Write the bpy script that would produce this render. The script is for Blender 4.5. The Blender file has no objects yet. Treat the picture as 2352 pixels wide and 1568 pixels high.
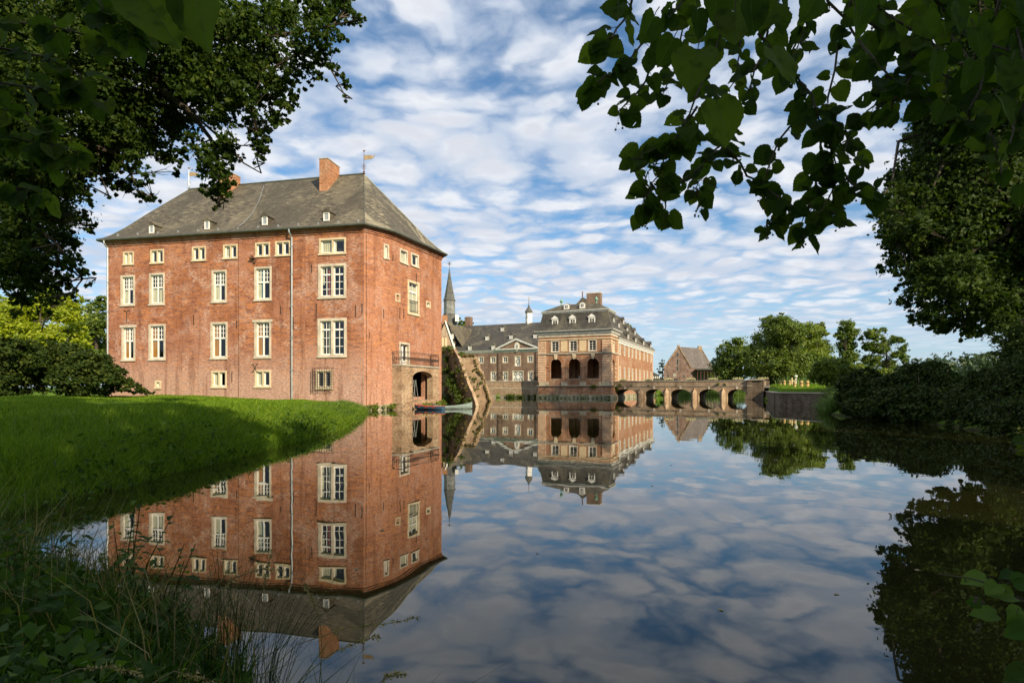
import bpy, math, random
import numpy as np
from mathutils import Vector
sc = bpy.context.scene
# ------------------------------------------------------------------ camera, sky, sun, exposure
F, CX, HZ, CZ = 1300.0, 1176.0, 893.0, 1.6      # focal length, centre, horizon (2352 wide picture), eye height
cam_d = bpy.data.cameras.new('camera'); cam = bpy.data.objects.new('camera', cam_d)
sc.collection.objects.link(cam); sc.camera = cam
cam.location = (0, 0, CZ); cam.rotation_euler = (math.radians(90), 0, 0)
cam_d.sensor_width = 36; cam_d.lens = F / 2352 * 36
cam_d.shift_y = (HZ - 784) / 2352
cam_d.clip_start = 0.05; cam_d.clip_end = 6000
SUN_EL = math.radians(30); SX, SY = 0.60, -0.80
sun_d = bpy.data.lights.new('sun', 'SUN'); sun_d.energy = 4.9; sun_d.angle = math.radians(0.5); sun_d.color = (1, .85, .62)
sun = bpy.data.objects.new('sun', sun_d); sc.collection.objects.link(sun)
sv = Vector((SX * math.cos(SUN_EL), SY * math.cos(SUN_EL), math.sin(SUN_EL)))
sun.rotation_euler = sv.to_track_quat('Z', 'Y').to_euler(); sun.location = (60, -80, 60)
sc.view_settings.view_transform = 'Standard'; sc.view_settings.look = 'None'
sc.view_settings.gamma = 1; sc.view_settings.exposure = 0.5
sc.cycles.max_bounces = 8; sc.cycles.transparent_max_bounces = 12; sc.cycles.use_denoising = True
sc.cycles.caustics_reflective = False; sc.cycles.caustics_refractive = False

class NT:
    """tiny node helper"""
    def __init__(s, tree): s.t = tree; s.n = tree.nodes; s.l = tree.links
    def a(s, typ, **k):
        n = s.n.new(typ)
        for q, v in k.items():
            if q.startswith('i_'):
                key = q[2:]; key = int(key) if key.isdigit() else key.replace('_', ' ')
                if isinstance(v, bpy.types.NodeSocket): s.l.new(v, n.inputs[key])
                else: n.inputs[key].default_value = v
            else: setattr(n, q, v)
        return n
    def math(s, op, a, b=None, clamp=False):
        n = s.a('ShaderNodeMath', operation=op, use_clamp=clamp)
        for i, v in enumerate((a, b)):
            if v is None: continue
            if isinstance(v, bpy.types.NodeSocket): s.l.new(v, n.inputs[i])
            else: n.inputs[i].default_value = v
        return n.outputs[0]
    def mix(s, fac, c1, c2, mode='MIX'):
        n = s.a('ShaderNodeMixRGB', blend_type=mode)
        for i, v in enumerate((fac, c1, c2)):
            if isinstance(v, bpy.types.NodeSocket): s.l.new(v, n.inputs[i])
            else: n.inputs[i].default_value = v if i == 0 else (tuple(v) + (1,))[:4]
        return n.outputs[0]
    def noise(s, vec, scale, detail=4, rough=.55, dist=0):
        n = s.a('ShaderNodeTexNoise'); n.inputs['Scale'].default_value = scale
        n.inputs['Detail'].default_value = detail; n.inputs['Roughness'].default_value = rough
        n.inputs['Distortion'].default_value = dist
        if vec is not None: s.l.new(vec, n.inputs['Vector'])
        return n.outputs['Fac']
    def ramp(s, fac, a, b, c0=0., c1=1.):
        n = s.a('ShaderNodeMapRange', clamp=True, interpolation_type='SMOOTHSTEP')
        s.l.new(fac, n.inputs[0])
        for i, v in zip((1, 2, 3, 4), (a, b, c0, c1)): n.inputs[i].default_value = v
        return n.outputs[0]
    def mapping(s, vec, scale=(1, 1, 1), loc=(0, 0, 0)):
        n = s.a('ShaderNodeMapping'); n.inputs['Scale'].default_value = scale; n.inputs['Location'].default_value = loc
        s.l.new(vec, n.inputs['Vector']); return n.outputs[0]

world = bpy.data.worlds.new('World'); sc.world = world; world.use_nodes = True
w = NT(world.node_tree); w.n.clear()
sky = w.a('ShaderNodeTexSky', sky_type='NISHITA', sun_disc=False)
sky.sun_elevation = SUN_EL; sky.sun_rotation = math.atan2(SX, SY); sky.ozone_density = 2.5; sky.air_density = 1.0; sky.dust_density = .6
tc = w.a('ShaderNodeTexCoord').outputs['Generated']
sep = w.a('ShaderNodeSeparateXYZ', i_0=tc)
zz = w.math('ADD', w.math('MAXIMUM', sep.outputs[2], 0.0), 0.085)
cmb = w.a('ShaderNodeCombineXYZ', i_0=w.math('DIVIDE', sep.outputs[0], zz), i_1=w.math('DIVIDE', sep.outputs[1], zz)).outputs[0]
nz = w.a('ShaderNodeTexNoise'); nz.inputs['Scale'].default_value = 1.6; nz.inputs['Detail'].default_value = 5; nz.inputs['Roughness'].default_value = .55; w.l.new(cmb, nz.inputs['Vector'])
sc_ = w.a('ShaderNodeVectorMath', operation='SCALE', i_0=nz.outputs['Color']); sc_.inputs['Scale'].default_value = .55
wob = w.a('ShaderNodeVectorMath', operation='ADD', i_0=cmb, i_1=sc_.outputs[0]).outputs[0]
def puffs(scale, loc):
    v = w.a('ShaderNodeTexVoronoi', feature='SMOOTH_F1'); v.inputs['Scale'].default_value = scale; v.inputs['Smoothness'].default_value = .35
    w.l.new(w.mapping(wob, (1.0, 1.1, 1), loc), v.inputs['Vector']); return v.outputs['Distance']
v1 = w.mapping(cmb, (1.0, 1.2, 1), (3.1, 7.4, 0))
big = w.noise(v1, .95, 5, .6, .2)                       # where the sheet is open
fine = w.noise(wob, 6.5, 7, .66)
p1 = puffs(5.0, (0, 0, 0)); p2 = puffs(12.5, (3, 1, 0))
dens = w.math('ADD', w.math('MULTIPLY', big, 1.25), w.math('MULTIPLY', fine, .55))
dens = w.math('SUBTRACT', dens, w.math('MULTIPLY', p1, .62))
dens = w.math('SUBTRACT', dens, w.math('MULTIPLY', p2, .30))
cov = w.ramp(dens, .06, .56)
cov = w.math('MULTIPLY', cov, w.ramp(sep.outputs[2], .02, .16, .22, 1.0))
shade = w.ramp(w.math('ADD', w.math('SUBTRACT', dens, .55), w.math('MULTIPLY', w.noise(wob, 2.2, 5, .6), .5)), .12, .50)
ccol = w.mix(shade, (6.2, 6.4, 6.8), (5.1, 5.35, 5.9))
ccol = w.mix(w.ramp(p1, .2, .6), ccol, (4.2, 4.8, 5.8))
skyc = w.mix(1.0, sky.outputs[0], (.72, .98, 1.08), 'MULTIPLY')
hor = w.ramp(sep.outputs[2], .0, .28, 1, 0)
skyc = w.mix(w.math('MULTIPLY', hor, .6), skyc, (3.9, 4.7, 5.8))
col = w.mix(cov, skyc, ccol)
bg = w.a('ShaderNodeBackground', i_Color=col, i_Strength=.1)
w.l.new(bg.outputs[0], w.a('ShaderNodeOutputWorld').inputs[0])

# ------------------------------------------------------------------ geometry helpers
rnd = random.Random(7); R = np.random.default_rng(11)
C = sc.collection; WL = {}
def P(px, py, Y): return Vector(((px - CX) / F * Y, Y, CZ + (HZ - py) / F * Y))
def ray_plane(px, py, p0, n):
    d = Vector(((px - CX) / F, 1, (HZ - py) / F)); o = Vector((0, 0, CZ)); n = Vector(n)
    return o + d * ((Vector(p0) - o).dot(n) / d.dot(n))
class Fr:
    """facade frame: u along the wall (left to right as seen), d outwards, z up"""
    def __init__(s, x, y, tx, ty):
        l = math.hypot(tx, ty); s.o = (x, y); s.t = (tx / l, ty / l); s.n = (s.t[1], -s.t[0])
    def p(s, u, d, z): return (s.o[0] + s.t[0] * u + s.n[0] * d, s.o[1] + s.t[1] * u + s.n[1] * d, z)
    def uz(s, px, py, d=0):
        k = (px - CX) / F; ox = s.o[0] + s.n[0] * d; oy = s.o[1] + s.n[1] * d
        u = (k * oy - ox) / (s.t[0] - k * s.t[1]); Y = oy + u * s.t[1]
        return u, CZ + (HZ - py) / F * Y
    def rect(s, x0, y0, x1, y1):
        xm = (x0 + x1) / 2
        a = s.uz(x0, y0)[0]; b = s.uz(x1, y0)[0]; return a, b, s.uz(xm, y1)[1], s.uz(xm, y0)[1]
class MB:
    def __init__(s): s.v = []; s.f = []
    def add(s, vs, fs):
        b = len(s.v); s.v += [tuple(q) for q in vs]; s.f += [tuple(b + i for i in f) for f in fs]; return s
    def quad(s, *p): return s.add(p, [tuple(range(len(p)))])
    def fbox(s, fr, u0, u1, d0, d1, z0, z1):
        vs = [fr.p(u, d, z) for z in (z0, z1) for u, d in ((u0, d0), (u1, d0), (u1, d1), (u0, d1))]
        return s.add(vs, [(0, 3, 2, 1), (4, 5, 6, 7), (0, 1, 5, 4), (1, 2, 6, 5), (2, 3, 7, 6), (3, 0, 4, 7)])
    def box(s, x0, x1, y0, y1, z0, z1): return s.fbox(Fr(0, 0, 1, 0), x0, x1, -y1, -y0, z0, z1)
    def extr(s, fr, poly, d0, d1):
        n = len(poly); vs = [fr.p(u, d1, z) for u, z in poly] + [fr.p(u, d0, z) for u, z in poly]
        return s.add(vs, [tuple(range(n)), tuple(range(2 * n - 1, n - 1, -1))] + [(i, n + i, n + (i + 1) % n, (i + 1) % n) for i in range(n)])
    def prism(s, pts, z0, z1):
        n = len(pts); vs = [(x, y, z0) for x, y in pts] + [(x, y, z1) for x, y in pts]
        return s.add(vs, [tuple(range(n))[::-1], tuple(range(n, 2 * n))] + [(i, (i + 1) % n, n + (i + 1) % n, n + i) for i in range(n)])
    def loft(s, rings, cap=True):
        n = len(rings[0]); vs = [p for r in rings for p in r]; fs = []
        for k in range(len(rings) - 1):
            for i in range(n):
                a, b = k * n + i, k * n + (i + 1) % n; fs.append((a, b, b + n, a + n))
        if cap: fs += [tuple(range(n))[::-1], tuple((len(rings) - 1) * n + i for i in range(n))]
        return s.add(vs, fs)
    def tube(s, pts, rs, n=6):
        rings = []; pts = [Vector(p) for p in pts]
        if not hasattr(rs, '__len__'): rs = [rs] * len(pts)
        up = Vector((0.13, 0.21, 1)).normalized()
        for i, p in enumerate(pts):
            d = (pts[min(i + 1, len(pts) - 1)] - pts[max(i - 1, 0)])
            d = d.normalized() if d.length > 1e-9 else Vector((0, 0, 1))
            a = d.cross(up)
            if a.length < .15: a = d.cross(Vector((1, 0, 0)))
            a.normalize(); b = d.cross(a)
            rings.append([p + (a * math.cos(2 * math.pi * k / n) + b * math.sin(2 * math.pi * k / n)) * rs[i] for k in range(n)])
        return s.loft(rings)
    def lathe(s, c, prof, n=12, ph=0):
        return s.loft([[(c[0] + r * math.cos(2 * math.pi * k / n + ph), c[1] + r * math.sin(2 * math.pi * k / n + ph), z) for k in range(n)] for r, z in prof])
    def build(s, name, mat, parent=None, smooth=False, **tags):
        v = np.array(s.v, float)
        return mk(name, v, s.f, mat, parent, smooth, **tags)
def mk(name, v, faces, mat, parent=None, smooth=False, tint=None, origin=None, uv=True, vuv=None, **tags):
    me = bpy.data.meshes.new(name)
    v = np.asarray(v, float).reshape(-1, 3)
    if origin is None: origin = np.array([(v[:, 0].min() + v[:, 0].max()) / 2, (v[:, 1].min() + v[:, 1].max()) / 2, v[:, 2].min()])
    origin = np.asarray(origin, float)
    vv = v - origin
    if isinstance(faces, np.ndarray):
        k = faces.shape[1]; me.vertices.add(len(vv)); me.vertices.foreach_set('co', vv.ravel())
        me.loops.add(faces.size); me.loops.foreach_set('vertex_index', faces.ravel().astype(np.int32))
        me.polygons.add(len(faces)); me.polygons.foreach_set('loop_start', np.arange(0, faces.size, k, dtype=np.int32))
        me.update(calc_edges=True)
    else: me.from_pydata(vv.tolist(), [], faces); me.update()
    if uv:
        if len(me.loops): _uv(me, origin)
    if vuv is not None:
        li = np.empty(len(me.loops), np.int32); me.loops.foreach_get('vertex_index', li); me.uv_layers.new(name='UVMap').data.foreach_set('uv', np.asarray(vuv)[li].ravel())
    if tint is not None:
        at = me.attributes.new('tint', 'FLOAT', 'FACE'); at.data.foreach_set('value', np.asarray(tint, np.float32))
    if smooth: me.polygons.foreach_set('use_smooth', [True] * len(me.polygons))
    if mat: me.materials.append(mat)
    o = bpy.data.objects.new(name, me); C.objects.link(o)
    pw = WL[parent.name] if parent else np.zeros(3)
    o.location = (origin - pw).tolist(); o.parent = parent; WL[o.name] = origin
    tag(o, **tags); return o
def _uv(me, off):
    uv = me.uv_layers.new(name='UVMap'); n = len(me.loops)
    co = np.empty(len(me.vertices) * 3); me.vertices.foreach_get('co', co); co = co.reshape(-1, 3) + off
    li = np.empty(n, np.int32); me.loops.foreach_get('vertex_index', li)
    pn = np.empty(len(me.polygons) * 3); me.polygons.foreach_get('normal', pn); pn = pn.reshape(-1, 3)
    lt = np.empty(len(me.polygons), np.int32); me.polygons.foreach_get('loop_total', lt)
    N_ = np.repeat(pn, lt, axis=0)
    t = np.cross(np.array([0, 0, 1.]), N_); l = np.linalg.norm(t, axis=1)
    bad = l < .05; t[bad] = (1, 0, 0); l[bad] = 1; t /= l[:, None]; b = np.cross(N_, t)
    p = co[li]; uv.data.foreach_set('uv', np.stack([(p * t).sum(1), (p * b).sum(1)], 1).ravel())
def tag(o, label=None, cat=None, group=None, kind=None):
    if label: o['label'] = label
    if cat: o['category'] = cat
    if group: o['group'] = group
    if kind: o['kind'] = kind
def thing(name, loc, label=None, cat=None, group=None, kind=None):
    o = bpy.data.objects.new(name, None); C.objects.link(o); o.location = loc; o.empty_display_size = .3
    WL[o.name] = np.array(loc, float); tag(o, label, cat, group, kind); return o
def copy_tree(o, loc=None, parent=None):
    c = o.copy(); C.objects.link(c); c.parent = parent
    WL[c.name] = WL[o.name]
    if loc is not None: c.location = loc
    for ch in [q for q in C.objects if q.parent == o]: copy_tree(ch, None, c)
    return c

# ------------------------------------------------------------------ materials
def newmat(name):
    m = bpy.data.materials.new(name); m.use_nodes = True; n = NT(m.node_tree); n.n.clear()
    n.out = n.a('ShaderNodeOutputMaterial'); return m, n
def pbr(n, col, rough=.8, bump=None, bs=.3, bd=.02, spec=.3, metal=0):
    b = n.a('ShaderNodeBsdfPrincipled')
    for key, v in (('Base Color', col), ('Roughness', rough), ('Metallic', metal), ('Specular IOR Level', spec)):
        if isinstance(v, bpy.types.NodeSocket): n.l.new(v, b.inputs[key])
        else: b.inputs[key].default_value = (tuple(v) + (1,))[:4] if hasattr(v, '__len__') else v
    if bump is not None:
        bp = n.a('ShaderNodeBump'); bp.inputs['Strength'].default_value = bs; bp.inputs['Distance'].default_value = bd
        n.l.new(bump, bp.inputs['Height']); n.l.new(bp.outputs[0], b.inputs['Normal'])
    n.l.new(b.outputs[0], n.out.inputs[0]); return b
def mat_plain(name, col, rough=.6, var=.25, scale=3, metal=0, spec=.3):
    m, n = newmat(name); g = n.a('ShaderNodeNewGeometry').outputs['Position']
    f = n.ramp(n.noise(g, scale, 6, .65), .3, .72)
    c = n.mix(f, tuple(x * (1 - var) for x in col), tuple(min(1, x * (1 + var * .6)) for x in col))
    pbr(n, c, rough, n.noise(g, scale * 12, 3), .15, .01, spec, metal); return m
def mat_brick(name, c1, c2, mortar, pale, dark, palz=None, stain=.5, bw=.24, bh=.075, orange=None):
    m, n = newmat(name); g = n.a('ShaderNodeNewGeometry').outputs['Position']
    uv = n.a('ShaderNodeUVMap', uv_map='UVMap').outputs[0]
    br = n.a('ShaderNodeTexBrick'); n.l.new(uv, br.inputs['Vector'])
    for k, v in (('Scale', 1), ('Mortar Size', .011), ('Mortar Smooth', .3), ('Brick Width', bw), ('Row Height', bh), ('Bias', -.1)): br.inputs[k].default_value = v
    br.inputs['Color1'].default_value = c1 + (1,); br.inputs['Color2'].default_value = c2 + (1,); br.inputs['Mortar'].default_value = mortar + (1,)
    st = n.noise(n.mapping(uv, (1.1, 4.5, 1)), 1, 6, .78)            # course-wise mottling
    c = n.mix(n.ramp(st, .42, .60, 0, .85), br.outputs['Color'], dark)
    if orange: c = n.mix(n.ramp(n.noise(n.mapping(uv, (1.4, 5, 1), (7, 3, 0)), 1, 6, .78), .45, .57, 0, .9), c, orange)
    c = n.mix(n.ramp(n.noise(g, .30, 6, .68, .6), .44, .62, 0, stain), c, tuple(x * .66 for x in c2))
    c = n.mix(n.ramp(n.noise(n.mapping(g, (1, 1, 1.2), (9, 4, 2)), .24, 6, .7, .8), .46, .60, 0, .6), c, tuple(x * .75 + y * .25 for x, y in zip(c1, pale)))
    # pale, re-pointed joints in meandering patches
    vo = n.a('ShaderNodeTexVoronoi', feature='DISTANCE_TO_EDGE'); vo.inputs['Scale'].default_value = .42
    wv = n.a('ShaderNodeVectorMath', operation='ADD', i_0=uv)
    nn = n.a('ShaderNodeTexNoise'); nn.inputs['Scale'].default_value = 1.3; nn.inputs['Detail'].default_value = 6; n.l.new(uv, nn.inputs['Vector'])
    s2 = n.a('ShaderNodeVectorMath', operation='SCALE', i_0=nn.outputs['Color']); s2.inputs['Scale'].default_value = 1.5
    n.l.new(s2.outputs[0], wv.inputs[1]); n.l.new(wv.outputs[0], vo.inputs['Vector'])
    crack = n.ramp(vo.outputs['Distance'], .04, .15, 1, 0)
    fine = n.ramp(n.noise(n.mapping(uv, (4, 11, 1)), 1, 4, .7), .42, .58)
    reg = n.ramp(n.noise(g, .5, 4, .6), .42, .58)
    pf = n.math('MULTIPLY', n.math('MULTIPLY', crack, fine), reg)
    pf2 = n.math('MULTIPLY', n.ramp(n.noise(n.mapping(g, (.5, .5, .9), (5, 1, 2)), 1, 5, .65), .52, .66), fine)
    pf = n.math('MAXIMUM', n.math('MULTIPLY', pf, .7), n.math('MULTIPLY', pf2, .5))
    if palz:
        sp = n.a('ShaderNodeSeparateXYZ', i_0=g); zf = n.ramp(n.math('ADD', sp.outputs[2], n.math('MULTIPLY', n.noise(g, .5, 4), 3.2)), palz[0], palz[1], palz[2], 0)
        pf = n.math('MAXIMUM', pf, n.math('MULTIPLY', zf, n.ramp(n.noise(n.mapping(uv, (5, 18, 1)), 1, 3, .7), .38, .58, .35, 1)))
    c = n.mix(pf, c, pale)
    streak = n.ramp(n.noise(n.mapping(g, (1.6, 1.6, .14)), 1, 5, .65), .50, .68, 0, .5)
    c = n.mix(streak, c, tuple(x * .45 for x in c2))
    gr = n.ramp(n.noise(n.mapping(uv, (4.5, 15, 1), (3, 9, 0)), 1, 3, .7), .34, .66, .70, 1.2)
    c = n.mix(1, c, n.a('ShaderNodeCombineXYZ', i_0=gr, i_1=gr, i_2=gr).outputs[0], 'MULTIPLY')
    pbr(n, c, .9, n.math('ADD', br.outputs['Fac'], n.math('MULTIPLY', st, -1.2)), .5, .02, .15); return m
def mat_roof(name, base, lichen, amt=.6, w=.22, h=.16, patch=.5):
    m, n = newmat(name); g = n.a('ShaderNodeNewGeometry').outputs['Position']
    uv = n.a('ShaderNodeUVMap', uv_map='UVMap').outputs[0]
    br = n.a('ShaderNodeTexBrick'); n.l.new(uv, br.inputs['Vector'])
    for k, v in (('Scale', 1), ('Mortar Size', .012), ('Brick Width', w), ('Row Height', h)): br.inputs[k].default_value = v
    br.inputs['Color1'].default_value = tuple(x * 1.25 for x in base) + (1,); br.inputs['Color2'].default_value = tuple(x * .75 for x in base) + (1,)
    br.inputs['Mortar'].default_value = tuple(x * .35 for x in base) + (1,)
    c = n.mix(n.ramp(n.noise(g, .8, 6, .65), .4, .68, 0, .6), br.outputs['Color'], tuple(x * .6 for x in base))
    st = n.noise(n.mapping(uv, (1.5, 7, 1)), 1, 5, .7)
    big = n.ramp(n.noise(n.mapping(g, (1, 1, .5), (2, 3, 1)), .28, 5, .6, .5), .42, .62, .12, 1)
    c = n.mix(n.math('MULTIPLY', n.ramp(st, .50, .60, 0, amt), big), c, lichen)
    c = n.mix(n.math('MULTIPLY', n.ramp(n.noise(n.mapping(g, (.3, .3, .12), (8, 2, 4)), 1, 6, .65, .8), .5, .62, 0, patch), n.ramp(st, .35, .55, .3, 1)), c, lichen)
    pbr(n, c, .75, br.outputs['Fac'], .5, .02, .3); return m
def mat_stone(name, col, dark, scale=1.2, f=.55):
    m, n = newmat(name); g = n.a('ShaderNodeNewGeometry').outputs['Position']
    c = n.mix(n.ramp(n.noise(g, scale, 7, .72), .38, .62, 0, min(1, f * 1.2)), col, dark)
    c = n.mix(n.ramp(n.noise(n.mapping(g, (4, 4, .5)), 1, 4), .55, .7, 0, .4), c, tuple(x * .6 for x in col))
    pbr(n, c, .85, n.noise(g, scale * 14, 5), .3, .02, .2); return m
def mat_leaf(name, dark, mid, light, trans=.35, rough=.5, spec=.35):
    m, n = newmat(name); at = n.a('ShaderNodeAttribute', attribute_name='tint').outputs['Fac']
    r = n.a('ShaderNodeValToRGB', i_0=at); e = r.color_ramp.elements
    e[0].position = .0; e[0].color = dark + (1,); e[1].position = 1; e[1].color = light + (1,)
    x = e.new(.5); x.color = mid + (1,)
    b = pbr(n, r.outputs[0], rough, spec=spec)
    t = n.a('ShaderNodeBsdfTranslucent'); n.l.new(n.mix(1, r.outputs[0], (1.25, 1.3, .45), 'MULTIPLY'), t.inputs[0])
    mx = n.a('ShaderNodeMixShader'); mx.inputs[0].default_value = trans
    n.l.new(b.outputs[0], mx.inputs[1]); n.l.new(t.outputs[0], mx.inputs[2]); n.l.new(mx.outputs[0], n.out.inputs[0]); return m
def mat_glass():
    m, n = newmat('window glass'); g = n.a('ShaderNodeBsdfGlossy'); g.inputs['Roughness'].default_value = .03; g.inputs['Color'].default_value = (.85, .9, .95, 1)
    t = n.a('ShaderNodeBsdfTransparent'); t.inputs[0].default_value = (.75, .78, .76, 1)
    f = n.a('ShaderNodeLayerWeight'); f.inputs[0].default_value = .5; fc = n.math('ADD', n.math('MULTIPLY', n.math('POWER', f.outputs['Facing'], 4.0), .85), .07)
    mx = n.a('ShaderNodeMixShader', i_0=fc); n.l.new(t.outputs[0], mx.inputs[1]); n.l.new(g.outputs[0], mx.inputs[2])
    n.l.new(mx.outputs[0], n.out.inputs[0]); return m
M = {}
M['brick'] = mat_brick('castle brick', (.40, .15, .075), (.30, .102, .055), (.44, .27, .20), (.58, .41, .33), (.17, .065, .045), (3.2, 7.5, .75), .5, orange=(.52, .205, .08))
M['brick2'] = mat_brick('castle end brick', (.46, .19, .10), (.36, .135, .075), (.42, .26, .19), (.52, .33, .25), (.24, .105, .075), (2.0, 6.5, .6), .35, orange=(.55, .24, .10))
M['brick_pav'] = mat_brick('pavilion brick', (.43, .205, .12), (.34, .15, .09), (.44, .32, .22), (.52, .40, .28), (.20, .10, .07), None, .4, orange=(.46, .22, .09))
M['brick_wing'] = mat_brick('wing brick', (.25, .15, .105), (.20, .115, .082), (.29, .21, .16), (.34, .26, .19), (.14, .09, .07), None, .4)
M['brick_mill'] = mat_brick('mill brick', (.20, .135, .105), (.16, .10, .08), (.32, .22, .18), (.36, .26, .21), (.15, .085, .07), None, .4)
M['brick_bridge'] = mat_brick('bridge brick', (.50, .33, .20), (.40, .255, .155), (.42, .34, .23), (.52, .45, .31), (.27, .185, .12), None, .4)
M['brick_dark'] = mat_brick('dark wall and shaded pylon brick', (.20, .145, .10), (.15, .10, .07), (.22, .18, .13), (.30, .25, .18), (.08, .06, .04), None, .6)  # own colour of the retaining wall; on the pylons it paints in shade
M['brick_ruin'] = mat_brick('ruin brick', (.46, .28, .16), (.36, .21, .12), (.52, .42, .29), (.60, .48, .32), (.13, .09, .055), None, .5)
M['brick_chim'] = mat_brick('chimney brick', (.55, .24, .10), (.42, .16, .07), (.5, .38, .26), (.5, .36, .26), (.33, .13, .06), None, .2)
M['quoin'] = mat_stone('rusticated pink stone', (.70, .48, .31), (.44, .26, .17), 2.2, .6)
M['roof'] = mat_roof('slate roof', (.088, .075, .054), (.27, .235, .155), .85, patch=.3)
M['roof_end'] = mat_roof('lichened slate roof', (.10, .088, .066), (.34, .30, .20), .8, patch=.75)
M['roof_far'] = mat_roof('wing slate roof', (.066, .062, .055), (.20, .175, .12), .5)
M['roof_mill'] = mat_roof('mill tile roof', (.135, .115, .105), (.16, .14, .125), .2, .5, .3)
M['spire'] = mat_stone('spire slate', (.085, .083, .078), (.2, .2, .17), 1.5, .35)
M['drum'] = mat_stone('drum slate', (.26, .265, .25), (.12, .12, .11), .8, .6)
M['stone'] = mat_stone('sandstone', (.66, .55, .37), (.46, .36, .22))
M['stone_grey'] = mat_stone('grey sandstone', (.62, .54, .42), (.36, .30, .22))
M['stone_base'] = mat_stone('waterline stone', (.40, .35, .25), (.15, .16, .08), .9, .8)
M['cream'] = mat_plain('cream render', (.66, .50, .30), .9, .15)
M['white'] = mat_plain('white paint', (.80, .78, .72), .45, .08)
M['greywhite'] = mat_plain('weathered white cornice', (.58, .57, .53), .6, .3)
M['shutter'] = mat_plain('grey shutter paint', (.30, .34, .36), .6, .15)
M['zinc'] = mat_plain('zinc', (.46, .49, .48), .35, .2, metal=.6)
M['gutter'] = mat_plain('old gutter', (.10, .11, .085), .45, .3, metal=.3)
M['iron'] = mat_plain('wrought iron', (.045, .035, .03), .6, .3)
M['rust'] = mat_plain('rusty iron', (.16, .075, .05), .8, .4)
M['dark'] = mat_plain('unlit room backdrop', (.035, .028, .022), .95, .2)
M['room'] = mat_plain('room wall', (.30, .26, .2), .95, .1)
M['wood'] = mat_plain('orange wood panel', (.60, .27, .06), .7, .15)
M['curtain'] = mat_plain('cream curtain', (.78, .72, .52), .9, .1)
M['blue_curtain'] = mat_plain('blue curtain', (.12, .35, .5), .9, .1)
M['red_curtain'] = mat_plain('red curtain', (.5, .12, .1), .9, .1)
M['copper'] = mat_plain('green copper', (.22, .42, .30), .6, .25)
M['gold'] = mat_plain('gilding', (.36, .26, .15), .7, .2)
M['bark'] = mat_stone('bark', (.085, .065, .045), (.035, .03, .02), 4, .7)
M['glass'] = mat_glass()
M['plaster'] = mat_plain('grey plaster', (.30, .28, .24), .95, .25, 1.5)
M['black'] = mat_plain('black paint', (.03, .03, .035), .5, .2)
M['concrete'] = mat_plain('concrete slab', (.40, .36, .28), .9, .25)
# leaves
M['l_oak'] = mat_leaf('oak leaf', (.016, .034, .006), (.042, .078, .012), (.13, .165, .026), .45, .6, .12)
M['l_lime'] = mat_leaf('lime leaf', (.022, .048, .006), (.045, .085, .011), (.09, .135, .018), .65, .6, .12)
def add_veins(m):
    n = NT(m.node_tree); uv = n.a('ShaderNodeUVMap', uv_map='UVMap').outputs[0]; sp = n.a('ShaderNodeSeparateXYZ', i_0=uv)
    ax = n.math('ABSOLUTE', sp.outputs[0]); side = n.math('SINE', n.math('MULTIPLY', n.math('SUBTRACT', sp.outputs[1], n.math('MULTIPLY', ax, .75)), 46))
    v = n.math('MAXIMUM', n.ramp(ax, .004, .014, 1, 0), n.ramp(side, .92, .99, 0, .3)); blot = n.ramp(n.noise(n.a('ShaderNodeNewGeometry').outputs['Position'], 60, 4), .5, .7, 0, .5)
    for node in list(m.node_tree.nodes):
        for key in ('Base Color', 'Color'):
            if node.type in ('BSDF_PRINCIPLED', 'BSDF_TRANSLUCENT') and key in node.inputs and node.inputs[key].is_linked:
                src = node.inputs[key].links[0].from_socket; c = n.mix(v, src, (.08, .13, .028)); c = n.mix(blot, c, (.016, .030, .005)); n.l.new(c, node.inputs[key])
add_veins(M['l_lime'])
M['l_plane'] = mat_leaf('maple leaf', (.018, .036, .006), (.040, .070, .011), (.085, .115, .02), .35, .6, .15)
M['l_rhod'] = mat_leaf('rhododendron leaf', (.010, .022, .004), (.032, .055, .008), (.11, .13, .022), .2, .6, .12)
M['l_yel'] = mat_leaf('yellow green leaf', (.14, .21, .012), (.30, .36, .016), (.46, .48, .03), .45)
M['l_mid'] = mat_leaf('mid green leaf', (.05, .09, .014), (.11, .165, .022), (.24, .28, .04), .35)
M['l_light'] = mat_leaf('light green leaf', (.075, .125, .016), (.17, .23, .026), (.34, .36, .05), .4)
M['l_dark'] = mat_leaf('dark conifer', (.012, .028, .014), (.03, .05, .022), (.06, .08, .03), .1)
M['l_far'] = mat_leaf('far forest leaf', (.035, .065, .03), (.065, .10, .04), (.12, .15, .055), .15)
M['l_grass'] = mat_leaf('grass blade', (.06, .13, .010), (.15, .26, .014), (.30, .36, .04), .4, .6, .15)
M['l_weed'] = mat_leaf('weed leaf', (.018, .048, .006), (.045, .10, .012), (.11, .18, .026), .4, .6, .15)
M['l_reed'] = mat_leaf('reed blade', (.05, .10, .02), (.10, .17, .03), (.20, .26, .06), .3)
M['l_straw'] = mat_leaf('seed head', (.14, .11, .04), (.27, .21, .08), (.42, .34, .13), .2)
M['l_flower'] = mat_leaf('pale blossom', (.45, .42, .18), (.75, .72, .45), (.85, .84, .66), .2)
M['l_berry'] = mat_plain('lime fruit', (.05, .055, .025), .7, .3, 30)
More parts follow.
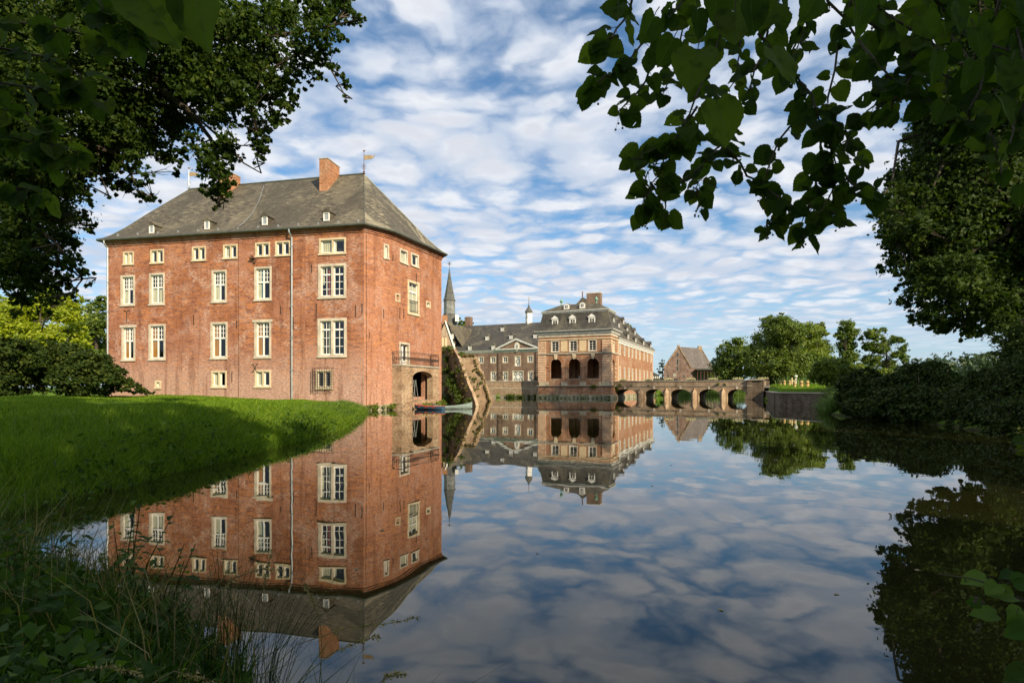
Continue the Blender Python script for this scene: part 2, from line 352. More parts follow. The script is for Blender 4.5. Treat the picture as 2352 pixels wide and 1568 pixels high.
# ------------------------------------------------------------------ ground and water
POND = np.array([(-8.8, 5.9), (-6.4, 7.0), (-6.3, 9), (-6.6, 10.5), (-6.4, 12), (-6.5, 15), (-6.7, 21), (-7.8, 28), (-9.3, 35), (-10.6, 40.3), (-12, 44), (-9.5, 52), (-8.5, 60), (-9, 75),
 (-10, 100), (-10, 106.5), (-5.3, 105.9), (5, 101.6), (17, 97.5), (34.5, 135), (45, 141), (60, 139), (62, 112), (48, 96), (39.5, 87), (37.5, 83.5), (26.4, 55.8), (27.2, 50.7), (25.5, 45),
 (22, 39.5), (19.7, 35), (19.2, 31), (18.9, 26.3), (17.6, 21), (16.2, 17.6), (15, 9), (11, 2.5), (5, .5), (1.5, 1.1), (-.6, 2.0), (-1.45, 2.9), (-2.7, 4.0), (-4.4, 4.8), (-6.6, 5.0)])
def sdist(x, y):
    x = np.asarray(x, float).ravel(); y = np.asarray(y, float).ravel()
    d = np.full(x.shape, 1e9); ins = np.zeros(x.shape, bool); n = len(POND)
    for i in range(n):
        x0, y0 = POND[i]; x1, y1 = POND[(i + 1) % n]
        dx, dy = x1 - x0, y1 - y0; t = np.clip(((x - x0) * dx + (y - y0) * dy) / (dx * dx + dy * dy), 0, 1)
        d = np.minimum(d, np.hypot(x - x0 - t * dx, y - y0 - t * dy))
        c = ((y0 > y) != (y1 > y)) & (x < (x1 - x0) * (y - y0) / (y1 - y0 + 1e-12) + x0); ins ^= c
    return np.where(ins, -d, d)
# control points: x, y, land height, width of the bank
CP = np.array([(-10, 12, 1.12, 3.6), (-14, 20, 1.16, 4.5), (-25, 25, 1.2, 4.5), (-12.5, 30, 1.0, 3.2), (-11.8, 36, .62, 2.4), (-9.2, 31, .55, 2), (-10.4, 36, .42, 1.6), (-15.4, 42.2, .8, 2.2), (-13.7, 41.8, .6, 1.8), (-12.2, 41.4, .38, 1.5), (-25, 42, 1.05, 4), (-50, 50, 1.3, 5),
 (-3, 2.5, .42, 1.4), (-5, 3.5, .45, 1.6), (0, 0, .35, 1.6), (5, -3, .5, 2), (14, 0, .8, 3), (20, 12, .8, 2.5), (20, 25, .7, 2.5), (25, 38, .8, 2.5), (30, 45, 1.0, 1.2), (30, 52, 1.2, .25),
 (28, 56, 1.2, .25), (34, 72, 2.1, .6), (38, 77, 2.2, .6), (31, 62, 1.55, .3), (40, 84, 2.0, .4), (35, 65, 1.8, .4), (42, 70, 2.1, 1), (55, 75, 2.2, 1), (60, 100, 2.0, 5), (70, 140, 1.6, 6), (50, 150, 1.2, 6), (0, 120, 2.9, .3), (-10, 112, 2.9, .3), (20, 115, 2.6, .3),
 (30, 140, 2.2, 2), (0, 200, 2.4, 3), (100, 200, 2.6, 5), (-60, 120, 2, 5), (-20, -10, 1, 3), (60, 20, 1.2, 5), (-20, 8, 1.15, 3.5), (-15, 70, 2, 1), (-15, 95, 2.9, .5)])
def ground_h(x, y):
    x = np.asarray(x, float).ravel(); y = np.asarray(y, float).ravel(); sd = sdist(x, y)
    d2 = (x[:, None] - CP[:, 0]) ** 2 + (y[:, None] - CP[:, 1]) ** 2 + 2.0
    wt = d2 ** -1.6; wt /= wt.sum(1, keepdims=True); L = wt @ CP[:, 2]; W = wt @ CP[:, 3]
    t = np.clip(sd / W, 0, 1); up = L * (1 - (1 - t) ** 1.9)
    up += np.where(sd > 0, .05 * np.sin(x * 1.3 + y * .7) * np.sin(y * 1.1 - x * .4) * t, 0)
    far = np.hypot(x, y); up += np.clip((far - 330) / 500, 0, 1) * 10 * np.clip((x - 60) / 200, 0, 1)
    dn = np.maximum(sd * 1.2, -1.2)
    return np.where(sd > 0, up, dn)
def cat(*a): return np.unique(np.round(np.concatenate([np.arange(*q) for q in a]), 3))
gx = cat((-2500, -200, 200), (-200, -40, 16), (-40, -12, 1), (-12, 4, .25), (4, 60, 1), (60, 200, 10), (200, 2600, 200))
gy = cat((-400, -20, 40), (-20, 0, 2), (0, 14, .25), (14, 45, .5), (45, 145, 1.0), (145, 400, 15), (400, 3600, 200))
GX, GY = np.meshgrid(gx, gy); gz = ground_h(GX, GY)
nx_, ny_ = len(gx), len(gy); idx = np.arange(nx_ * ny_).reshape(ny_, nx_)
gf = np.stack([idx[:-1, :-1], idx[:-1, 1:], idx[1:, 1:], idx[1:, :-1]], -1).reshape(-1, 4)
m, n = newmat('lawn and soil'); g = n.a('ShaderNodeNewGeometry').outputs['Position']
c = n.mix(n.ramp(n.noise(g, .5, 6, .65), .35, .68), (.075, .15, .010), (.14, .24, .016))
c = n.mix(n.ramp(n.noise(g, 9, 4, .7), .4, .7, 0, .6), c, (.035, .075, .008))
c = n.mix(n.ramp(n.noise(n.mapping(g, (.25, 1.2, 1)), 1, 4, .6), .5, .72, 0, .45), c, (.20, .21, .05))
c = n.mix(n.ramp(n.noise(g, 1.7, 5, .7), .55, .68, 0, .5), c, (.045, .085, .012))
sp = n.a('ShaderNodeSeparateXYZ', i_0=g)
c = n.mix(n.ramp(n.math('ADD', sp.outputs[2], n.math('MULTIPLY', n.noise(g, 3, 3), .25)), .1, .38, 1, 0), c, (.030, .024, .012))
pbr(n, c, .9, n.noise(g, 14, 5), .7, .06, .1); M['lawn'] = m
mk('ground', np.stack([GX.ravel(), GY.ravel(), gz], 1), gf, M['lawn'], None, True, origin=(0, 0, 0), uv=False, kind='structure')
# water
m, n = newmat('pond water'); g = n.a('ShaderNodeNewGeometry').outputs['Position']
b = n.a('ShaderNodeBsdfPrincipled'); b.inputs['Base Color'].default_value = (.014, .014, .004, 1); b.inputs['Roughness'].default_value = .012; b.inputs['IOR'].default_value = 1.62
b.inputs['Specular Tint'].default_value = (1, 1, 1, 1)
h1 = n.noise(n.mapping(g, (1.1, .8, 1)), .9, 2, .5); h2 = n.noise(n.mapping(g, (1, .8, 1), (4, 2, 0)), .16, 2, .5)
h3 = n.noise(n.mapping(g, (1.0, 1.3, 1)), 4.5, 2, .5)
area = n.ramp(n.noise(g, .06, 3, .5), .42, .66)
hh = n.math('ADD', n.math('ADD', n.math('MULTIPLY', h1, .006), n.math('MULTIPLY', h2, .010)), n.math('MULTIPLY', n.math('MULTIPLY', h3, .0012), area))
bp = n.a('ShaderNodeBump', i_Height=hh); bp.inputs['Strength'].default_value = 1; bp.inputs['Distance'].default_value = .42
n.l.new(bp.outputs[0], b.inputs['Normal']); n.l.new(b.outputs[0], n.out.inputs[0]); M['water'] = m
mk('water', [(-30, -3, 0), (75, -3, 0), (75, 150, 0), (-30, 150, 0)], [(0, 1, 2, 3)], m, origin=(0, 0, 0), uv=False, kind='structure')

# ------------------------------------------------------------------ walls with openings
def wall(mb, fr, u0, u1, z0, z1, holes, reveal=.3, d=0.):
    us = sorted({u0, u1, *[min(max(q, u0), u1) for h in holes for q in h[:2]]}); zs = sorted({z0, z1, *[q for h in holes for q in h[2:4] if z0 < q < z1]})
    for a, b in zip(us, us[1:]):
        for c_, e in zip(zs, zs[1:]):
            um, zm = (a + b) / 2, (c_ + e) / 2
            if any(h[0] < um < h[1] and h[2] < zm < h[3] for h in holes): continue
            mb.quad(fr.p(a, d, c_), fr.p(b, d, c_), fr.p(b, d, e), fr.p(a, d, e))
    for h in holes:
        a, b, c_, e = h[:4]; r = d - reveal
        mb.quad(fr.p(a, d, c_), fr.p(a, d, e), fr.p(a, r, e), fr.p(a, r, c_)); mb.quad(fr.p(b, d, e), fr.p(b, d, c_), fr.p(b, r, c_), fr.p(b, r, e))
        mb.quad(fr.p(b, d, c_), fr.p(a, d, c_), fr.p(a, r, c_), fr.p(b, r, c_)); mb.quad(fr.p(a, d, e), fr.p(b, d, e), fr.p(b, r, e), fr.p(a, r, e))
def arch_fill(mb, fr, a, b, zs, ztop, d, reveal, n=14, rise=None):
    """spandrels and soffit that turn the top of a rectangular hole into an arch springing at zs"""
    r = (b - a) / 2; rise = rise or r; cx_ = (a + b) / 2; pts = [(cx_ - r * math.cos(math.pi * i / n), zs + rise * math.sin(math.pi * i / n)) for i in range(n + 1)]
    for (x0, z0), (x1, z1) in zip(pts, pts[1:]):
        mb.quad(fr.p(x0, d, z0), fr.p(x1, d, z1), fr.p(x1, d, ztop), fr.p(x0, d, ztop))
        mb.quad(fr.p(x1, d, z1), fr.p(x0, d, z0), fr.p(x0, d - reveal, z0), fr.p(x1, d - reveal, z1))
def frame(mb, fr, a, b, c, e, w, d0, d1, wb=None):
    wb = wb if wb is not None else w
    mb.fbox(fr, a, a + w, d0, d1, c, e); mb.fbox(fr, b - w, b, d0, d1, c, e)
    mb.fbox(fr, a + w, b - w, d0, d1, e - w, e)
    if wb: mb.fbox(fr, a + w, b - w, d0, d1, c, c + wb)
def window(fr, rc, parent, stone=None, sw=.16, lights=1, nv=2, rows=(.33, .66), transom=None, sill=True, bar=.04, sash=.08, back=.13, curtain=None, label=None, wide=None, lower_plain=False):
    """stone surround (part) > white sash, glass pane, curtain (sub-parts); rc = outer rectangle (u0,u1,z0,z1)"""
    a, b, c, e = rc; st = MB(); frame(st, fr, a, b, c, e, sw, -back - .1, .035)
    if lights == 2:
        mm = (a + b) / 2; st.fbox(fr, mm - sw * .42, mm + sw * .42, -back - .1, .02, c + sw, e - sw)
        bays = [(a + sw, mm - sw * .42), (mm + sw * .42, b - sw)]
    else: bays = [(a + sw, b - sw)]
    if sill: st.fbox(fr, a - .04, b + .04, .037, .09, c - .02, c + .1)
    if wide: st.fbox(fr, a - wide, b + wide, .037, .07, e - sw * .95, e + .06)
    w_ = st.build('window', stone or M['stone'], parent)
    if label: w_['label'] = label
    s_ = MB(); gl = MB(); z0, z1 = c + sw, e - sw
    for x0, x1 in bays:
        frame(s_, fr, x0, x1, z0, z1, sash, -back - .05, -back + .02)
        iw = x1 - x0
        if transom: 
            zt = z0 + (z1 - z0) * transom; s_.fbox(fr, x0 + sash, x1 - sash, -back - .045, -back + .03, zt - .06, zt + .06)
        if nv == 'cross':   # two casements with a middle post
            s_.fbox(fr, (x0 + x1) / 2 - .06, (x0 + x1) / 2 + .06, -back - .04, -back + .025, z0 + sash, z1 - sash)
            if transom:
                zt = z0 + (z1 - z0) * transom
                for q in (.27, .73): s_.fbox(fr, x0 + iw * q - bar / 2, x0 + iw * q + bar / 2, -back - .03, -back + .01, zt + .06, z1 - sash)
                for q in (.36, .68): zz_ = zt + (z1 - zt) * q; s_.fbox(fr, x0 + sash, x1 - sash, -back - .028, -back + .008, zz_ - bar / 2, zz_ + bar / 2)
        else:
            for i in range(1, nv):
                uu = x0 + iw * i / nv; s_.fbox(fr, uu - bar / 2, uu + bar / 2, -back - .03, -back + .01, z0 + sash, z1 - sash)
            for q in rows: zz_ = z0 + (z1 - z0) * q; s_.fbox(fr, x0 + sash, x1 - sash, -back - .028, -back + .008, zz_ - bar / 2, zz_ + bar / 2)
        gl.quad(fr.p(x0, -back - .012, z0), fr.p(x1, -back - .012, z0), fr.p(x1, -back - .012, z1), fr.p(x0, -back - .012, z1))
    s_.build('sash', M['white'], w_); gl.build('pane', M['glass'], w_)
    if curtain:
        for k, (q0, q1, y0, y1, mt) in enumerate(curtain):
            cb = MB(); U0, U1 = a + sw + (b - a - 2 * sw) * q0, a + sw + (b - a - 2 * sw) * q1; Z0, Z1 = z0 + (z1 - z0) * y0, z0 + (z1 - z0) * y1
            nn = max(2, int((U1 - U0) / .07)); pts = [(U0 + (U1 - U0) * i / nn, -back - .07 + .03 * (i % 2)) for i in range(nn + 1)]
            for (p0, d0), (p1, d1) in zip(pts, pts[1:]): cb.quad(fr.p(p0, d0, Z0), fr.p(p1, d1, Z0), fr.p(p1, d1, Z1), fr.p(p0, d0, Z1))
            cb.build('wood_panel' if mt == 'wood' else 'curtain', M[mt], w_)
    return w_

# ------------------------------------------------------------------ the brick castle
Ac, Bc, Mc, Cc, Dc, Ec = (-32.95, 46.0), (-10.88, 41.6), (-9.32, 43.4), (-6.3, 50.6), (-8.4, 54.3), (-30.4, 58.7)
castle = thing('castle', (-20, 48, 0), 'tall red brick castle with hipped slate roof left of the pond', 'castle')
FA = Fr(*Ac, Bc[0] - Ac[0], Bc[1] - Ac[1]); FM = Fr(*Bc, Mc[0] - Bc[0], Mc[1] - Bc[1]); FC = Fr(*Mc, Cc[0] - Mc[0], Cc[1] - Mc[1])
LA = math.dist(Ac, Bc); LM = math.dist(Bc, Mc); LC = math.dist(Mc, Cc); ZE = 13.55
attic = [(282.9, 577.7, 307.6, 608.9), (345.7, 572.7, 377, 605.9), (441.2, 566.4, 473.3, 600), (512.8, 561.4, 545.9, 595.1), (586.4, 556.9, 620.4, 590.5), (632.4, 553.5, 667.1, 588.5), (732.9, 546.6, 795, 584.8)]
upper = [(277.5, 632, 310.2, 703), (342.8, 627.1, 378.4, 701.2), (486.5, 620, 521.3, 695.4), (584.4, 612.5, 624, 691), (731.1, 605.5, 795.7, 685.5)]
main_ = [(279.9, 748, 311.1, 829), (341.8, 744, 380.4, 827.5), (483.6, 739.4, 522.9, 825), (584.4, 735.5, 623.1, 823), (729.8, 730.5, 796.4, 820.5)]
base_ = [(356, 873.3, 370.1, 892.6), (485.6, 851.1, 521.1, 890.7), (585.4, 849.6, 622.7, 890), (726.1, 849, 763.5, 893.1)]
RA = {k: [FA.rect(*q) for q in v] for k, v in (('attic', attic), ('upper', upper), ('main', main_), ('base', base_))}
holesA = [r for v in RA.values() for r in v]
endw = [(880.8, 561.4, 901.5, 596), (917.8, 572.9, 936.5, 606), (943.7, 582.4, 961.4, 613.4), (936, 645.3, 962.8, 723.9), (978.4, 692, 988.7, 706.8), (907.8, 673.8, 919, 693.2), (916.6, 786.1, 940.8, 837.8)]
RC = [FC.rect(*q) for q in endw]
RC[0] = FC.rect(898.5, 562.5, 914, 598) if RC[0][0] < .1 else RC[0]
mb = MB(); wall(mb, FA, 0, LA, -.8, ZE, holesA, .34)
mb.build('front_wall', M['brick'], castle)
mb = MB()
rM = None
if FC.rect(*endw[0])[0] < .1:      # first small window sits on the short corner face
    a0 = FM.rect(*endw[0]); rM = (max(.3, a0[0]), min(LM - .15, a0[1]), a0[2], a0[3])
    RC[0] = None
wall(mb, FM, 0, LM, -.8, ZE, [rM] if rM else [], .34)
# arch recess under the balcony goes into the end wall
q0 = FC.uz(962, 870)[0]; archA = (FC.uz(948, 870, .86)[0] - .1, FC.uz(994, 870, .86)[0] + .1, 0.95, 3.0)
wall(mb, FC, 0, LC, -.8, ZE, [r for r in RC if r] + [archA], .34)
mb.build('end_wall', M['brick2'], castle)
mb = MB()
for p, q in ((Cc, Dc), (Dc, Ec), (Ec, Ac)):
    f_ = Fr(*p, q[0] - p[0], q[1] - p[1]); wall(mb, f_, 0, math.dist(p, q), -.8, ZE, [])
mb.build('rear_wall', M['brick'], castle)
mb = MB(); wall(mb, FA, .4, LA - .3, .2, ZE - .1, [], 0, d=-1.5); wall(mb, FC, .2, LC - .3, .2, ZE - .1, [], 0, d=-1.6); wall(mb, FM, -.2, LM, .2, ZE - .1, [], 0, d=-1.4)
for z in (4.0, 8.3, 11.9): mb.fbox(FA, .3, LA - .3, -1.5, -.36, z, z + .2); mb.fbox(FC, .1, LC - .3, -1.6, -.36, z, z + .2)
mb.build('room_backdrop', M['dark'], castle)  # near-black sheet behind the windows, painting in the darkness of the rooms
for i, r in enumerate(RA['attic']):
    cu = {6: [(.02, .44, 0, 1, 'curtain'), (.52, .62, 0, 1, 'curtain')], 0: [(.05, .4, 0, 1, 'curtain')], 3: [(.06, .22, 0, 1, 'curtain')]}.get(i)
    window(FA, r, castle, sw=.11 if i < 6 else .14, lights=2, nv=1, rows=(), curtain=cu, bar=.03, sash=.085, label='squat twin window with grey curtains under the eaves' if i == 6 else None)
for i, r in enumerate(RA['upper']):
    cu = {0: [(.04, .44, 0, .55, 'curtain')], 1: [(.04, .5, 0, .55, 'curtain'), (.56, .8, 0, .5, 'curtain')], 2: [(.03, .46, 0, .6, 'curtain')], 3: [(.02, .32, 0, 1, 'curtain'), (.3, .46, 0, 1, 'blue_curtain')], 4: [(.28, .44, 0, .9, 'red_curtain'), (.03, .12, .4, 1, 'curtain')]}[i]
    if i < 4: window(FA, r, castle, M['stone_grey'], sw=.15, nv='cross', sash=.085, transom=.56, rows=(), curtain=cu)
    else: window(FA, r, castle, M['stone_grey'], sw=.19, lights=2, nv=2, rows=(.24, .48, .72), transom=.73, curtain=cu, label='double window with a red curtain')
for i, r in enumerate(RA['main']):
    if i < 4: window(FA, r, castle, M['stone_grey'], sw=.16, sash=.09, nv='cross', transom=.58, rows=(), curtain=[(.03, .45, 0, .98, 'wood')], wide=.14 if i in (0, 3) else None)
    else: window(FA, r, castle, M['stone_grey'], sw=.2, lights=2, nv=2, rows=(.25, .5, .74), transom=.745, curtain=[(.0, .12, .0, .95, 'curtain'), (.3, .44, .0, .95, 'curtain')])
for i, r in enumerate(RA['base']):
    window(FA, r, castle, sw=.13 if i else .14, lights=2 if i else 1, nv=1, rows=(), curtain=[(.04, .4, 0, 1, 'curtain')] if i in (1, 2) else None, bar=.03, sash=.08)
# iron cage over the last basement window
a, b, c_, e = RA['base'][3]; mb = MB(); a -= .12; b += .1; e += .1; c_ -= .05
for i in range(9): u = a + (b - a) * i / 8; mb.fbox(FA, u - .012, u + .012, .30, .325, c_, e)
for i in range(9): z = c_ + (e - c_) * i / 8; mb.fbox(FA, a, b, .327, .35, z - .012, z + .012); mb.fbox(FA, a - .012, a + .012, 0, .34, z - .012, z + .012); mb.fbox(FA, b - .012, b + .012, 0, .34, z - .012, z + .012)
mb.build('window_cage', M['iron'], castle)
for i, r in enumerate(RC):
    if r is None: continue
    if i in (0, 1, 2): window(FC, r, castle, M['stone_grey'], sw=.14, nv=1, rows=(), curtain=[(.02, .5 if i != 1 else .98, 0, 1, 'curtain')])
    elif i == 3:
        window(FC, r, castle, M['stone'], sw=.2, nv=2, rows=(.45,), transom=.70, curtain=[(.05, .95, .05, .9, 'curtain')], label='tall white window with a low iron railing')
        mb = MB(); zb = r[2] + .2
        for k in range(8): u = r[0] + .2 + (r[1] - r[0] - .4) * k / 7; mb.fbox(FC, u - .012, u + .012, .0, .025, zb, zb + .95)
        mb.fbox(FC, r[0] + .15, r[1] - .15, -.005, .03, zb + .95, zb + 1.0); mb.fbox(FC, r[0] + .15, r[1] - .15, -.005, .03, zb + .12, zb + .15)
        mb.build('window_railing', M['iron'], castle)
    elif i == 4: window(FC, r, castle, sw=.12, nv=1, rows=(), sill=False)
    elif i == 5:
        st = MB(); frame(st, FC, *r, .12, -.1, .03); nb = st.build('niche', M['stone'], castle); q = MB(); q.fbox(FC, r[0] + .12, r[1] - .12, -.2, -.1, r[2] + .12, r[3] - .12); q.build('infill', M['brick2'], nb)
    elif i == 6:
        st = MB(); frame(st, FC, *r, .16, -.3, .035, 0); dw = st.build('door_surround', M['stone_grey'], castle)
        s_ = MB(); a, b, c_, e = r[0] + .16, r[1] - .16, r[2], r[3] - .16; frame(s_, FC, a, b, c_, e, .08, -.28, -.2); mm = (a + b) / 2
        s_.fbox(FC, mm - .1, mm + .1, -.27, -.18, c_ + .08, e - .08); s_.fbox(FC, a + .08, b - .08, -.272, -.19, c_ + .08, c_ + .35); s_.build('door', M['white'], dw)
        g_ = MB(); g_.quad(FC.p(a, -.24, c_), FC.p(b, -.24, c_), FC.p(b, -.24, e), FC.p(a, -.24, e)); g_.build('pane', M['glass'], dw)
if rM: window(FM, rM, castle, M['stone_grey'], sw=.14, nv=1, rows=(), curtain=[(.02, .6, 0, 1, 'curtain')])
# flat relieving arches over the windows
for k, v in RA.items():
    for i, r in enumerate(v):
        mb = MB()
        a, b, c_, e = r
        if k == 'base' and i == 0: continue
        e2 = e + .12; nb_ = int((b - a + .3) / .085)
        for j in range(nb_):
            q = (j + .5) / nb_; u = a - .15 + (b - a + .3) * q; z = e2 + .10 * math.sin(math.pi * q)
            mb.fbox(FA, u - .042, u + .042, .0, .018, z, z + .34)
        mb.build('relieving_arch', M['brick'], castle)
# cornice, gutter
def ring(off, z, poly=(Ac, Bc, Mc, Cc, Dc, Ec)):
    n = len(poly); out = []
    for i in range(n):
        p0, p1, p2 = Vector(poly[i - 1]), Vector(poly[i]), Vector(poly[(i + 1) % n])
        t0 = (p1 - p0).normalized(); t1 = (p2 - p1).normalized(); n0 = Vector((t0.y, -t0.x)); n1 = Vector((t1.y, -t1.x))
        b = (n0 + n1).normalized(); q = p1 + b * (off / max(.4, b.dot(n0))); out.append((q.x, q.y, z))
    return out
def band(name, prof, mat, parent, poly=(Ac, Bc, Mc, Cc, Dc, Ec)):
    mb = MB(); mb.loft([ring(o, z, poly) for o, z in prof], cap=False); return mb.build(name, mat, parent)
band('cornice', [(.003, ZE - .42), (.07, ZE - .42), (.07, ZE - .3), (.13, ZE - .3), (.13, ZE - .17), (.2, ZE - .17), (.2, ZE - .06), (.3, ZE - .06), (.3, ZE + .02), (.0, ZE + .02)], M['brick'], castle)
band('gutter', [(.30, ZE - .05), (.42, ZE - .06), (.50, ZE + .0), (.50, ZE + .10), (.44, ZE + .10), (.30, ZE + .03)], M['gutter'], castle)
# roof
R1, R2, ZR = (-12.66, 48.4), (-29.8, 52.2), 19.96
tops = [R2, R1, R1, R1, R1, R2]; eav = ring(.46, ZE + .11); rings = []
for k, zf in ((0, 0), (.06, .03), (.14, .09), (.28, .225), (.5, .47), (.75, .735), (1, 1)):
    rings.append([(e_[0] + (t[0] - e_[0]) * k, e_[1] + (t[1] - e_[1]) * k, ZE + .11 + (ZR - ZE - .11) * zf) for e_, t in zip(eav, tops)])
vs_ = [p for r in rings for p in r]; fs_ = [(k * 6 + i, k * 6 + (i + 1) % 6, (k + 1) * 6 + (i + 1) % 6, (k + 1) * 6 + i) for k in range(6) for i in range(6)]
def sub_(fl_): u = sorted({i for f_ in fl_ for i in f_}); k = {a: b for b, a in enumerate(u)}; return MB().add([vs_[i] for i in u], [tuple(k[i] for i in f_) for f_ in fl_])
roof = sub_([f_ for f_ in fs_ if f_[0] % 6 not in (1, 2)]).build('roof', M['roof'], castle)
sub_([f_ for f_ in fs_ if f_[0] % 6 in (1, 2)]).build('hip_end', M['roof_end'], roof)
mb = MB(); mb.tube([(*R2, ZR + .02), (*R1, ZR + .02)], .09, 6)
for i in (0, 1, 3): mb.tube([r[i] for r in rings], .035, 5)
mb.build('ridge_flashing', M['gutter'], roof)
def roof_pt(px, py): return ray_plane(px, py, rings[2][0], (Vector(rings[2][1]) - Vector(rings[2][0])).cross(Vector((*R1, ZR)) - Vector(rings[2][1])))
mb = MB(); p_ = [roof_pt(x, y) for x, y in ((607, 427), (596, 462), (580, 492), (562, 512), (549, 522))]; mb.tube([q + Vector((0, -.05, .05)) for q in p_], .02, 4); mb.build('lightning_cable', M['zinc'], roof)
mb = MB()
for x in range(272, 836, 46):
    y = 545 - (x - 245) * .0565; q = roof_pt(x, y); mb.fbox(Fr(q.x, q.y, .98, -.196), -.03, .03, -.05, .12, q.z - .02, q.z + .2)
mb.build('snow_hooks', M['zinc'], roof)
def little_dormer(fr, u, z, w, h, dep, parent, facemat, roofmat, hood=.35, sides=M['roof'], name='dormer', wind=None):
    """dormer on a roof slope: body with pointed hood (part) > white frame and shutter (sub-parts)"""
    mb = MB(); mb.fbox(fr, u - w / 2 - .05, u + w / 2 + .05, -dep, -.05, z - .1, z + h)
    p = [(u - w / 2 - .14, z + h), (u + w / 2 + .14, z + h), (u, z + h + hood)]
    a_ = [fr.p(x, .08, y) for x, y in p]; b_ = [fr.p(x, -dep - hood * 1.1, y) for x, y in p]; b_[2] = fr.p(u, -dep - hood * 1.6, z + h + hood)
    mb.add(a_ + b_, [(0, 1, 2), (0, 2, 5, 3), (2, 1, 4, 5), (1, 0, 3, 4)])
    d_ = mb.build(name, roofmat, parent)
    s_ = MB(); frame(s_, fr, u - w / 2, u + w / 2, z, z + h, .07, -.05, .03)
    if wind:
        s_.fbox(fr, u - .02, u + .02, -.04, .01, z + .07, z + h - .07); s_.fbox(fr, u - w / 2 + .07, u + w / 2 - .07, -.038, .008, z + h * .38, z + h * .38 + .04); s_.fbox(fr, u - w / 2 + .07, u + w / 2 - .07, -.038, .008, z + h * .68, z + h * .68 + .04)
    s_.build('dormer_frame', M['white'], d_)
    q = MB(); q.fbox(fr, u - w / 2 + .07, u + w / 2 - .07, -.048, -.02, z + .07, z + h - .07); q.build('window_pane' if wind else 'shutter', facemat, d_)
    return d_
FD = Fr(0, 0, .98, -.196)
for (x0, y0, x1, y1) in ((341.8, 517, 354.2, 535), (469, 507, 481.8, 526), (601.2, 497.2, 615, 516.5), (742.4, 487.3, 757.2, 507)):
    q = roof_pt((x0 + x1) / 2, y1 + 2); s = q.y / F; fr = Fr(q.x, q.y, .98, -.196)
    little_dormer(fr, 0, q.z + .05, (x1 - x0) * s, (y1 - y0) * s, .8, castle, M['shutter'], M['roof'], .38)
def chimney(x, y, z0, z1, fr, w, dd, parent):
    mb = MB(); f = Fr(x, y, *fr.t); mb.fbox(f, 0, w, -dd, 0, z0, z1); c = mb.build('chimney', M['brick_chim'], parent)
    k = MB(); k.fbox(f, -.04, w + .04, -dd - .04, .04, z1, z1 + .07); k.build('chimney_cap', M['concrete'], c); return c
chimney(-16.05, 47.15, 17.2, 20.72, FA, .75, 2.0, castle); chimney(-25.75, 49.5, 17.2, 20.72, FA, .75, 2.0, castle)
def vane(x, y, z, h, parent, mat):
    mb = MB(); mb.tube([(x, y, z), (x, y, z + h)], [.03, .018], 6); mb.lathe((x, y), [(.02, z), (.13, z + .03), (.05, z + .14), (.1, z + .2), (.02, z + .28)], 8)
    for k in range(4):
        an = k * math.pi / 2; pts = [(x + math.cos(an) * r, y + math.sin(an) * r, z + zz_) for r, zz_ in ((.02, .35), (.16, .45), (.19, .6), (.1, .75), (.03, .82))]; mb.tube(pts, .014, 4)
    b = mb.build('weathervane', mat, parent)
    f = MB(); f.extr(Fr(x, y, .98, -.1), [(.03, z + h * .62), (.7, z + h * .64), (.78, z + h * .70), (.9, z + h * .72), (.98, z + h * .80), (.88, z + h * .86), (.9, z + h * .78), (.72, z + h * .77), (.66, z + h * .82), (.03, z + h * .82)], -.01, .01)
    f.build('banner', M['gold'], b)
    r_ = MB(); r_.lathe((x, y), [(.01, z + h - .1), (.05, z + h - .05), (.01, z + h + .02)], 6); r_.extr(Fr(x, y, 1, 0), [(-.12, z + h + .06), (.0, z + h - .02), (.1, z + h), (.15, z + h + .08), (.03, z + h + .06), (.0, z + h + .12)], -.012, .012); r_.build('finial', M['rust'], b)
vane(*R1, ZR, 1.95, castle, M['rust']); vane(*R2, ZR, 1.95, castle, M['zinc'])
# downpipes
for u, nm in ((FA.uz(672.5, 700)[0], 0), (.25, 0)):
    mb = MB(); mb.tube([FA.p(u - .05, .44, ZE), FA.p(u - .05, .42, ZE - .22), FA.p(u, .14, ZE - .55), FA.p(u, .13, 9), FA.p(u, .13, 4), FA.p(u, .13, .6)], .065, 8)
    for z in (3, 5.4, 7.8, 10.2, 12.3): mb.fbox(FA, u - .085, u + .085, 0, .2, z, z + .05)
    mb.build('downpipe', M['zinc'], castle)
# wall anchors
for px, py, h in ((445, 735, .8), (544, 745, .6), (716, 617, .6), (727, 714, 1.1), (674, 742, .9), (668, 712, .5), (817, 715, .9), (832, 708, .7), (533, 865, .8), (645, 712, .6)):
    mb = MB(); u, z = FA.uz(px, py); mb.fbox(FA, u - .02, u + .02, 0, .04, z - h / 2, z + h / 2); mb.build('wall_anchor', M['iron'], castle)
for px, py, h in ((902, 592, .5), (956, 640, .9), (918, 720, .9), (927, 720, .7), (881, 720, .7), (848, 770, .5)):
    mb = MB(); fr = FC if px > 897 else FM; u, z = fr.uz(px, py); mb.fbox(fr, u - .02, u + .02, 0, .04, z - h / 2, z + h / 2); mb.build('wall_anchor', M['iron'], castle)
mb = MB(); u, z = FA.uz(291.5, 716); mb.tube([FA.p(u - .3, .03, z + .0), FA.p(u - .15, .03, z + .12), FA.p(u, .03, z + .02), FA.p(u, .03, z - .9)], .025, 4); mb.tube([FA.p(u, .03, z + .02), FA.p(u + .15, .03, z + .12), FA.p(u + .3, .03, z)], .025, 4); mb.build('wall_anchor', M['iron'], castle)
u, z = FA.uz(586, 845); mb = MB()
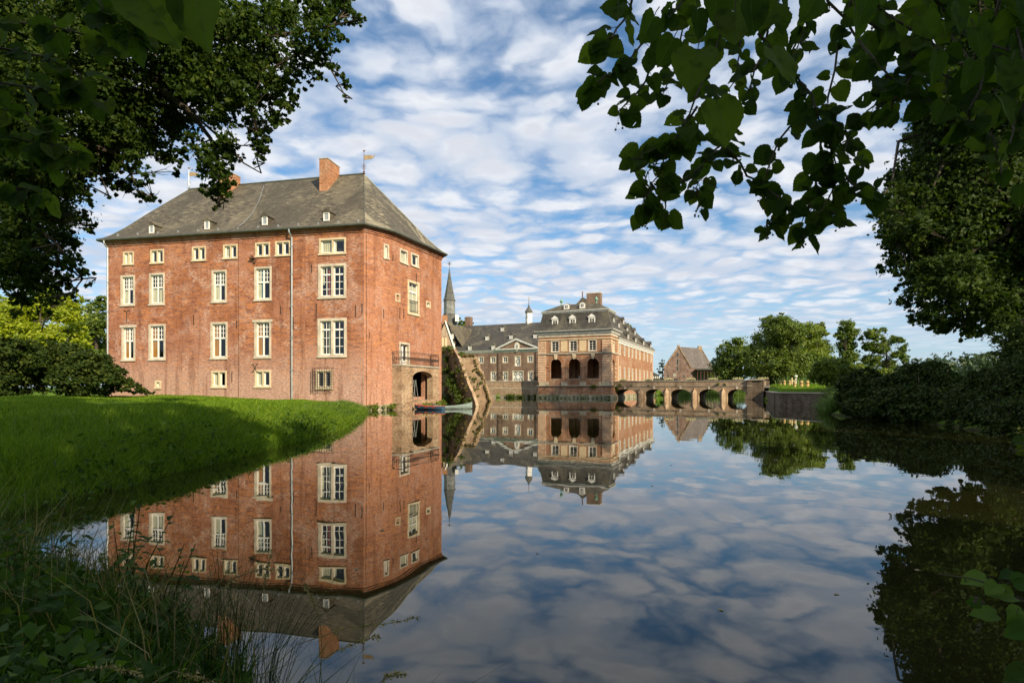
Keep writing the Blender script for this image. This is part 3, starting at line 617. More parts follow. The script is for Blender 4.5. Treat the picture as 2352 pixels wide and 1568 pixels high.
for s in (-1, 1): mb.tube([FA.p(u + s * .28, .03, z + .3), FA.p(u + s * .12, .03, z + .25), FA.p(u + s * .02, .03, z), FA.p(u + s * .12, .03, z - .25), FA.p(u + s * .28, .03, z - .3)], .03, 4)
mb.build('wall_anchor', M['iron'], castle)
# conductor cables
mb = MB()
u = FA.uz(548, 700)[0]; mb.tube([FA.p(u, .02, ZE - .5), FA.p(u, .02, .9)], .012, 4); mb.build('conductor_cable', M['iron'], castle); mb = MB()
u = FM.uz(841, 700)[0]; mb.tube([FM.p(u, .02, ZE - .5), FM.p(u + .02, .02, .1)], .018, 4)
mb.build('conductor_cable', M['iron'], castle)
# security lamp / bracket under the attic
u, z = FA.uz(585, 594); mb = MB(); mb.fbox(FA, u - .28, u + .12, .02, .3, z - .03, z + .06); mb.fbox(FA, u - .05, u + .12, 0, .12, z - .35, z - .03); mb.tube([FA.p(u - .2, .15, z + .12), FA.p(u - .05, .15, z + .16)], [.09, .09], 8)
mb.build('nest_shelf', M['rust'], castle)
# stone footing at the water line
mb = MB()
rr = random.Random(3)
for fr, L in ((FM, LM), (FC, LC)):
    u = 0
    while u < L - .05:
        w_ = min(rr.uniform(.3, .8), L - u); mb.fbox(fr, u, u + w_ - .02, .0, rr.uniform(.05, .14), -.6, rr.uniform(.3, .52)); u += w_
mb.build('footing', M['stone_base'], castle)
# the balcony on its arched masonry block
ZB = 3.36; bu0, bu1, bd = .22, 5.9, .86
aA, bA = FC.uz(948, 870, bd)[0], FC.uz(994, 870, bd)[0]; ztA = FC.uz(971, 852.5, bd)[1]; zs = FC.uz(971, 868, bd)[1]
mb = MB(); hole = (aA, bA, .72, ztA)
wall(mb, FC, bu0, bu1, -.7, ZB, [hole], .55, d=bd); 
arch_fill(mb, FC, aA, bA, zs, ztA + .001, bd, .55, 14, rise=ztA - zs)
fl = Fr(*FC.p(bu0, 0, 0)[:2], FC.n[0], FC.n[1]); 
mb.quad(FC.p(bu0, 0, -.7), FC.p(bu0, bd, -.7), FC.p(bu0, bd, ZB), FC.p(bu0, 0, ZB)); mb.quad(FC.p(bu1, bd, -.7), FC.p(bu1, 0, -.7), FC.p(bu1, 0, ZB), FC.p(bu1, bd, ZB))
blk = mb.build('balcony_base', M['brick_ruin'], castle)
mb = MB(); mb.fbox(FC, aA - .3, bA + .3, -1.4, bd - .25, .55, .72); mb.fbox(FC, archA[0] - .3, archA[1] + .3, -1.5, -1.4, .6, 3.2); mb.build('arch_niche', M['plaster'], blk)
mb = MB(); mb.fbox(FC, bu0 - .05, bu1 + .05, 0, bd + .08, ZB + .002, ZB + .13); slab = mb.build('balcony_slab', M['concrete'], castle)
mb = MB(); rail = [(bu0 + .05, .03), (bu0 + .05, bd - .02), (bu1 - .05, bd - .02), (bu1 - .05, .03)]; zt = ZB + 1.12
for (u0, d0), (u1, d1) in zip(rail, rail[1:]):
    mb.tube([FC.p(u0, d0, zt), FC.p(u1, d1, zt)], .022, 5); mb.tube([FC.p(u0, d0, ZB + .24), FC.p(u1, d1, ZB + .24)], .014, 4); mb.tube([FC.p(u0, d0, zt - .12), FC.p(u1, d1, zt - .12)], .012, 4)
    k = max(2, int(math.hypot(u1 - u0, d1 - d0) / .14))
    for i in range(k + 1):
        q = i / k; u, d = u0 + (u1 - u0) * q, d0 + (d1 - d0) * q; mb.tube([FC.p(u, d, ZB + .13), FC.p(u, d, zt)], .009, 4)
        mb.lathe(FC.p(u, d, 0)[:2], [(.012, ZB + .5), (.035, ZB + .56), (.035, ZB + .7), (.012, ZB + .76)], 5)
for u, d in rail: mb.tube([FC.p(u, d, ZB + .1), FC.p(u, d, zt + .03)], .025, 5)
mb.build('balcony_railing', M['iron'], castle)
# ladder in the arch
q = FC.p((aA + bA) / 2 + .1, .1, .72)
lad = thing('stepladder', q, 'aluminium stepladder standing inside the dark arch below the balcony', 'ladder')
for s, nm in ((-1, 'front_frame'), (1, 'rear_frame')):
    mb = MB(); u0 = (aA + bA) / 2 + .1
    for e_ in (0, 1): mb.tube([FC.p(u0 + s * .38 + e_ * .1, .1 - e_ * .35, .72), FC.p(u0 + e_ * .04, .1 - e_ * .2, 2.35)], .022, 5)
    if s < 0:
        for i in range(1, 6): t = i / 6; mb.tube([FC.p(u0 - .38 * (1 - t), .1, .72 + 1.63 * t), FC.p(u0 - .38 * (1 - t) + .1 - .06 * t, .1 - .35 + .15 * t, .72 + 1.63 * t)], .018, 4)
    mb.build(nm, M['zinc'], lad)

# ------------------------------------------------------------------ ruined buttresses
def wedge(name, fr, prof, d0, d1, mat, label):
    rw = random.Random(len(prof)); pr = []
    for (u0, z0), (u1, z1) in zip(prof, prof[1:] + prof[:1]):
        pr.append((u0, z0)); k = max(1, int(math.hypot(u1 - u0, z1 - z0) / .45))
        if min(z0, z1) > 0: pr += [(u0 + (u1 - u0) * i / k + rw.uniform(-.09, .09), z0 + (z1 - z0) * i / k + rw.uniform(-.09, .09)) for i in range(1, k)]
    mb = MB(); mb.extr(fr, pr, d0, d1); o = mb.build(name, mat); tag(o, label, 'ruined wall'); return o
w0 = (-7.5, 59.5); fw = Fr(*w0, .5, -.85)
def wz(px, py): return fw.uz(px, py)
prof = [(-1, -.8), (8.6, -.8), (8.0, .45), wz(1080, 893), wz(1071, 870), wz(1064, 852), wz(1058, 835), wz(1050, 815), wz(1042, 802), wz(1034, 798), wz(1022, 799), wz(1012, 794), (-1, 6.1)]
wedge('ruined_wall', fw, prof, -.3, 0, M['brick_bridge'], 'dark overgrown sloping brick wall stub beside the castle balcony')
fw2 = Fr(-8.5, 75.5, .985, -.17)
prof = [fw2.uz(x, y) for x, y in ((1046, 940), (1050, 870), (1056, 822), (1064, 818), (1088, 817), (1093, 829), (1096, 845), (1106, 868), (1114, 893), (1126, 917), (1129, 940))]
wedge('ruined_wall', fw2, prof, -2.2, 0, M['brick_ruin'], 'sunlit crumbling brick buttress sloping down to the water left of the quay')
# ------------------------------------------------------------------ quay wall
PW = (4.72, 99.0); T = (.917, -.398); FQ = Fr(4.72 - .3 - .917 * 11.0, 99 + 2.6 + .398 * 11.0, *T)
mb = MB(); Lq = 12.2
mb.fbox(FQ, -6, Lq, -.7, 0, 1.75, 2.95); mb.fbox(FQ, -6, Lq, -.75, .09, -.8, 1.62)
qw = mb.build('quay_wall', M['brick_bridge']); tag(qw, 'low brown quay wall on the water in front of the long dark brick wing', 'wall')
mb = MB(); mb.fbox(FQ, -6.1, Lq, -.8, .14, 1.622, 1.748); mb.fbox(FQ, -6.1, Lq, -.8, .08, 2.952, 3.08); mb.build('coping', M['stone_grey'], qw)
mb = MB(); mb.fbox(FQ, -6, Lq, .1, .22, -.8, .5); mb.build('footing', M['stone_base'], qw)

# ------------------------------------------------------------------ rear wing
wing = thing('rear_wing', (-4, 142, 2.9), 'long dark brown brick wing with slate roof and small pediment behind the quay', 'building')
FW = Fr(6.8 - .917 * 24.5, 138 + .398 * 24.5, *T); ZW = 11.25
def zq(x, y): return (1720 + x / 2.6133) / 1.7415, (1040 + y / 2.6133) / 1.7415     # crop pixels to picture pixels
def R5(x0, y0, x1, y1): a = zq(x0, y0); b = zq(x1, y1); return FW.rect(a[0], a[1], b[0], b[1])
wr = [R5(505, 1010, 563, 1082), R5(631, 1010, 690, 1080), R5(757, 1006, 815, 1077), R5(1016, 998, 1080, 1072), R5(513, 1163, 563, 1262), R5(633, 1163, 690, 1262), R5(760, 1162, 817, 1265), R5(1022, 1160, 1080, 1265)]
gate = R5(860, 1155, 978, 1276); hatch = R5(885, 1000, 948, 1108)
mb = MB(); wall(mb, FW, -4, 27, 2.5, ZW - .3, wr + [gate, hatch], .3); mb.fbox(FW, -4, 27, -14, -.9, 2.5, ZW - .4); mb.build('wall', M['brick_wing'], wing)
for i, r in enumerate(wr): window(FW, r, wing, M['stone_grey'], sw=.2, nv=2, rows=(.33, .66) if i < 4 else (.16, .33, .66, .83), transom=None if i < 4 else .5, bar=.07, sash=.1, sill=False)
def diamonds(fr, r, parent, name, sw=.3, n=2):
    st = MB(); frame(st, fr, *r, sw, -.3, .05, 0); g_ = st.build(name, M['stone_grey'], parent)
    a, b, c_, e = r[0] + sw, r[1] - sw, r[2], r[3] - sw; q = MB(); q.fbox(fr, a, b, -.25, -.15, c_, e); q.build('leaf_board', M['white'], g_)
    bl = MB(); W_ = (b - a) / n; H_ = (e - c_) / n
    for i in range(n):
        for j in range(n):
            cx_, cz_ = a + W_ * (i + .5), c_ + H_ * (j + .5)
            for s in (.98, .58):
                for t0, t1 in (((1, 0), (0, 1)), ((0, 1), (-1, 0)), ((-1, 0), (0, -1)), ((0, -1), (1, 0))):
                    k = s; kk = s - .22
                    bl.extr(fr, [(cx_ + t0[0] * W_ / 2 * k, cz_ + t0[1] * H_ / 2 * k), (cx_ + t1[0] * W_ / 2 * k, cz_ + t1[1] * H_ / 2 * k), (cx_ + t1[0] * W_ / 2 * kk, cz_ + t1[1] * H_ / 2 * kk), (cx_ + t0[0] * W_ / 2 * kk, cz_ + t0[1] * H_ / 2 * kk)], -.15, -.135)
    bl.build('painted_chevrons', M['black'], g_)
diamonds(FW, gate, wing, 'gate', .2); diamonds(FW, hatch, wing, 'hatch', .2, 1)
r = R5(640, 1232, 688, 1276); diamonds(FW, r, wing, 'half_door', .1, 1)
def cornice(fr, u0, u1, z, parent, mat, prof=((0, -.55), (.12, -.5), (.12, -.3), (.3, -.22), (.3, -.08), (.42, 0), (.42, .1), (0, .14)), ret=True, name='cornice'):
    pr = [(fr, q) for q in prof]; mb = MB(); n = len(prof)
    vs = []
    for u, sgn in ((u0, -1), (u1, 1)):
        vs += [fr.p(u + (sgn * d if ret else 0), d, z + h) for d, h in prof]
    mb.add(vs, [(i, i + 1, n + i + 1, n + i) for i in range(n - 1)])
    if ret:
        for u, sgn in ((u0, -1), (u1, 1)):
            b0 = [fr.p(u + sgn * d, d, z + h) for d, h in prof]; b1 = [fr.p(u + sgn * d, -6, z + h) for d, h in prof]
            mb.add(b0 + b1, [(i, i + 1, n + i + 1, n + i) for i in range(n - 1)])
    return mb.build(name, mat, parent)
cornice(FW, -4, 26, ZW, wing, M['greywhite'], ret=False)
# wing roof: ridge along the wing
dep = 11; hr = FW.uz(*zq(800, 668), -dep)[1]
mb = MB(); mb.add([FW.p(-4, .45, ZW + .12), FW.p(27, .45, ZW + .12), FW.p(27, -dep, hr), FW.p(-4, -dep, hr), FW.p(27, -2 * dep, ZW), FW.p(-4, -2 * dep, ZW)], [(0, 1, 2, 3), (3, 2, 4, 5)])
wroof = mb.build('roof', M['roof_far'], wing)
def wr_pt(x, y): a = zq(x, y); return ray_plane(a[0], a[1], FW.p(0, .45, ZW + .12), (Vector(FW.p(1, 0, 0)) - Vector(FW.p(0, 0, 0))).cross(Vector(FW.p(0, -dep, hr)) - Vector(FW.p(0, .45, ZW + .12))))
for x0, y0, x1, y1 in ((397, 898, 435, 940), (642, 892, 680, 935), (578, 795, 618, 835), (738, 703, 775, 742), (828, 785, 866, 825), (1080, 775, 1118, 815)):
    q = wr_pt((x0 + x1) / 2, y1); s = q.y / F / 4.551; little_dormer(Fr(q.x, q.y, *T), 0, q.z, (x1 - x0) * s, (y1 - y0) * s, 1.3, wing, M['greywhite'], M['roof_far'], .7)
# pediment
a = FW.uz(*zq(692, 950))[0]; b = FW.uz(*zq(1138, 945))[0]; mzz = FW.uz(*zq(908, 820))[1]; mid_ = FW.uz(*zq(908, 820))[0]
mb = MB(); mb.extr(FW, [(a + .6, ZW + .1), (b - .6, ZW + .1), (mid_, mzz - .5)], -1, .3); pd = mb.build('pediment', M['brick_wing'], wing)
mb = MB()
for (u0, u1) in ((a, mid_), (b, mid_)):
    s = .45; mb.extr(FW, [(u0, ZW + .1), (u0, ZW + .1 + s), (mid_, mzz + .1), (mid_, mzz - s)][:: 1 if u0 == a else -1], .3, .62)
mb.extr(FW, [(a, ZW + .1), (b, ZW + .1), (b, ZW + .4), (a, ZW + .4)], .3, .6)
mb.build('raking_cornice', M['greywhite'], pd)
mb = MB(); mb.add([FW.p(a - .2, .64, ZW + .56), FW.p(mid_, .64, mzz + .14), FW.p(mid_, -7, mzz + .14), FW.p(a - .2, -1, ZW + .5), FW.p(b + .2, .64, ZW + .56), FW.p(b + .2, -1, ZW + .5)], [(0, 1, 2, 3), (1, 4, 5, 2)]); mb.build('pediment_roof', M['roof_far'], pd)
ov = MB(); uo, zo = FW.uz(*zq(915, 905)); ov.extr(FW, [(uo + .75 * math.cos(t * math.pi / 10), zo + 1.15 * math.sin(t * math.pi / 10)) for t in range(20)], .3, .42); o_ = ov.build('oval_window', M['stone_grey'], pd)
ov = MB(); ov.extr(FW, [(uo + .55 * math.cos(t * math.pi / 10), zo + .95 * math.sin(t * math.pi / 10)) for t in range(20)], .42, .45); ov.build('shutter', M['white'], o_)
ov = MB()
for s in (.8, .5, .2):
    for t0, t1 in (((1, 0), (0, 1)), ((0, 1), (-1, 0)), ((-1, 0), (0, -1)), ((0, -1), (1, 0))):
        kk = s - .14; ov.extr(FW, [(uo + t0[0] * .5 * s, zo + t0[1] * .95 * s), (uo + t1[0] * .5 * s, zo + t1[1] * .95 * s), (uo + t1[0] * .5 * kk, zo + t1[1] * .95 * kk), (uo + t0[0] * .5 * kk, zo + t0[1] * .95 * kk)], .45, .465)
ov.build('painted_chevrons', M['black'], o_)
mb = MB(); u = FW.uz(*zq(718, 1100))[0]; mb.tube([FW.p(u, .2, ZW - .5), FW.p(u, .2, 3)], .07, 6); mb.build('downpipe', M['iron'], wing); mb = MB(); u = FW.uz(*zq(1112, 1100))[0]; mb.tube([FW.p(u, .2, ZW - .5), FW.p(u, .2, 3)], .07, 6); mb.build('downpipe', M['iron'], wing)
q = wr_pt(394, 690); mb = MB(); mb.fbox(Fr(q.x, q.y, *T), -.8, .8, -1.5, 0, q.z - 1, q.z + 2.6); mb.build('chimney', M['brick_wing'], wing)
# white ridge turret
q = wr_pt(1034, 668); s = q.y / F / 4.551; cxy = (q.x, q.y + 1); z0 = q.z - 1.5
tur = thing('ridge_turret', (q.x, q.y + 1, z0), 'small white clapboard clock turret with curved cap on the wing ridge', 'turret')
zt_ = lambda y: CZ + (HZ - zq(0, y)[1]) / F * (q.y + 1)
mb = MB(); mb.lathe(cxy, [(.95, z0), (.92, zt_(552))], 4, math.pi / 4 + .4); mb.build('turret_body', M['white'], tur)
mb = MB(); mb.lathe(cxy, [(.94, zt_(606)), (1.0, zt_(604)), (1.0, zt_(598)), (.94, zt_(596))], 4, math.pi / 4 + .4)
mb.lathe(cxy, [(.96, zt_(660)), (.97, zt_(656))], 4, math.pi / 4 + .4); mb.build('trim', M['greywhite'], tur)
mb = MB(); mb.lathe(cxy, [(.9, zt_(553)), (1.08, zt_(549)), (.92, zt_(530)), (.62, zt_(512)), (.32, zt_(495)), (.16, zt_(475)), (.07, zt_(452)), (.05, zt_(425))], 8); mb.build('turret_cap', M['spire'], tur)
mb = MB(); fr = Fr(*cxy, 1, 0); mb.fbox(fr, -.05, .05, -.03, .03, zt_(425), zt_(384)); mb.fbox(fr, -.35, .35, -.04, .04, zt_(402), zt_(398)); mb.lathe(cxy, [(.02, zt_(418)), (.14, zt_(413)), (.02, zt_(408))], 8); mb.build('cross', M['gold'], tur)
ft = Fr(*cxy, math.cos(-.385), math.sin(-.385)); zc = zt_(630)
mb = MB(); mb.extr(ft, [(.42 * math.cos(t * math.pi / 8), zc + .42 * math.sin(t * math.pi / 8)) for t in range(16)], .69, .73); ck = mb.build('clock_face', M['white'], tur)
mb = MB(); mb.extr(ft, [(-.03, zc), (.03, zc), (.02, zc + .36), (-.02, zc + .36)], .73, .76); mb.extr(ft, [(0, zc - .03), (-.3, zc + .05), (-.3, zc + .0), (0, zc - .07)], .73, .76); mb.build('clock_hands', M['black'], ck)

# ------------------------------------------------------------------ chapel with spire
chap = thing('chapel', (-16.5, 150, 2.9), 'chapel with pale gable and slender slate spire behind the castle corner', 'chapel')
Yc = 146.0
def zc_(x, y, Y=Yc): a = zq(x, y); return P(a[0], a[1], Y)
g0, g1, g2 = zc_(98, 920), zc_(158, 640), zc_(240, 920)
mb = MB(); fg = Fr(0, Yc, 1, 0); gp = [(g0.x - 2.2, 2.5), (g2.x, 2.5), (g2.x, g2.z), (g1.x, g1.z), (g0.x - 2.2, g0.z - 3)]; mb.extr(fg, gp, -.8, 0); mb.build('gable_wall', mat_brick('chapel brick', (.48, .33, .22), (.40, .26, .18), (.5, .4, .3), (.56, .46, .35), (.3, .2, .14), None, .2), chap)
mb = MB(); mb.extr(fg, [(g1.x - .1, g1.z + .1), (g1.x + .25, g1.z + .1), (g2.x + .7, g2.z - .2), (g2.x + .25, g2.z - .2)], .0, .35); mb.build('bargeboard', M['white'], chap)
mb = MB(); bk = 16
mb.add([(g1.x, Yc - .3, g1.z + .15), (g2.x + .5, Yc - .3, g2.z - .2), (g2.x + .5, Yc + bk, g2.z - .2), (g1.x, Yc + bk, g1.z + .15), (g1.x - 5, Yc - .3, g2.z - 2), (g1.x - 5, Yc + bk, g2.z - 2)], [(0, 1, 2, 3), (4, 0, 3, 5)])
mb.add([(g1.x + .2, Yc + 1.2, g1.z + .1), (g2.x + 2.6, Yc + 2.0, g2.z - .1), (g2.x + 4.5, Yc + 9, g1.z - 1.2), (g1.x + 3, Yc + 9, g1.z - .6)], [(0, 1, 2, 3)])
mb.build('roof', M['roof'], chap)
for x0, y0, x1, y1 in ((225, 772, 246, 822), (238, 868, 258, 918)):
    q = zc_((x0 + x1) / 2, y1, Yc - .1); s = q.y / F / 4.551; little_dormer(Fr(q.x, q.y, 1, 0), 0, q.z, (x1 - x0) * s, (y1 - y0) * s, 1.6, chap, M['greywhite'], M['roof'], .8)
mb = MB()
for x, y in ((135, 860), (168, 860)): q = zc_(x, y); mb.fbox(fg, q.x - .25, q.x + .25, 0, .03, q.z - 1.2, q.z + 1.2)
mb.build('blind_window', M['cream'], chap)
q = zc_(203, 565, 151); sp_ = MB(); cxy = (q.x, 151); zz2 = lambda y: CZ + (HZ - zq(0, y)[1]) / F * 151; s = 151 / F / 4.551
sp_.lathe(cxy, [(66 * s, zz2(428)), (67 * s, zz2(424)), (57 * s, zz2(400)), (45 * s, zz2(340)), (36 * s, zz2(290)), (22 * s, zz2(210)), (11 * s, zz2(140)), (3 * s, zz2(92)), (1.5 * s, zz2(60))], 8, .39); sp_.build('spire', M['spire'], chap)
sp_ = MB(); sp_.lathe(cxy, [(61 * s, zz2(566)), (60 * s, zz2(428))], 8, .39); sp_.build('drum', M['drum'], chap)
sp_ = MB(); sp_.lathe(cxy, [(102 * s, zz2(700)), (80 * s, zz2(640)), (66 * s, zz2(588)), (66 * s, zz2(570)), (62 * s, zz2(560))], 8, .39); sp_.build('spire_skirt', M['spire'], chap)
mb = MB(); q = zc_(279, 640, 148); mb.fbox(Fr(q.x, q.y, 1, 0), -.4, .4, -2, 0, q.z, q.z + 1.7); mb.build('lucarne', M['white'], chap)
q = zc_(152, 632, 147.5); mb = MB(); mb.fbox(Fr(q.x, q.y, 1, 0), -.7, .7, -1, 0, q.z - 1, q.z + 1.4); mb.build('chimney', M['brick_chim'], chap)
mb = MB(); zt = zz2(60); mb.tube([(cxy[0], cxy[1], zt), (cxy[0], cxy[1], zz2(15))], .06, 5)
for k in range(3): an = k * 1.05; mb.tube([(cxy[0] - .7 * math.cos(an), cxy[1] - .2, zz2(40) - .5 * math.sin(an)), (cxy[0] + .7 * math.cos(an), cxy[1] - .2, zz2(40) + .5 * math.sin(an))], .05, 4)
mb.build('weathervane', M['iron'], chap)
# ------------------------------------------------------------------ entrance pavilion with mansard roof
pav = thing('gate_pavilion', (12, 96, 0), 'brick gate pavilion standing in the water with three open arches and mansard roof', 'building')
LP = 12.66; FP = Fr(*PW, *T); FS = Fr(*FP.p(LP, 0, 0)[:2], -T[1], T[0]); SD = 5.7
def z6(x, y): return (2100 + x / 3.015) / 1.7415, (1120 + y / 3.015) / 1.7415
def R6(x0, y0, x1, y1, fr=None): a = z6(x0, y0); b = z6(x1, y1); return (fr or FP).rect(a[0], a[1], b[0], b[1])
def zP(x, y, d=0): a = z6(x, y); return FP.uz(a[0], a[1], d)
ZC = zP(600, 612)[1]; Z1 = zP(600, 1270)[1]; ZB2 = zP(600, 1378)[1]; ZS = zP(600, 884)[1]; ZF = zP(600, 712)[1]
pw = [R6(315, 735, 412, 868), R6(533, 728, 632, 862), R6(763, 720, 862, 855)]
ar = [R6(305, 950, 440, 1193), R6(523, 945, 665, 1193), R6(748, 940, 893, 1190)]
zsill = sum(r[2] for r in ar) / 3; ztop = sum(r[3] for r in ar) / 3; ar = [(r[0], r[1], zsill, ztop) for r in ar]
mb = MB(); wall(mb, FP, 0, LP, Z1, ZC, pw + ar, .34)
for r in ar: arch_fill(mb, FP, r[0], r[1], ztop - (r[1] - r[0]) / 2, ztop + .0001, 0, .34)
sw_ = R6(1055, 738, 1082, 872, FS); sg = R6(1046, 958, 1088, 1215, FS); sg = (sg[0], sg[1], 2.05, sg[3])
wall(mb, FS, 0, SD, Z1, ZC, [sw_, sg], .6); arch_fill(mb, FS, sg[0], sg[1], sg[3] - (sg[1] - sg[0]) / 2 * .9, sg[3], 0, .6, rise=(sg[1] - sg[0]) / 2 * .9)
fl_ = Fr(*FP.p(0, -9, 0)[:2], T[1], -T[0]); wall(mb, fl_, 0, 9, Z1, ZC, [])
pwall = mb.build('wall', M['brick_pav'], pav)
mb = MB(); mb.fbox(FP, -.0, LP, -5.9, -5.5, Z1, ZC - .2); mb.fbox(FP, .05, LP - .1, -5.5, -.36, ZS - .1, ZS + .1); mb.fbox(FP, .05, LP - .05, -5.5, -.2, Z1 - .3, Z1 + .25)
for r0, r1 in zip(ar, ar[1:]): mb.fbox(FP, (r0[1] + r1[0]) / 2 - .3, (r0[1] + r1[0]) / 2 + .3, -5.5, -5.0, Z1, ZS - .1)
mb.build('loggia_wall', M['brick_pav'], pav)
mb = MB(); mb.fbox(FP, ar[0][0] + .6, ar[0][0] + 1.5, -5.4, -5.3, Z1 + .3, Z1 + 1.8); mb.fbox(FP, ar[1][0] + 1.7, ar[1][1] - .2, -5.4, -5.3, Z1 + .5, Z1 + 1.6); mb.fbox(FP, ar[1][0] + .2, ar[1][0] + .6, -5.4, -5.3, Z1 + .3, Z1 + 1.8); mb.build('notice_board', M['zinc'], pav)
mb = MB(); u0, u1 = ar[0][0] + .2, ar[0][1] - .2
mb.tube([FP.p(u0 + (u1 - u0) * q, -5.2, Z1 + 1.9 + .35 * math.sin(q * 3.14)) for q in (0, .25, .5, .75, 1)], .05, 5); mb.tube([FP.p((u0 + u1) / 2, -5.2, Z1), FP.p((u0 + u1) / 2, -5.2, Z1 + 3.2)], .05, 5)
for i in range(8): u = u0 + (u1 - u0) * i / 7; mb.tube([FP.p(u, -5.2, Z1 + .2), FP.p(u, -5.2, Z1 + 1.9)], .03, 4)
mb.build('inner_gate', M['zinc'], pav)
for r in pw: window(FP, (r[0] - .04, r[1] + .04, r[2] - .04, r[3] + .04), pav, M['stone_grey'], sw=.15, nv=2, rows=(.25, .5, .75), bar=.055, sash=.07, back=.1)
window(FS, sw_, pav, M['stone'], sw=.2, nv=2, rows=(.25, .5, .75), bar=.06, sash=.09, back=.2)
# parapet panels, plinths
mb = MB()
for r in ar: mb.fbox(FP, r[0] - .08, r[1] + .08, -.5, -.04, zsill - .05, zsill + .06)
mb.fbox(FP, -.3, LP + .3, -.4, .30, Z1 - .09, Z1 + .02)
mb.fbox(FS, .3, SD, -.4, .30, Z1 - .091, Z1 + .021)
mb.build('sill_course', M['stone_grey'], pav)
def qd(x0, x1): a = R6(x0, 900, x1, 1000); return a[0], a[1]
mb = MB(); pl = [(qd(180, 253)), qd(253, 290), qd(440, 513), qd(663, 738), qd(893, 930), qd(932, 1015)]
zpl = zP(600, 1228)[1]
for i, (a, b) in enumerate(pl): mb.fbox(FP, a + (.01 if i else -.12), b - (.01 if i < 5 else -.12), 0, .16, Z1 + .02, zpl)
mb.fbox(FS, .04, 1.0, 0, .16, Z1 + .02, zpl); mb.build('plinth_blocks', M['stone'], pav)
# piers with recessed panels (raised frames)
mb = MB(); zim = zP(600, 1048)[1]
for (a, b) in (qd(253, 290), qd(440, 513), qd(663, 738), qd(893, 930)):
    w_ = b - a
    if w_ > .9: frame(mb, FP, a + .12, b - .12, zpl + .05, zim - .1, .16, 0, .06)
    mb.fbox(FP, a - .03, b + .03, 0, .13, zim, zim + .2)
for r in ar:
    rr_ = (r[1] - r[0]) / 2; cx_, cz_ = (r[0] + r[1]) / 2, ztop - rr_
    for ro, ri, dd in ((rr_ + .3, rr_ + .02, .05), (rr_ + .55, rr_ + .38, .045)):
        pts = [(cx_ - ro * math.cos(math.pi * i / 14), cz_ + ro * math.sin(math.pi * i / 14)) for i in range(15)]; pti = [(cx_ - ri * math.cos(math.pi * i / 14), cz_ + ri * math.sin(math.pi * i / 14)) for i in range(15)]
        for i in range(14): mb.extr(FP, [pts[i], pti[i], pti[i + 1], pts[i + 1]], 0, dd)
for a, b in ((qd(268, 300)), (qd(885, 915))): frame(mb, FP, a, b, ZS + .2, pw[1][3] + .15, .09, 0, .05)
mb.build('brick_mouldings', M['brick_pav'], pav)
for r in ar: mb = MB(); cx_ = (r[0] + r[1]) / 2; mb.extr(FP, [(cx_ - .2, ztop - .1), (cx_ + .2, ztop - .1), (cx_ + .33, ZS - .1), (cx_ - .33, ZS - .1)], 0, .16); mb.build('keystone', M['stone'], pav)
for x0, x1 in ((432, 511), (655, 738)): mb = MB(); a, b = qd(x0, x1); mb.fbox(FP, a, b, 0, .04, pw[1][2] + .05, pw[1][3]); mb.build('cream_panel', M['cream'], pav)
mb = MB(); mb.fbox(FP, -.14, LP + .14, -.1, .17, ZS - .1, ZS + .12); mb.fbox(FS, -.14, SD + .14, -.1, .17, ZS - .101, ZS + .121); mb.build('string_course', M['concrete'], pav)
mb = MB(); mb.fbox(FP, -.12, LP + .12, -.1, .13, ZF - .08, ZF + .1); mb.fbox(FS, -.12, SD + .12, -.1, .13, ZF - .081, ZF + .101); mb.build('frieze_band', M['stone'], pav)
# rusticated corner pilasters
def quoins(fr, u0, u1, z0, z1, parent, mat, step=.42, d=.14, nm='quoins', alt=0):
    mb = MB(); z = z0; i = 0
    while z < z1 - .1:
        e_ = min(z + step - .07, z1); k = alt * (i % 2)
        mb.fbox(fr, u0 + (0 if alt >= 0 else k), u1 - (abs(k) if alt > 0 else 0), .0, d, z, e_); z += step; i += 1
    return mb.build(nm, mat, parent)
a, b = qd(180, 253); quoins(FP, -.12, b, zpl + .02, ZS - .12, pav, M['quoin']); quoins(FP, -.12, b, ZS + .14, ZF - .1, pav, M['quoin'])
a, b = qd(932, 1015); quoins(FP, a, LP + .12, zpl + .02, ZS - .12, pav, M['quoin']); quoins(FP, a, LP + .12, ZS + .14, ZF - .1, pav, M['quoin'])
for z0, z1 in ((zpl + .02, ZS - .12), (ZS + .14, ZF - .1)): quoins(FS, .003, .9, z0, z1, pav, M['quoin']); quoins(FS, SD - .9, SD, z0, z1, pav, M['quoin'])
# gate arch voussoirs and striped gate leaf
a, b = sg[0], sg[1]; z = 2.1; i = 0
while z < sg[3] - .8: 
    if i % 2 == 0:
        for q0, q1 in ((a - .45, a - .01), (b + .01, b + .55)): MB().fbox(FS, q0, q1, 0, .06, z, z + .32).build('gate_block', M['stone'], pav)
    z += .36; i += 1
mb = MB(); mb.fbox(FS, a + .05, b - .05, -.5, -.42, 2.0, sg[3] - .3); gl_ = mb.build('gate', M['black'], pav)
mb = MB(); z = 2.2
while z < sg[3] - .6: mb.extr(FS, [(a + .1, z), (b - .1, z + .25), (b - .1, z + .45), (a + .1, z + .2)], -.42, -.405); z += .5
mb.build('painted_stripes', M['white'], gl_)
# battered base
mb = MB(); P0, P1 = FP.p(0, 0, 0)[:2], FP.p(LP, 0, 0)[:2]; P2 = FS.p(44.4, 0, 0)[:2]; P3 = FP.p(0, -44, 0)[:2]; base_poly = (P0, P1, P2, P3)
mb.loft([ring(.42, -.8, base_poly), ring(.36, .62, base_poly)], cap=False); mb.loft([ring(.36, .62, base_poly), ring(.22, .66, base_poly)], cap=False); fo = mb.build('footing', M['stone_base'], pav)
mb = MB(); mb.loft([ring(.22, .64, base_poly), ring(.02, Z1 + .0, base_poly)], cap=False); mb.build('base_wall', M['brick_pav'], pav)
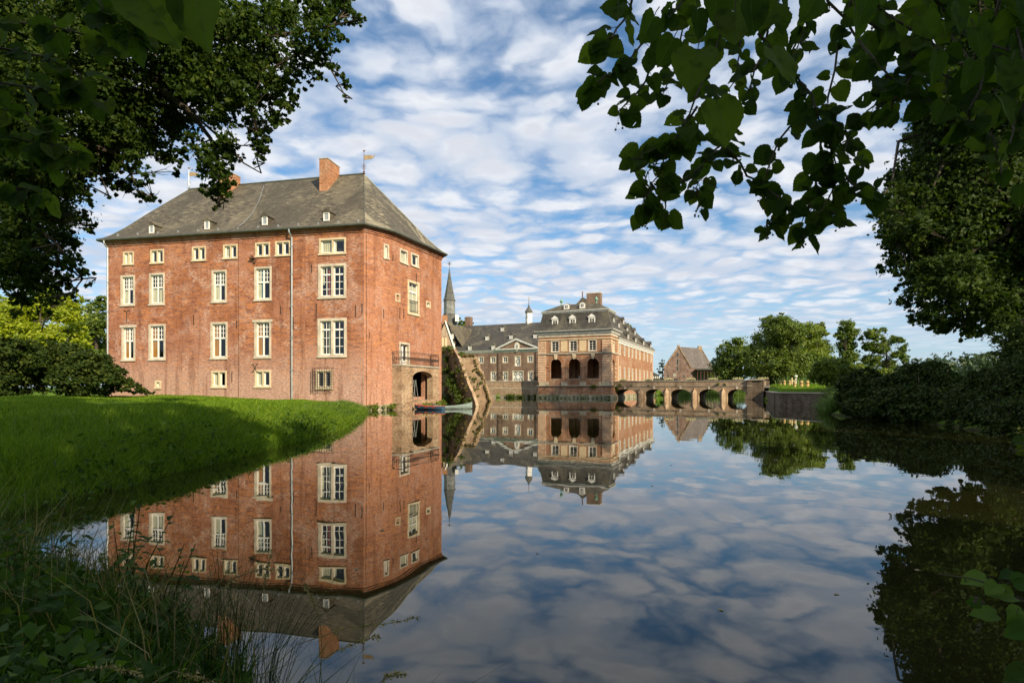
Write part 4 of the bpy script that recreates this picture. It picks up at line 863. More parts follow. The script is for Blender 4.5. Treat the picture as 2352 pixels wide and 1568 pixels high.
# main cornice
PR = ((0, -.95), (.1, -.95), (.1, -.62), (.22, -.55), (.3, -.4), (.3, -.22), (.5, -.12), (.62, -.02), (.66, .1), (.66, .16), (0, .2))
ppoly = (P0, P1, FS.p(SD, 0, 0)[:2], FP.p(0, -SD, 0)[:2])
band('cornice', [(o, ZC + h) for o, h in PR[:4]], M['stone_grey'], pav, ppoly)
band('cornice', [(o, ZC + h) for o, h in PR[3:]], M['greywhite'], pav, ppoly)
# mansard
ZBk = zP(600, 378, -.8)[1]; rp = ring(.70, ZC + .17, ppoly); rt = ring(-.55, ZBk, ppoly); rings2 = []
for k, zf in ((0, 0), (.28, .10), (.5, .24), (.7, .45), (.85, .7), (1, 1)): rings2.append([tuple(np.array(a)[:2] * (1 - k) + np.array(b)[:2] * k) + (ZC + .17 + (ZBk - ZC - .17) * zf,) for a, b in zip(rp, rt)])
mb = MB(); mb.loft(rings2, cap=False); prf = mb.build('mansard_roof', M['roof_far'], pav)
band('upper_cornice', [(-.57, ZBk - .3), (-.42, ZBk - .25), (-.36, ZBk - .1), (-.25, ZBk), (-.25, ZBk + .14), (-.6, ZBk + .16)], M['greywhite'], pav, ppoly)
ul, ur = zP(443, 310, -3)[0], zP(863, 290, -3)[0]; ZR2 = zP(650, 290, -3)[1]
rt = ring(-.28, ZBk + .15, ppoly); top4 = [FP.p(ul, -SD / 2, ZR2), FP.p(ur, -SD / 2, ZR2)] 
mb = MB(); mb.add(rt + top4, [(0, 1, 5, 4), (1, 2, 5), (2, 3, 4, 5), (3, 0, 4)]); mb.build('upper_roof', M['roof'], pav)
for x0, y0, x1, y1 in ((322, 478, 397, 592), (533, 466, 611, 580), (764, 454, 845, 570)):
    a, b, c_, e = R6(x0, y0, x1, y1); f_ = Fr(*FP.p(0, -.12, 0)[:2], *T); r = (a + .02, b - .02, c_, e)
    mb = MB(); mb.fbox(f_, r[0] - .1, r[1] + .1, -2.2, -.12, r[2] - .1, r[3] + .15); dm = mb.build('dormer', M['roof_far'], pav)
    mb = MB(); u_ = (r[0] + r[1]) / 2; w_ = (r[1] - r[0]) / 2 + .16
    p = [(-w_, r[3] + .1), (w_, r[3] + .1), (w_ * .8, r[3] + .3), (0, r[3] + .75), (-w_ * .8, r[3] + .3)]; mb.extr(f_, [(u_ + x, z) for x, z in p], -.1, .14); mb.build('dormer_hood', M['white'], dm)
    mb = MB(); pb = [f_.p(u_ + x * 1.02, .17, z + .02) for x, z in p[1:]] + [f_.p(u_ - w_ * 1.02, .17, r[3] + .12)]; pk = [(q[0] + f_.n[0] * -2.5, q[1] + f_.n[1] * -2.5, q[2]) for q in pb]; k = len(pb); mb.add(pb + pk, [(i, i + 1, k + i + 1, k + i) for i in range(k - 1)]); mb.build('dormer_roof', M['roof_far'], dm)
    window(f_, r, dm, M['white'], sw=.2, nv=2, rows=(.33, .66), bar=.06, sash=.06, back=-.02, sill=True) if False else None
    s_ = MB(); frame(s_, f_, *r, .16, -.1, .06); w2 = (r[0] + .16, r[1] - .16, r[2] + .16, r[3] - .16)
    s_.fbox(f_, u_ - .04, u_ + .04, -.08, .0, w2[2], w2[3])
    for q in (.33, .66): zz_ = w2[2] + (w2[3] - w2[2]) * q; s_.fbox(f_, w2[0], w2[1], -.078, -.002, zz_ - .035, zz_ + .035)
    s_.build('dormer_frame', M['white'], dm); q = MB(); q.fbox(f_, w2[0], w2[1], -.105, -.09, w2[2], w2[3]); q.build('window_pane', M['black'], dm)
for x, y in ((510, 340), (700, 325)):
    u_, z_ = zP(x, y, -1.4); z_ += .22; f_ = Fr(*FP.p(0, -1.0, 0)[:2], *T); mb = MB()
    oct_ = [(u_ + 0.422 * math.cos(t * math.pi / 8), z_ + 0.422 * math.sin(t * math.pi / 8)) for t in range(16)]
    mb.extr(f_, [(u_ - 0.490, z_ - 0.510), (u_ + 0.490, z_ - 0.510), (u_ + 0.462, z_ + 0.204), (u_ + 0.272, z_ + 0.442), (u_, z_ + 0.530), (u_ - 0.272, z_ + 0.442), (u_ - 0.462, z_ + 0.204)], -.1, .1); dm = mb.build('round_dormer', M['white'], pav)
    mb = MB(); mb.extr(f_, [(u_ - 0.578, z_ - 0.204), (u_ + 0.578, z_ - 0.204), (u_ + 0.544, z_ + 0.238), (u_ + 0.326, z_ + 0.530), (u_, z_ + 0.626), (u_ - 0.326, z_ + 0.530), (u_ - 0.544, z_ + 0.238)], -2.6, -.1); mb.build('dormer_roof', M['roof'], dm)
    mb = MB(); mb.extr(f_, [(u_ + 0.286 * math.cos(t * math.pi / 8), z_ + 0.286 * math.sin(t * math.pi / 8)) for t in range(16)], .1, .115); mb.build('window_pane', M['black'], dm)
    mb = MB(); mb.fbox(f_, u_ - 0.027, u_ + 0.027, .115, .14, z_ - 0.286, z_ + 0.286); mb.fbox(f_, u_ - 0.286, u_ + 0.286, .115, .142, z_ - 0.027, z_ + 0.027); mb.build('glazing_cross', M['white'], dm)
for u_ in (ul, ur):
    c_ = FP.p(u_, -SD / 2, 0)[:2]; z = ZR2 - .05
    mb = MB(); mb.lathe(c_, [(a_ * .52, z + b_ * .52) for a_, b_ in ((.35, 0), (.35, .15), (.16, .25), (.14, .5), (.3, .75), (.52, 1.25), (.62, 1.4), (.6, 1.5), (.4, 1.62), (.25, 1.85), (.1, 1.95), (.15, 2.1), (.12, 2.3), (.02, 2.4))], 12); mb.build('urn', M['copper'], pav, True)
# long side wing
side = thing('side_wing', (26, 115, 0), 'long receding brick wing with two rows of tall windows right of the pavilion', 'building')
FL = Fr(*FS.p(SD, -.35, 0)[:2], *FS.t); SL = 43.3 - SD; a = z6(1135, 700); ZW2 = FL.uz(a[0], a[1], .4)[1]
xs = [(1132, 1155), (1188, 1212), (1240, 1262), (1285, 1305), (1328, 1350), (1375, 1393), (1425, 1445), (1468, 1485), (1512, 1527)]
hs = []
def lin(x, x0, y0, x1, y1): return y0 + (x - x0) * (y1 - y0) / (x1 - x0)
zu = [FL.uz(*z6(1330, v))[1] for v in (lin(1330, 1143, 775, 1520, 893), lin(1330, 1143, 903, 1520, 992))]; zl = [FL.uz(*z6(1330, v))[1] for v in (lin(1330, 1143, 1047, 1520, 1095), 1212)]
for x0, x1 in xs:
    a = FL.uz(*z6(x0, 900))[0]; b = FL.uz(*z6(x1, 900))[0]; c0 = (a + b) / 2; w_ = .68
    hs += [(c0 - w_, c0 + w_, zu[1], zu[0]), (c0 - w_, c0 + w_, max(zl[1], 2.15), zl[0])]
mb = MB(); wall(mb, FL, 0, SL, 1.5, ZW2, hs, .25)
far_ = Fr(*FL.p(SL, 0, 0)[:2], -FL.t[1] * 1, FL.t[0]); far_ = Fr(*FL.p(SL, 0, 0)[:2], FL.t[1] * -1, FL.t[0]); wall(mb, Fr(*FL.p(SL, 0, 0)[:2], -FL.n[0], -FL.n[1]), 0, 12, 1.5, ZW2, [])
mb.build('wall', M['brick_pav'], side)
mb = MB(); wall(mb, FL, .2, SL, 1.5, ZW2, [], 0, d=-.8); mb.build('room_backdrop', M['dark'], side)  # same dark backing, room shade put into its colour
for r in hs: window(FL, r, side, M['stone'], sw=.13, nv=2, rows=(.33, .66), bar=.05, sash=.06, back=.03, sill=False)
quoins(FL, SL - .7, SL + .05, 1.6, ZW2 - .5, side, M['quoin'], .5, .1)
mb = MB(); pf = ((0, -.8), (.12, -.8), (.15, -.5), (.3, -.4), (.3, -.2), (.5, -.05), (.55, .1), (0, .14)); n = len(pf)
mb.add([FL.p(u, d, ZW2 + h) for u in (-.3, SL + .5) for d, h in pf], [(i, i + 1, n + i + 1, n + i) for i in range(n - 1)]); mb.build('cornice', M['white'], side)
hw = 6.3; ZR3 = 18.2
e0, e1 = FL.p(-.6, .6, ZW2 + .12), FL.p(SL + .6, .6, ZW2 + .12); f0, f1 = FL.p(-.6, -2 * hw - .6, ZW2 + .12), FL.p(SL + .6, -2 * hw - .6, ZW2 + .12); k0, k1 = FL.p(.6, -hw, ZR3), FL.p(SL - 7.4, -hw, ZR3)
mb = MB(); mb.add([e0, e1, f1, f0, k0, k1], [(0, 1, 5, 4), (1, 2, 5), (2, 3, 4, 5), (3, 0, 4)]); srf = mb.build('roof', M['roof'], side)
slope = (Vector(e1) - Vector(e0)).cross(Vector(k0) - Vector(e0))
for i, (x0, y0, x1, y1) in enumerate(((1075, 475, 1095, 585), (1128, 512, 1145, 572), (1183, 475, 1198, 528), (1228, 570, 1243, 620), (1320, 605, 1337, 662), (1238, 650, 1255, 710), (1330, 695, 1345, 748), (1425, 730, 1440, 783), (1510, 770, 1527, 815))):
    if i == 0: continue
    a = z6((x0 + x1) / 2, y1); q = ray_plane(a[0], a[1], e0, slope); h = (y1 - y0) / 4.551 / 1.15 * q.y / F * .86
    u_ = (Vector(q) - Vector(FL.p(0, 0, 0))).dot(Vector((*FL.t, 0)))
    little_dormer(Fr(*FL.p(u_, 0, 0)[:2], *FL.t) if False else Fr(q.x, q.y, *FL.t), 0, q.z, .95, h, 1.4, side, M['black'], M['roof_far'], .7, wind=True)
a = FS.uz(*z6(1085, 585)); 
little_dormer(Fr(*FS.p(a[0], -.15, 0)[:2], *FS.t), 0, zP(805, 568, -.1)[1], 1.0, 1.75, 1.3, pav, M['black'], M['roof_far'], .6, wind=True)
x_, y_ = FP.p(7.9, -6.4, 0)[:2]; mb = MB(); zc2 = CZ + (HZ - z6(790, 160)[1]) / F * y_; mb.fbox(Fr(*FP.p(zP(742, 200, -6.6)[0], -6.6, 0)[:2], *T), 0, 2.55, -1.3, 0, 15, zc2); ch = mb.build('chimney', M['brick_wing'], side)
mb = MB(); mb.fbox(Fr(*FP.p(zP(742, 200, -6.6)[0], -6.6, 0)[:2], *T), -.06, 2.61, -1.36, .06, zc2, zc2 + .15); mb.build('chimney_cap', M['stone_grey'], ch)
mb = MB(); mb.tube([(k0[0], k0[1], ZR3), (k0[0], k0[1], ZR3 + 1.0)], .1, 5); mb.build('finial', M['rust'], side)

# ------------------------------------------------------------------ bridge
br = thing('bridge', (27, 91, 0), 'low brown brick bridge with five shallow arches crossing the moat right of the pavilion', 'bridge')
FB = Fr(17.15, 97.1, 19.2, -12.1); LB = 22.7; WB = 4.6
def z7(x, y): return (2400 + x / 3.36) / 1.7415, (1350 + y / 3.36) / 1.7415
def uB(x, y=700): return FB.uz(*z7(x, y))
ZP_ = 2.92; ZST = uB(1200, 652)[1]; zat = uB(1080, 690)[1]
ah = [(uB(a)[0], uB(b)[0], -.8, zat) for a, b in ((182, 492), (600, 853), (940, 1224), (1320, 1610), (1705, 1978))]
mb = MB(); wall(mb, FB, 0, LB, -.8, ZST, ah, .01)
for a, b, c_, e in ah: arch_fill(mb, FB, a, b, .55, e, 0, WB, 12, rise=e - .55 - .02)
for a, b, c_, e in ah:
    mb.quad(FB.p(a, 0, -.8), FB.p(a, 0, .55), FB.p(a, -WB, .55), FB.p(a, -WB, -.8)); mb.quad(FB.p(b, 0, .55), FB.p(b, 0, -.8), FB.p(b, -WB, -.8), FB.p(b, -WB, .55))
FBb = Fr(*FB.p(LB, -WB, 0)[:2], -FB.t[0], -FB.t[1]); hb = [(LB - b, LB - a, c_, e) for a, b, c_, e in ah]; wall(mb, FBb, 0, LB, -.8, ZST, hb, .01)
for a, b, c_, e in hb: arch_fill(mb, FBb, a, b, .55, e, 0, .01, 12, rise=e - .55 - .02)
mb.build('arches', M['brick_bridge'], br)
mb = MB(); mb.fbox(FB, 0, LB + 1, -.35, .02, ZST + .08, ZP_ - .1); mb.fbox(FB, 0, LB + 1, -WB, -WB + .35, ZST + .08, ZP_ - .1); mb.build('parapet', M['brick_bridge'], br)
mb = MB(); mb.fbox(FB, 0, LB + .6, -.42, .10, ZP_ - .1, ZP_ + .02); mb.fbox(FB, 0, LB + .6, -WB - .05, -WB + .42, ZP_ - .1, ZP_ + .02); mb.fbox(FB, 0, LB, -.3, .08, ZST, ZST + .08); mb.build('coping', M['concrete'], br)
mb = MB(); mb.fbox(FB, 0, LB + 4, -WB + .34, -.34, ZST - .25, ZST + .1); mb.build('deck', M['plaster'], br)
for a, b, c_, e in ah: mb = MB(); u_ = (a + b) / 2; mb.extr(FB, [(u_ - .14, e - .03), (u_ + .14, e - .03), (u_ + .18, ZST - .01), (u_ - .18, ZST - .01)], 0, .05); mb.build('keystone', M['stone_grey'], br)
for (r0, r1) in zip(ah, ah[1:]):
    m0 = (r0[1] + r1[0]) / 2; w_ = (r1[0] - r0[1]) / 2 * .62; mb = MB(); q = [FB.p(m0 - w_, .0, -.8), FB.p(m0 + w_, 0, -.8), FB.p(m0, 1.15, -.8)]; t_ = [FB.p(m0 - w_, 0, 1.15), FB.p(m0 + w_, 0, 1.15), FB.p(m0, 1.15, 1.0)]; ap = FB.p(m0, .02, 1.75)
    mb.add(q + t_ + [ap], [(1, 0, 3, 4), (2, 1, 4, 5), (0, 2, 5, 3), (5, 4, 6), (3, 5, 6)]); mb.build('cutwater', M['brick_bridge'], br)
a0, a1 = uB(1985)[0], uB(2045)[0]; mb = MB(); mb.fbox(FB, a0, a1, .0, .3, -.8, ZP_ + .05); mb.fbox(FB, a0 - .3, a1, .3, .55, -.8, .75); mb.fbox(FB, a1, uB(2180)[0] + .2, -.5, .2, -.8, ZP_); mb.build('end_pylon', M['brick_dark'], br)  # darker brick colour stands in for tree shade on the bridge end
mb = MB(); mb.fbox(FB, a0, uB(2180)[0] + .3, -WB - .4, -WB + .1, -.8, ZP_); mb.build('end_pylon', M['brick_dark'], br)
mb = MB(); mb.fbox(FB, a0 - .04, a1 + .04, -.5, .36, ZST - .02, ZST + .1); mb.fbox(FB, a0 - .05, uB(2180)[0] + .25, -.55, .42, ZP_ + .002, ZP_ + .12); mb.build('pylon_coping', M['stone_grey'], br)
# ------------------------------------------------------------------ right retaining wall
rw_pts = [(38.3, 84.3), (26.3, 55.7), (27.0, 50.6), (25.9, 46)]
for i in range(2):
    f_ = Fr(*rw_pts[i + 1 if i == 0 else 1], *((rw_pts[0][0] - rw_pts[1][0], rw_pts[0][1] - rw_pts[1][1]) if i == 0 else (rw_pts[2][0] - rw_pts[1][0], rw_pts[2][1] - rw_pts[1][1])))
    L_ = math.dist(rw_pts[0], rw_pts[1]) if i == 0 else 10.5
    sg_ = 1 if i == 0 else -1
    mb = MB(); 
    if i == 0: mb.fbox(Fr(*f_.o, *f_.t), 0, L_, .0, -.45, -.8, 1.2); 
    else: mb.fbox(f_, 0, L_, 0, .45, -.8, 1.2)
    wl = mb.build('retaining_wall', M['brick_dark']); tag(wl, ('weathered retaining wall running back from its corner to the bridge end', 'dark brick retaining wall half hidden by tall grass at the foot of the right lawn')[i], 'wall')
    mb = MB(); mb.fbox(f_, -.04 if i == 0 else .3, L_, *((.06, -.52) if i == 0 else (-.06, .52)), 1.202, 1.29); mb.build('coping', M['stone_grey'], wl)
# ------------------------------------------------------------------ mill house, annex, shed
mill = thing('mill_house', (60, 193, 2.4), 'brown gabled mill house with steep grey roof beyond the bridge', 'house')
def z4(x, y): return (2600 + x / 3.7325) / 1.7415, (1360 + y / 3.7325) / 1.7415
FG = Fr(51.2, 190.5, 1, -.03)
gp = [FG.uz(*z4(x, y)) for x, y in ((208, 640), (612, 640), (612, 415), (425, 105), (215, 410))]; gp[0] = (gp[0][0], 1.5); gp[1] = (gp[1][0], 1.5); gp[4] = (gp[0][0], gp[2][1])
back = (10.0, 7.5)
mb = MB(); A_ = [FG.p(u, 0, z) for u, z in gp]; B_ = [(x + back[0], y + back[1], z) for x, y, z in A_]; mb.add(A_ + B_, [(0, 1, 2, 3, 4), (9, 8, 7, 6, 5), (1, 6, 7, 2), (0, 4, 9, 5)]); mb.build('wall', M['brick_mill'], mill)
mb = MB(); e_ = .25
def off(p, k=1.0, dz=.12, ex=0): return (p[0] + ex, p[1], p[2] + dz)
rA = [off(A_[2], dz=-.05, ex=.2), off(A_[3], dz=.15), off(A_[4], dz=-.05, ex=-.2)]; rB = [(x + back[0], y + back[1], z) for x, y, z in rA]
mb.add(rA + rB, [(0, 3, 4, 1), (1, 4, 5, 2)]); mb.build('roof', M['roof_mill'], mill)
mb = MB()
for base in (0, 1):
    o = (back[0] * base, back[1] * base); mb = MB()
    for p, q in ((A_[2], A_[3]), (A_[4], A_[3])): mb.tube([(p[0] + o[0], p[1] + o[1] - .1, p[2] + .1), (q[0] + o[0], q[1] + o[1] - .1, q[2] + .3)], .22, 4)
    if not base: q = A_[3]; mb.box(q[0] - .35, q[0] + .35, q[1] - .4, q[1] + .3, q[2], q[2] + .7)
    mb.build('verge_coping', M['brick_ruin'], mill)
q = B_[3]; mb = MB(); mb.box(q[0] - 1.1, q[0] + .1, q[1] - .9, q[1] + .1, q[2] - 1, q[2] + .9); mb.build('chimney', M['brick_ruin'], mill)
for r in ((397, 187, 430, 250), (394, 278, 428, 370), (393, 392, 427, 460), (258, 508, 286, 560), (490, 510, 518, 560)):
    a = z4(r[0], r[1]); b = z4(r[2], r[3]); q = FG.rect(a[0], a[1], b[0], b[1]); mb = MB(); frame(mb, FG, *q, .07, 0, .05); o = mb.build('window', M['wood'] if False else M['plaster'], mill); mb = MB(); mb.fbox(FG, q[0] + .07, q[1] - .07, 0, .02, q[2] + .07, q[3] - .07); mb.build('pane', M['black'], o)
mb = MB(); a = z4(345, 497); b = z4(395, 545); q = FG.rect(*a, *b); mb.fbox(FG, *q[:2], 0, .06, *q[2:]); mb.build('wall_plaque', M['plaster'], mill)
u_, z_ = FG.uz(*z4(372, 605)); mb = MB(); mb.extr(FG, [(u_ + 1.0 * math.cos(t * math.pi / 8), z_ + .8 * math.sin(t * math.pi / 8)) for t in range(9)], 0, .04); mb.build('water_gate', M['black'], mill)
for x, y in ((343, 265), (478, 258), (280, 360), (543, 355), (240, 470), (347, 468), (465, 460), (567, 468)):
    mb = MB(); u_, z_ = FG.uz(*z4(x, y)); mb.fbox(FG, u_ - .04, u_ + .04, 0, .06, z_ - .35, z_ + .3); mb.fbox(FG, u_ - .22, u_ + .22, 0, .07, z_ + .22, z_ + .3); mb.build('wall_anchor', M['iron'], mill)
annex = thing('glass_annex', (66, 188, 2.4), 'flat roofed glazed pavilion with dark timber posts beside the mill house', 'pavilion')
X0, X1, X2 = [(z4(x, 0)[0] - CX) / F * 188 for x in (725, 960, 1115)]; ZA = CZ + (HZ - z4(0, 452)[1]) / F * 188
mb = MB(); mb.prism([(X0 - .6, 188.4), (X1 + .3, 187.2), (X2 + .6, 190), (X2 + 1, 195), (X0 + 1, 196)], ZA + .2, ZA + .55); mb.build('flat_roof', M['gutter'], annex)
mb = MB(); pts = [(X0, 189), (X1, 188), (X2, 190.8)]
for (p, q) in zip(pts, pts[1:]):
    f_ = Fr(*p, q[0] - p[0], q[1] - p[1]); L_ = math.dist(p, q); mb.fbox(f_, 0, L_, -.2, 0, ZA - .45, ZA + .2); mb.fbox(f_, 0, L_, -.15, -.03, 3.3, 3.45)
    for i in range(6): u_ = L_ * i / 5; mb.fbox(f_, u_ - .1, u_ + .1, -.22, .02, 1.8, ZA - .45)
mb.build('timber_frame', mat_plain('dark red timber', (.10, .045, .035), .6, .2), annex)
mb = MB()
for (p, q) in zip(pts, pts[1:]): mb.quad((p[0], p[1] + .1, 1.8), (q[0], q[1] + .1, 1.8), (q[0], q[1] + .1, ZA - .4), (p[0], p[1] + .1, ZA - .4))
mb.build('pane', M['glass'], annex); mb = MB(); mb.box(X0 + .5, X2, 193, 193.2, 1.8, ZA); mb.build('room_backdrop', M['room'], annex)
shed = thing('open_shed', (40, 160, 2.3), 'dark low sloping roofed shed with short white posts beyond the side wing', 'shed')
FH = Fr((z4(20, 0)[0] - CX) / F * 165, 165, 1, -.1)
hp = [FH.uz(*z4(x, y)) for x, y in ((40, 640), (195, 640), (190, 606), (140, 540), (95, 500), (40, 470))]; mb = MB(); mb.extr(FH, hp, -6, -.4); mb.build('roof', M['roof_far'], shed)
mb = MB()
for x in (50, 78, 107, 137): a = z4(x - 6, 540); b = z4(x + 6, 575); q = FH.rect(*a, *b); mb.fbox(FH, q[0], q[1], -.2, 0, q[2], q[3])
mb.build('posts', M['white'], shed)
# ------------------------------------------------------------------ small things
def on_ground(px, py, lo=4, hi=220):
    Y = np.arange(lo, hi, .25); z = CZ + (HZ - py) / F * Y; x = (px - CX) / F * Y; g_ = ground_h(x, Y); k = np.where(z <= np.maximum(g_, 0))[0]
    i = k[0] if len(k) else -1; return Vector((x[i], Y[i], max(g_[i], 0)))
def z5(x, y): return (2900 + x / 5.88) / 1.7415, (1500 + y / 5.88) / 1.7415
bol0 = None
bl = [(1015, 76, .62, 'short stone bollard, left of a touching pair near the bridge end'), (1052, 76, .62, 'stone bollard, right one of the small pair near the bridge end'), (1312, 74, .82, 'leftmost bollard of the main row on the bright lawn'),
      (1397, 71, .88, 'slim ochre bollard second from the left of the main lawn row'), (1515, 70, .88, 'leaning bollard in the middle of the main lawn row'), (1638, 67, .9, 'deep orange bollard in front of the tree stake'),
      (1798, 66, 1.08, 'tallest bollard standing right of the white lamp post'), (1935, 66, 1.1, 'bollard half swallowed by the bright green bush')]
for i, (x, Y, h, lb) in enumerate(bl):
    px = z5(x, 0)[0]; X = (px - CX) / F * Y; zg = float(ground_h(X, Y)[0])
    if bol0 is None:
        bol0 = thing('bollard', (X, Y, zg), lb, 'bollard', 'ochre bollards linked by a chain on the lawn')
        mb = MB(); mb.lathe((X, Y), [(.19, zg - .2), (.17, zg + .45), (.19, zg + .47), (.19, zg + .53), (.16, zg + .55), (.13, zg + .66), (.02, zg + .7)], 10); mb.build('post', mat_stone('ochre stone', (.60, .42, .18), (.38, .24, .08), 6, .5), bol0)
        mb = MB(); mb.lathe((X, Y), [(.195, zg + .40), (.205, zg + .41), (.205, zg + .43), (.195, zg + .44)], 10); mb.build('iron_ring', M['iron'], bol0)
        bol0.scale = (h, h, h)
    else: c_ = copy_tree(bol0, (X, Y, zg)); c_['label'] = lb; c_.scale = (h, h, h); c_.rotation_euler = (rnd.uniform(-.04, .04), .07 if i == 4 else rnd.uniform(-.03, .03), rnd.uniform(0, 3))
def lamp(px, Y, top, lb, nm='lamp_post'):
    X = (px - CX) / F * Y; zg = float(ground_h(X, Y)[0]); zt = CZ + (HZ - top) / F * Y; t = thing(nm, (X, Y, zg), lb, 'lamp post')
    mb = MB(); mb.tube([(X, Y, zg - .2), (X, Y, zt - .25)], [.07, .05], 8); mb.build('post', M['white'], t); mb = MB(); mb.lathe((X, Y), [(.08, zt - .28), (.2, zt - .15), (.2, zt - .02), (.05, zt + .05)], 10); mb.build('lamp_head', M['white'], t)
lamp(z5(1668, 0)[0], 72, z5(0, 8)[1], 'thin white lamp post beside the sapling stake on the lawn')
X = (z5(1580, 0)[0] - CX) / F * 72; zg = float(ground_h(X, 72)[0]); zt = CZ + (HZ - z5(0, 60)[1]) / F * 72
st = thing('tree_stake', (X, 72, zg), 'pale wooden H-shaped stake supporting the sapling on the lawn', 'tree stake'); mb = MB(); mb.box(X - .06, X + .06, 72, 72.1, zg - .1, zt); mb.box(X + .38, X + .48, 72, 72.1, zt - .6, zt - .1); mb.box(X + .06, X + .48, 72.01, 72.09, zt - .45, zt - .35); mb.build('stake', M['cream'], st)
def hull(L, w, h, nm, mats, loc, ang, lb, sheer=.12, transom=True):
    """open rowing boat: hull skin, gunwale, thwarts"""
    t = thing(nm, loc, lb, 'rowing boat'); ca, sa = math.cos(ang), math.sin(ang); N_ = 12
    def W(x, y, z): return (loc[0] + x * ca - y * sa, loc[1] + x * sa + y * ca, loc[2] + z)
    rows = []
    for i in range(N_ + 1):
        q = i / N_; x = (q - .5) * L; wd = w / 2 * (math.sin(math.pi * (.18 + .82 * q) if transom else math.pi * q) ** .6 if q < 1 else 0.02); wd = max(wd, .015); top = h + sheer * (2 * q - .9) ** 2 + (.10 * q ** 4)
        sec = [(-wd, top), (-wd * .92, top * .45), (-wd * .6, -.05 + .12 * q ** 4), (0, -.1 + .16 * q ** 5), (wd * .6, -.05 + .12 * q ** 4), (wd * .92, top * .45), (wd, top)]
        rows.append([W(x, y, z) for y, z in sec])
    mb = MB(); vs = [p for r in rows for p in r]; k = 7; mb.add(vs, [(i * k + j, i * k + j + 1, (i + 1) * k + j + 1, (i + 1) * k + j) for i in range(N_) for j in range(k - 1)]); mb.add(rows[0], [tuple(range(7))]); mb.build('hull', mats[0], t)
    mb = MB()
    for s in (0, 6): mb.tube([r[s] for r in rows], .025, 5)
    mb.tube([rows[0][0], rows[0][6]], .025, 5); mb.build('gunwale', mats[1], t)
    mb = MB()
    for q in (3, 6, 9): a, b = Vector(rows[q][0]), Vector(rows[q][6]); d = Vector((ca, sa, 0)) * .12; dz = Vector((0, 0, -.08)); mb.add([a + dz - d, a + dz + d, b + dz + d, b + dz - d, a + dz * 1.4 - d, a + dz * 1.4 + d, b + dz * 1.4 + d, b + dz * 1.4 - d], [(0, 1, 2, 3), (7, 6, 5, 4), (0, 4, 5, 1), (2, 6, 7, 3), (1, 5, 6, 2), (0, 3, 7, 4)])
    mb.build('thwart', mats[2], t); return t
blue = mat_plain('blue boat paint', (.045, .10, .16), .5, .3, 8); red = mat_plain('red boat paint', (.50, .10, .05), .5, .3, 8); grn = mat_plain('grey green boat paint', (.26, .33, .30), .5, .3, 8)
hull(2.5, .95, .26, 'rowing_boat', (blue, red, red), (-6.45, 43.9, 0), 2.80, 'blue rowing boat with red gunwale moored below the balcony', .05)
hull(3.3, 1.0, .22, 'rowing_boat', (grn, grn, M['zinc']), (-4.75, 45.4, 0), .42, 'long grey green rowing boat lying behind the blue one', .16)
# ------------------------------------------------------------------ vegetation helpers
def unit(v): return v / np.maximum(np.linalg.norm(v, axis=-1, keepdims=True), 1e-9)
def cards(pos, nrm, size, asp=.5, rng=R):
    n = len(pos); r = rng.normal(size=(n, 3)); a = unit(np.cross(nrm, r)); b = np.cross(nrm, a)
    s = size.reshape(-1, 1) * .5; nn = nrm * s * .25
    v = np.stack([pos - a * s, pos + b * s * asp * 1.3 - a * s * .15 - nn, pos + a * s, pos - b * s * asp * 1.3 - a * s * .15 - nn], 1)
    return v.reshape(-1, 3), np.arange(4 * n).reshape(n, 4)
def ovals(pos, nrm, size, rng=R, wid=.30, up=None):
    """pointed, folded and drooping leaves of 8 faces each"""
    n = len(pos); a = unit(np.cross(nrm, rng.normal(size=(n, 3)))); b = np.cross(nrm, a); L = size[:, None]
    dr = rng.uniform(.05, .45, (n, 1)); fo = rng.uniform(-.05, .35, (n, 1)); ww = wid * rng.uniform(.75, 1.25, (n, 1)); rows = []
    for q, w_ in ((0, .04), (.16, .62), (.42, 1.0), (.72, .62), (1, .03)):
        c0 = pos + a * L * (q - .5) - nrm * L * dr * q * q
        for s_ in (-1, 0, 1): rows.append(c0 + b * L * ww * w_ * s_ + nrm * L * fo * w_ * ww * abs(s_))
    v = np.stack(rows, 1).reshape(-1, 3); o = np.arange(n)[:, None] * 15
    f = np.concatenate([o + [k * 3 + m_, k * 3 + m_ + 1, k * 3 + m_ + 4, k * 3 + m_ + 3] for k in range(4) for m_ in (0, 1)], 1).reshape(-1, 4); return v, f
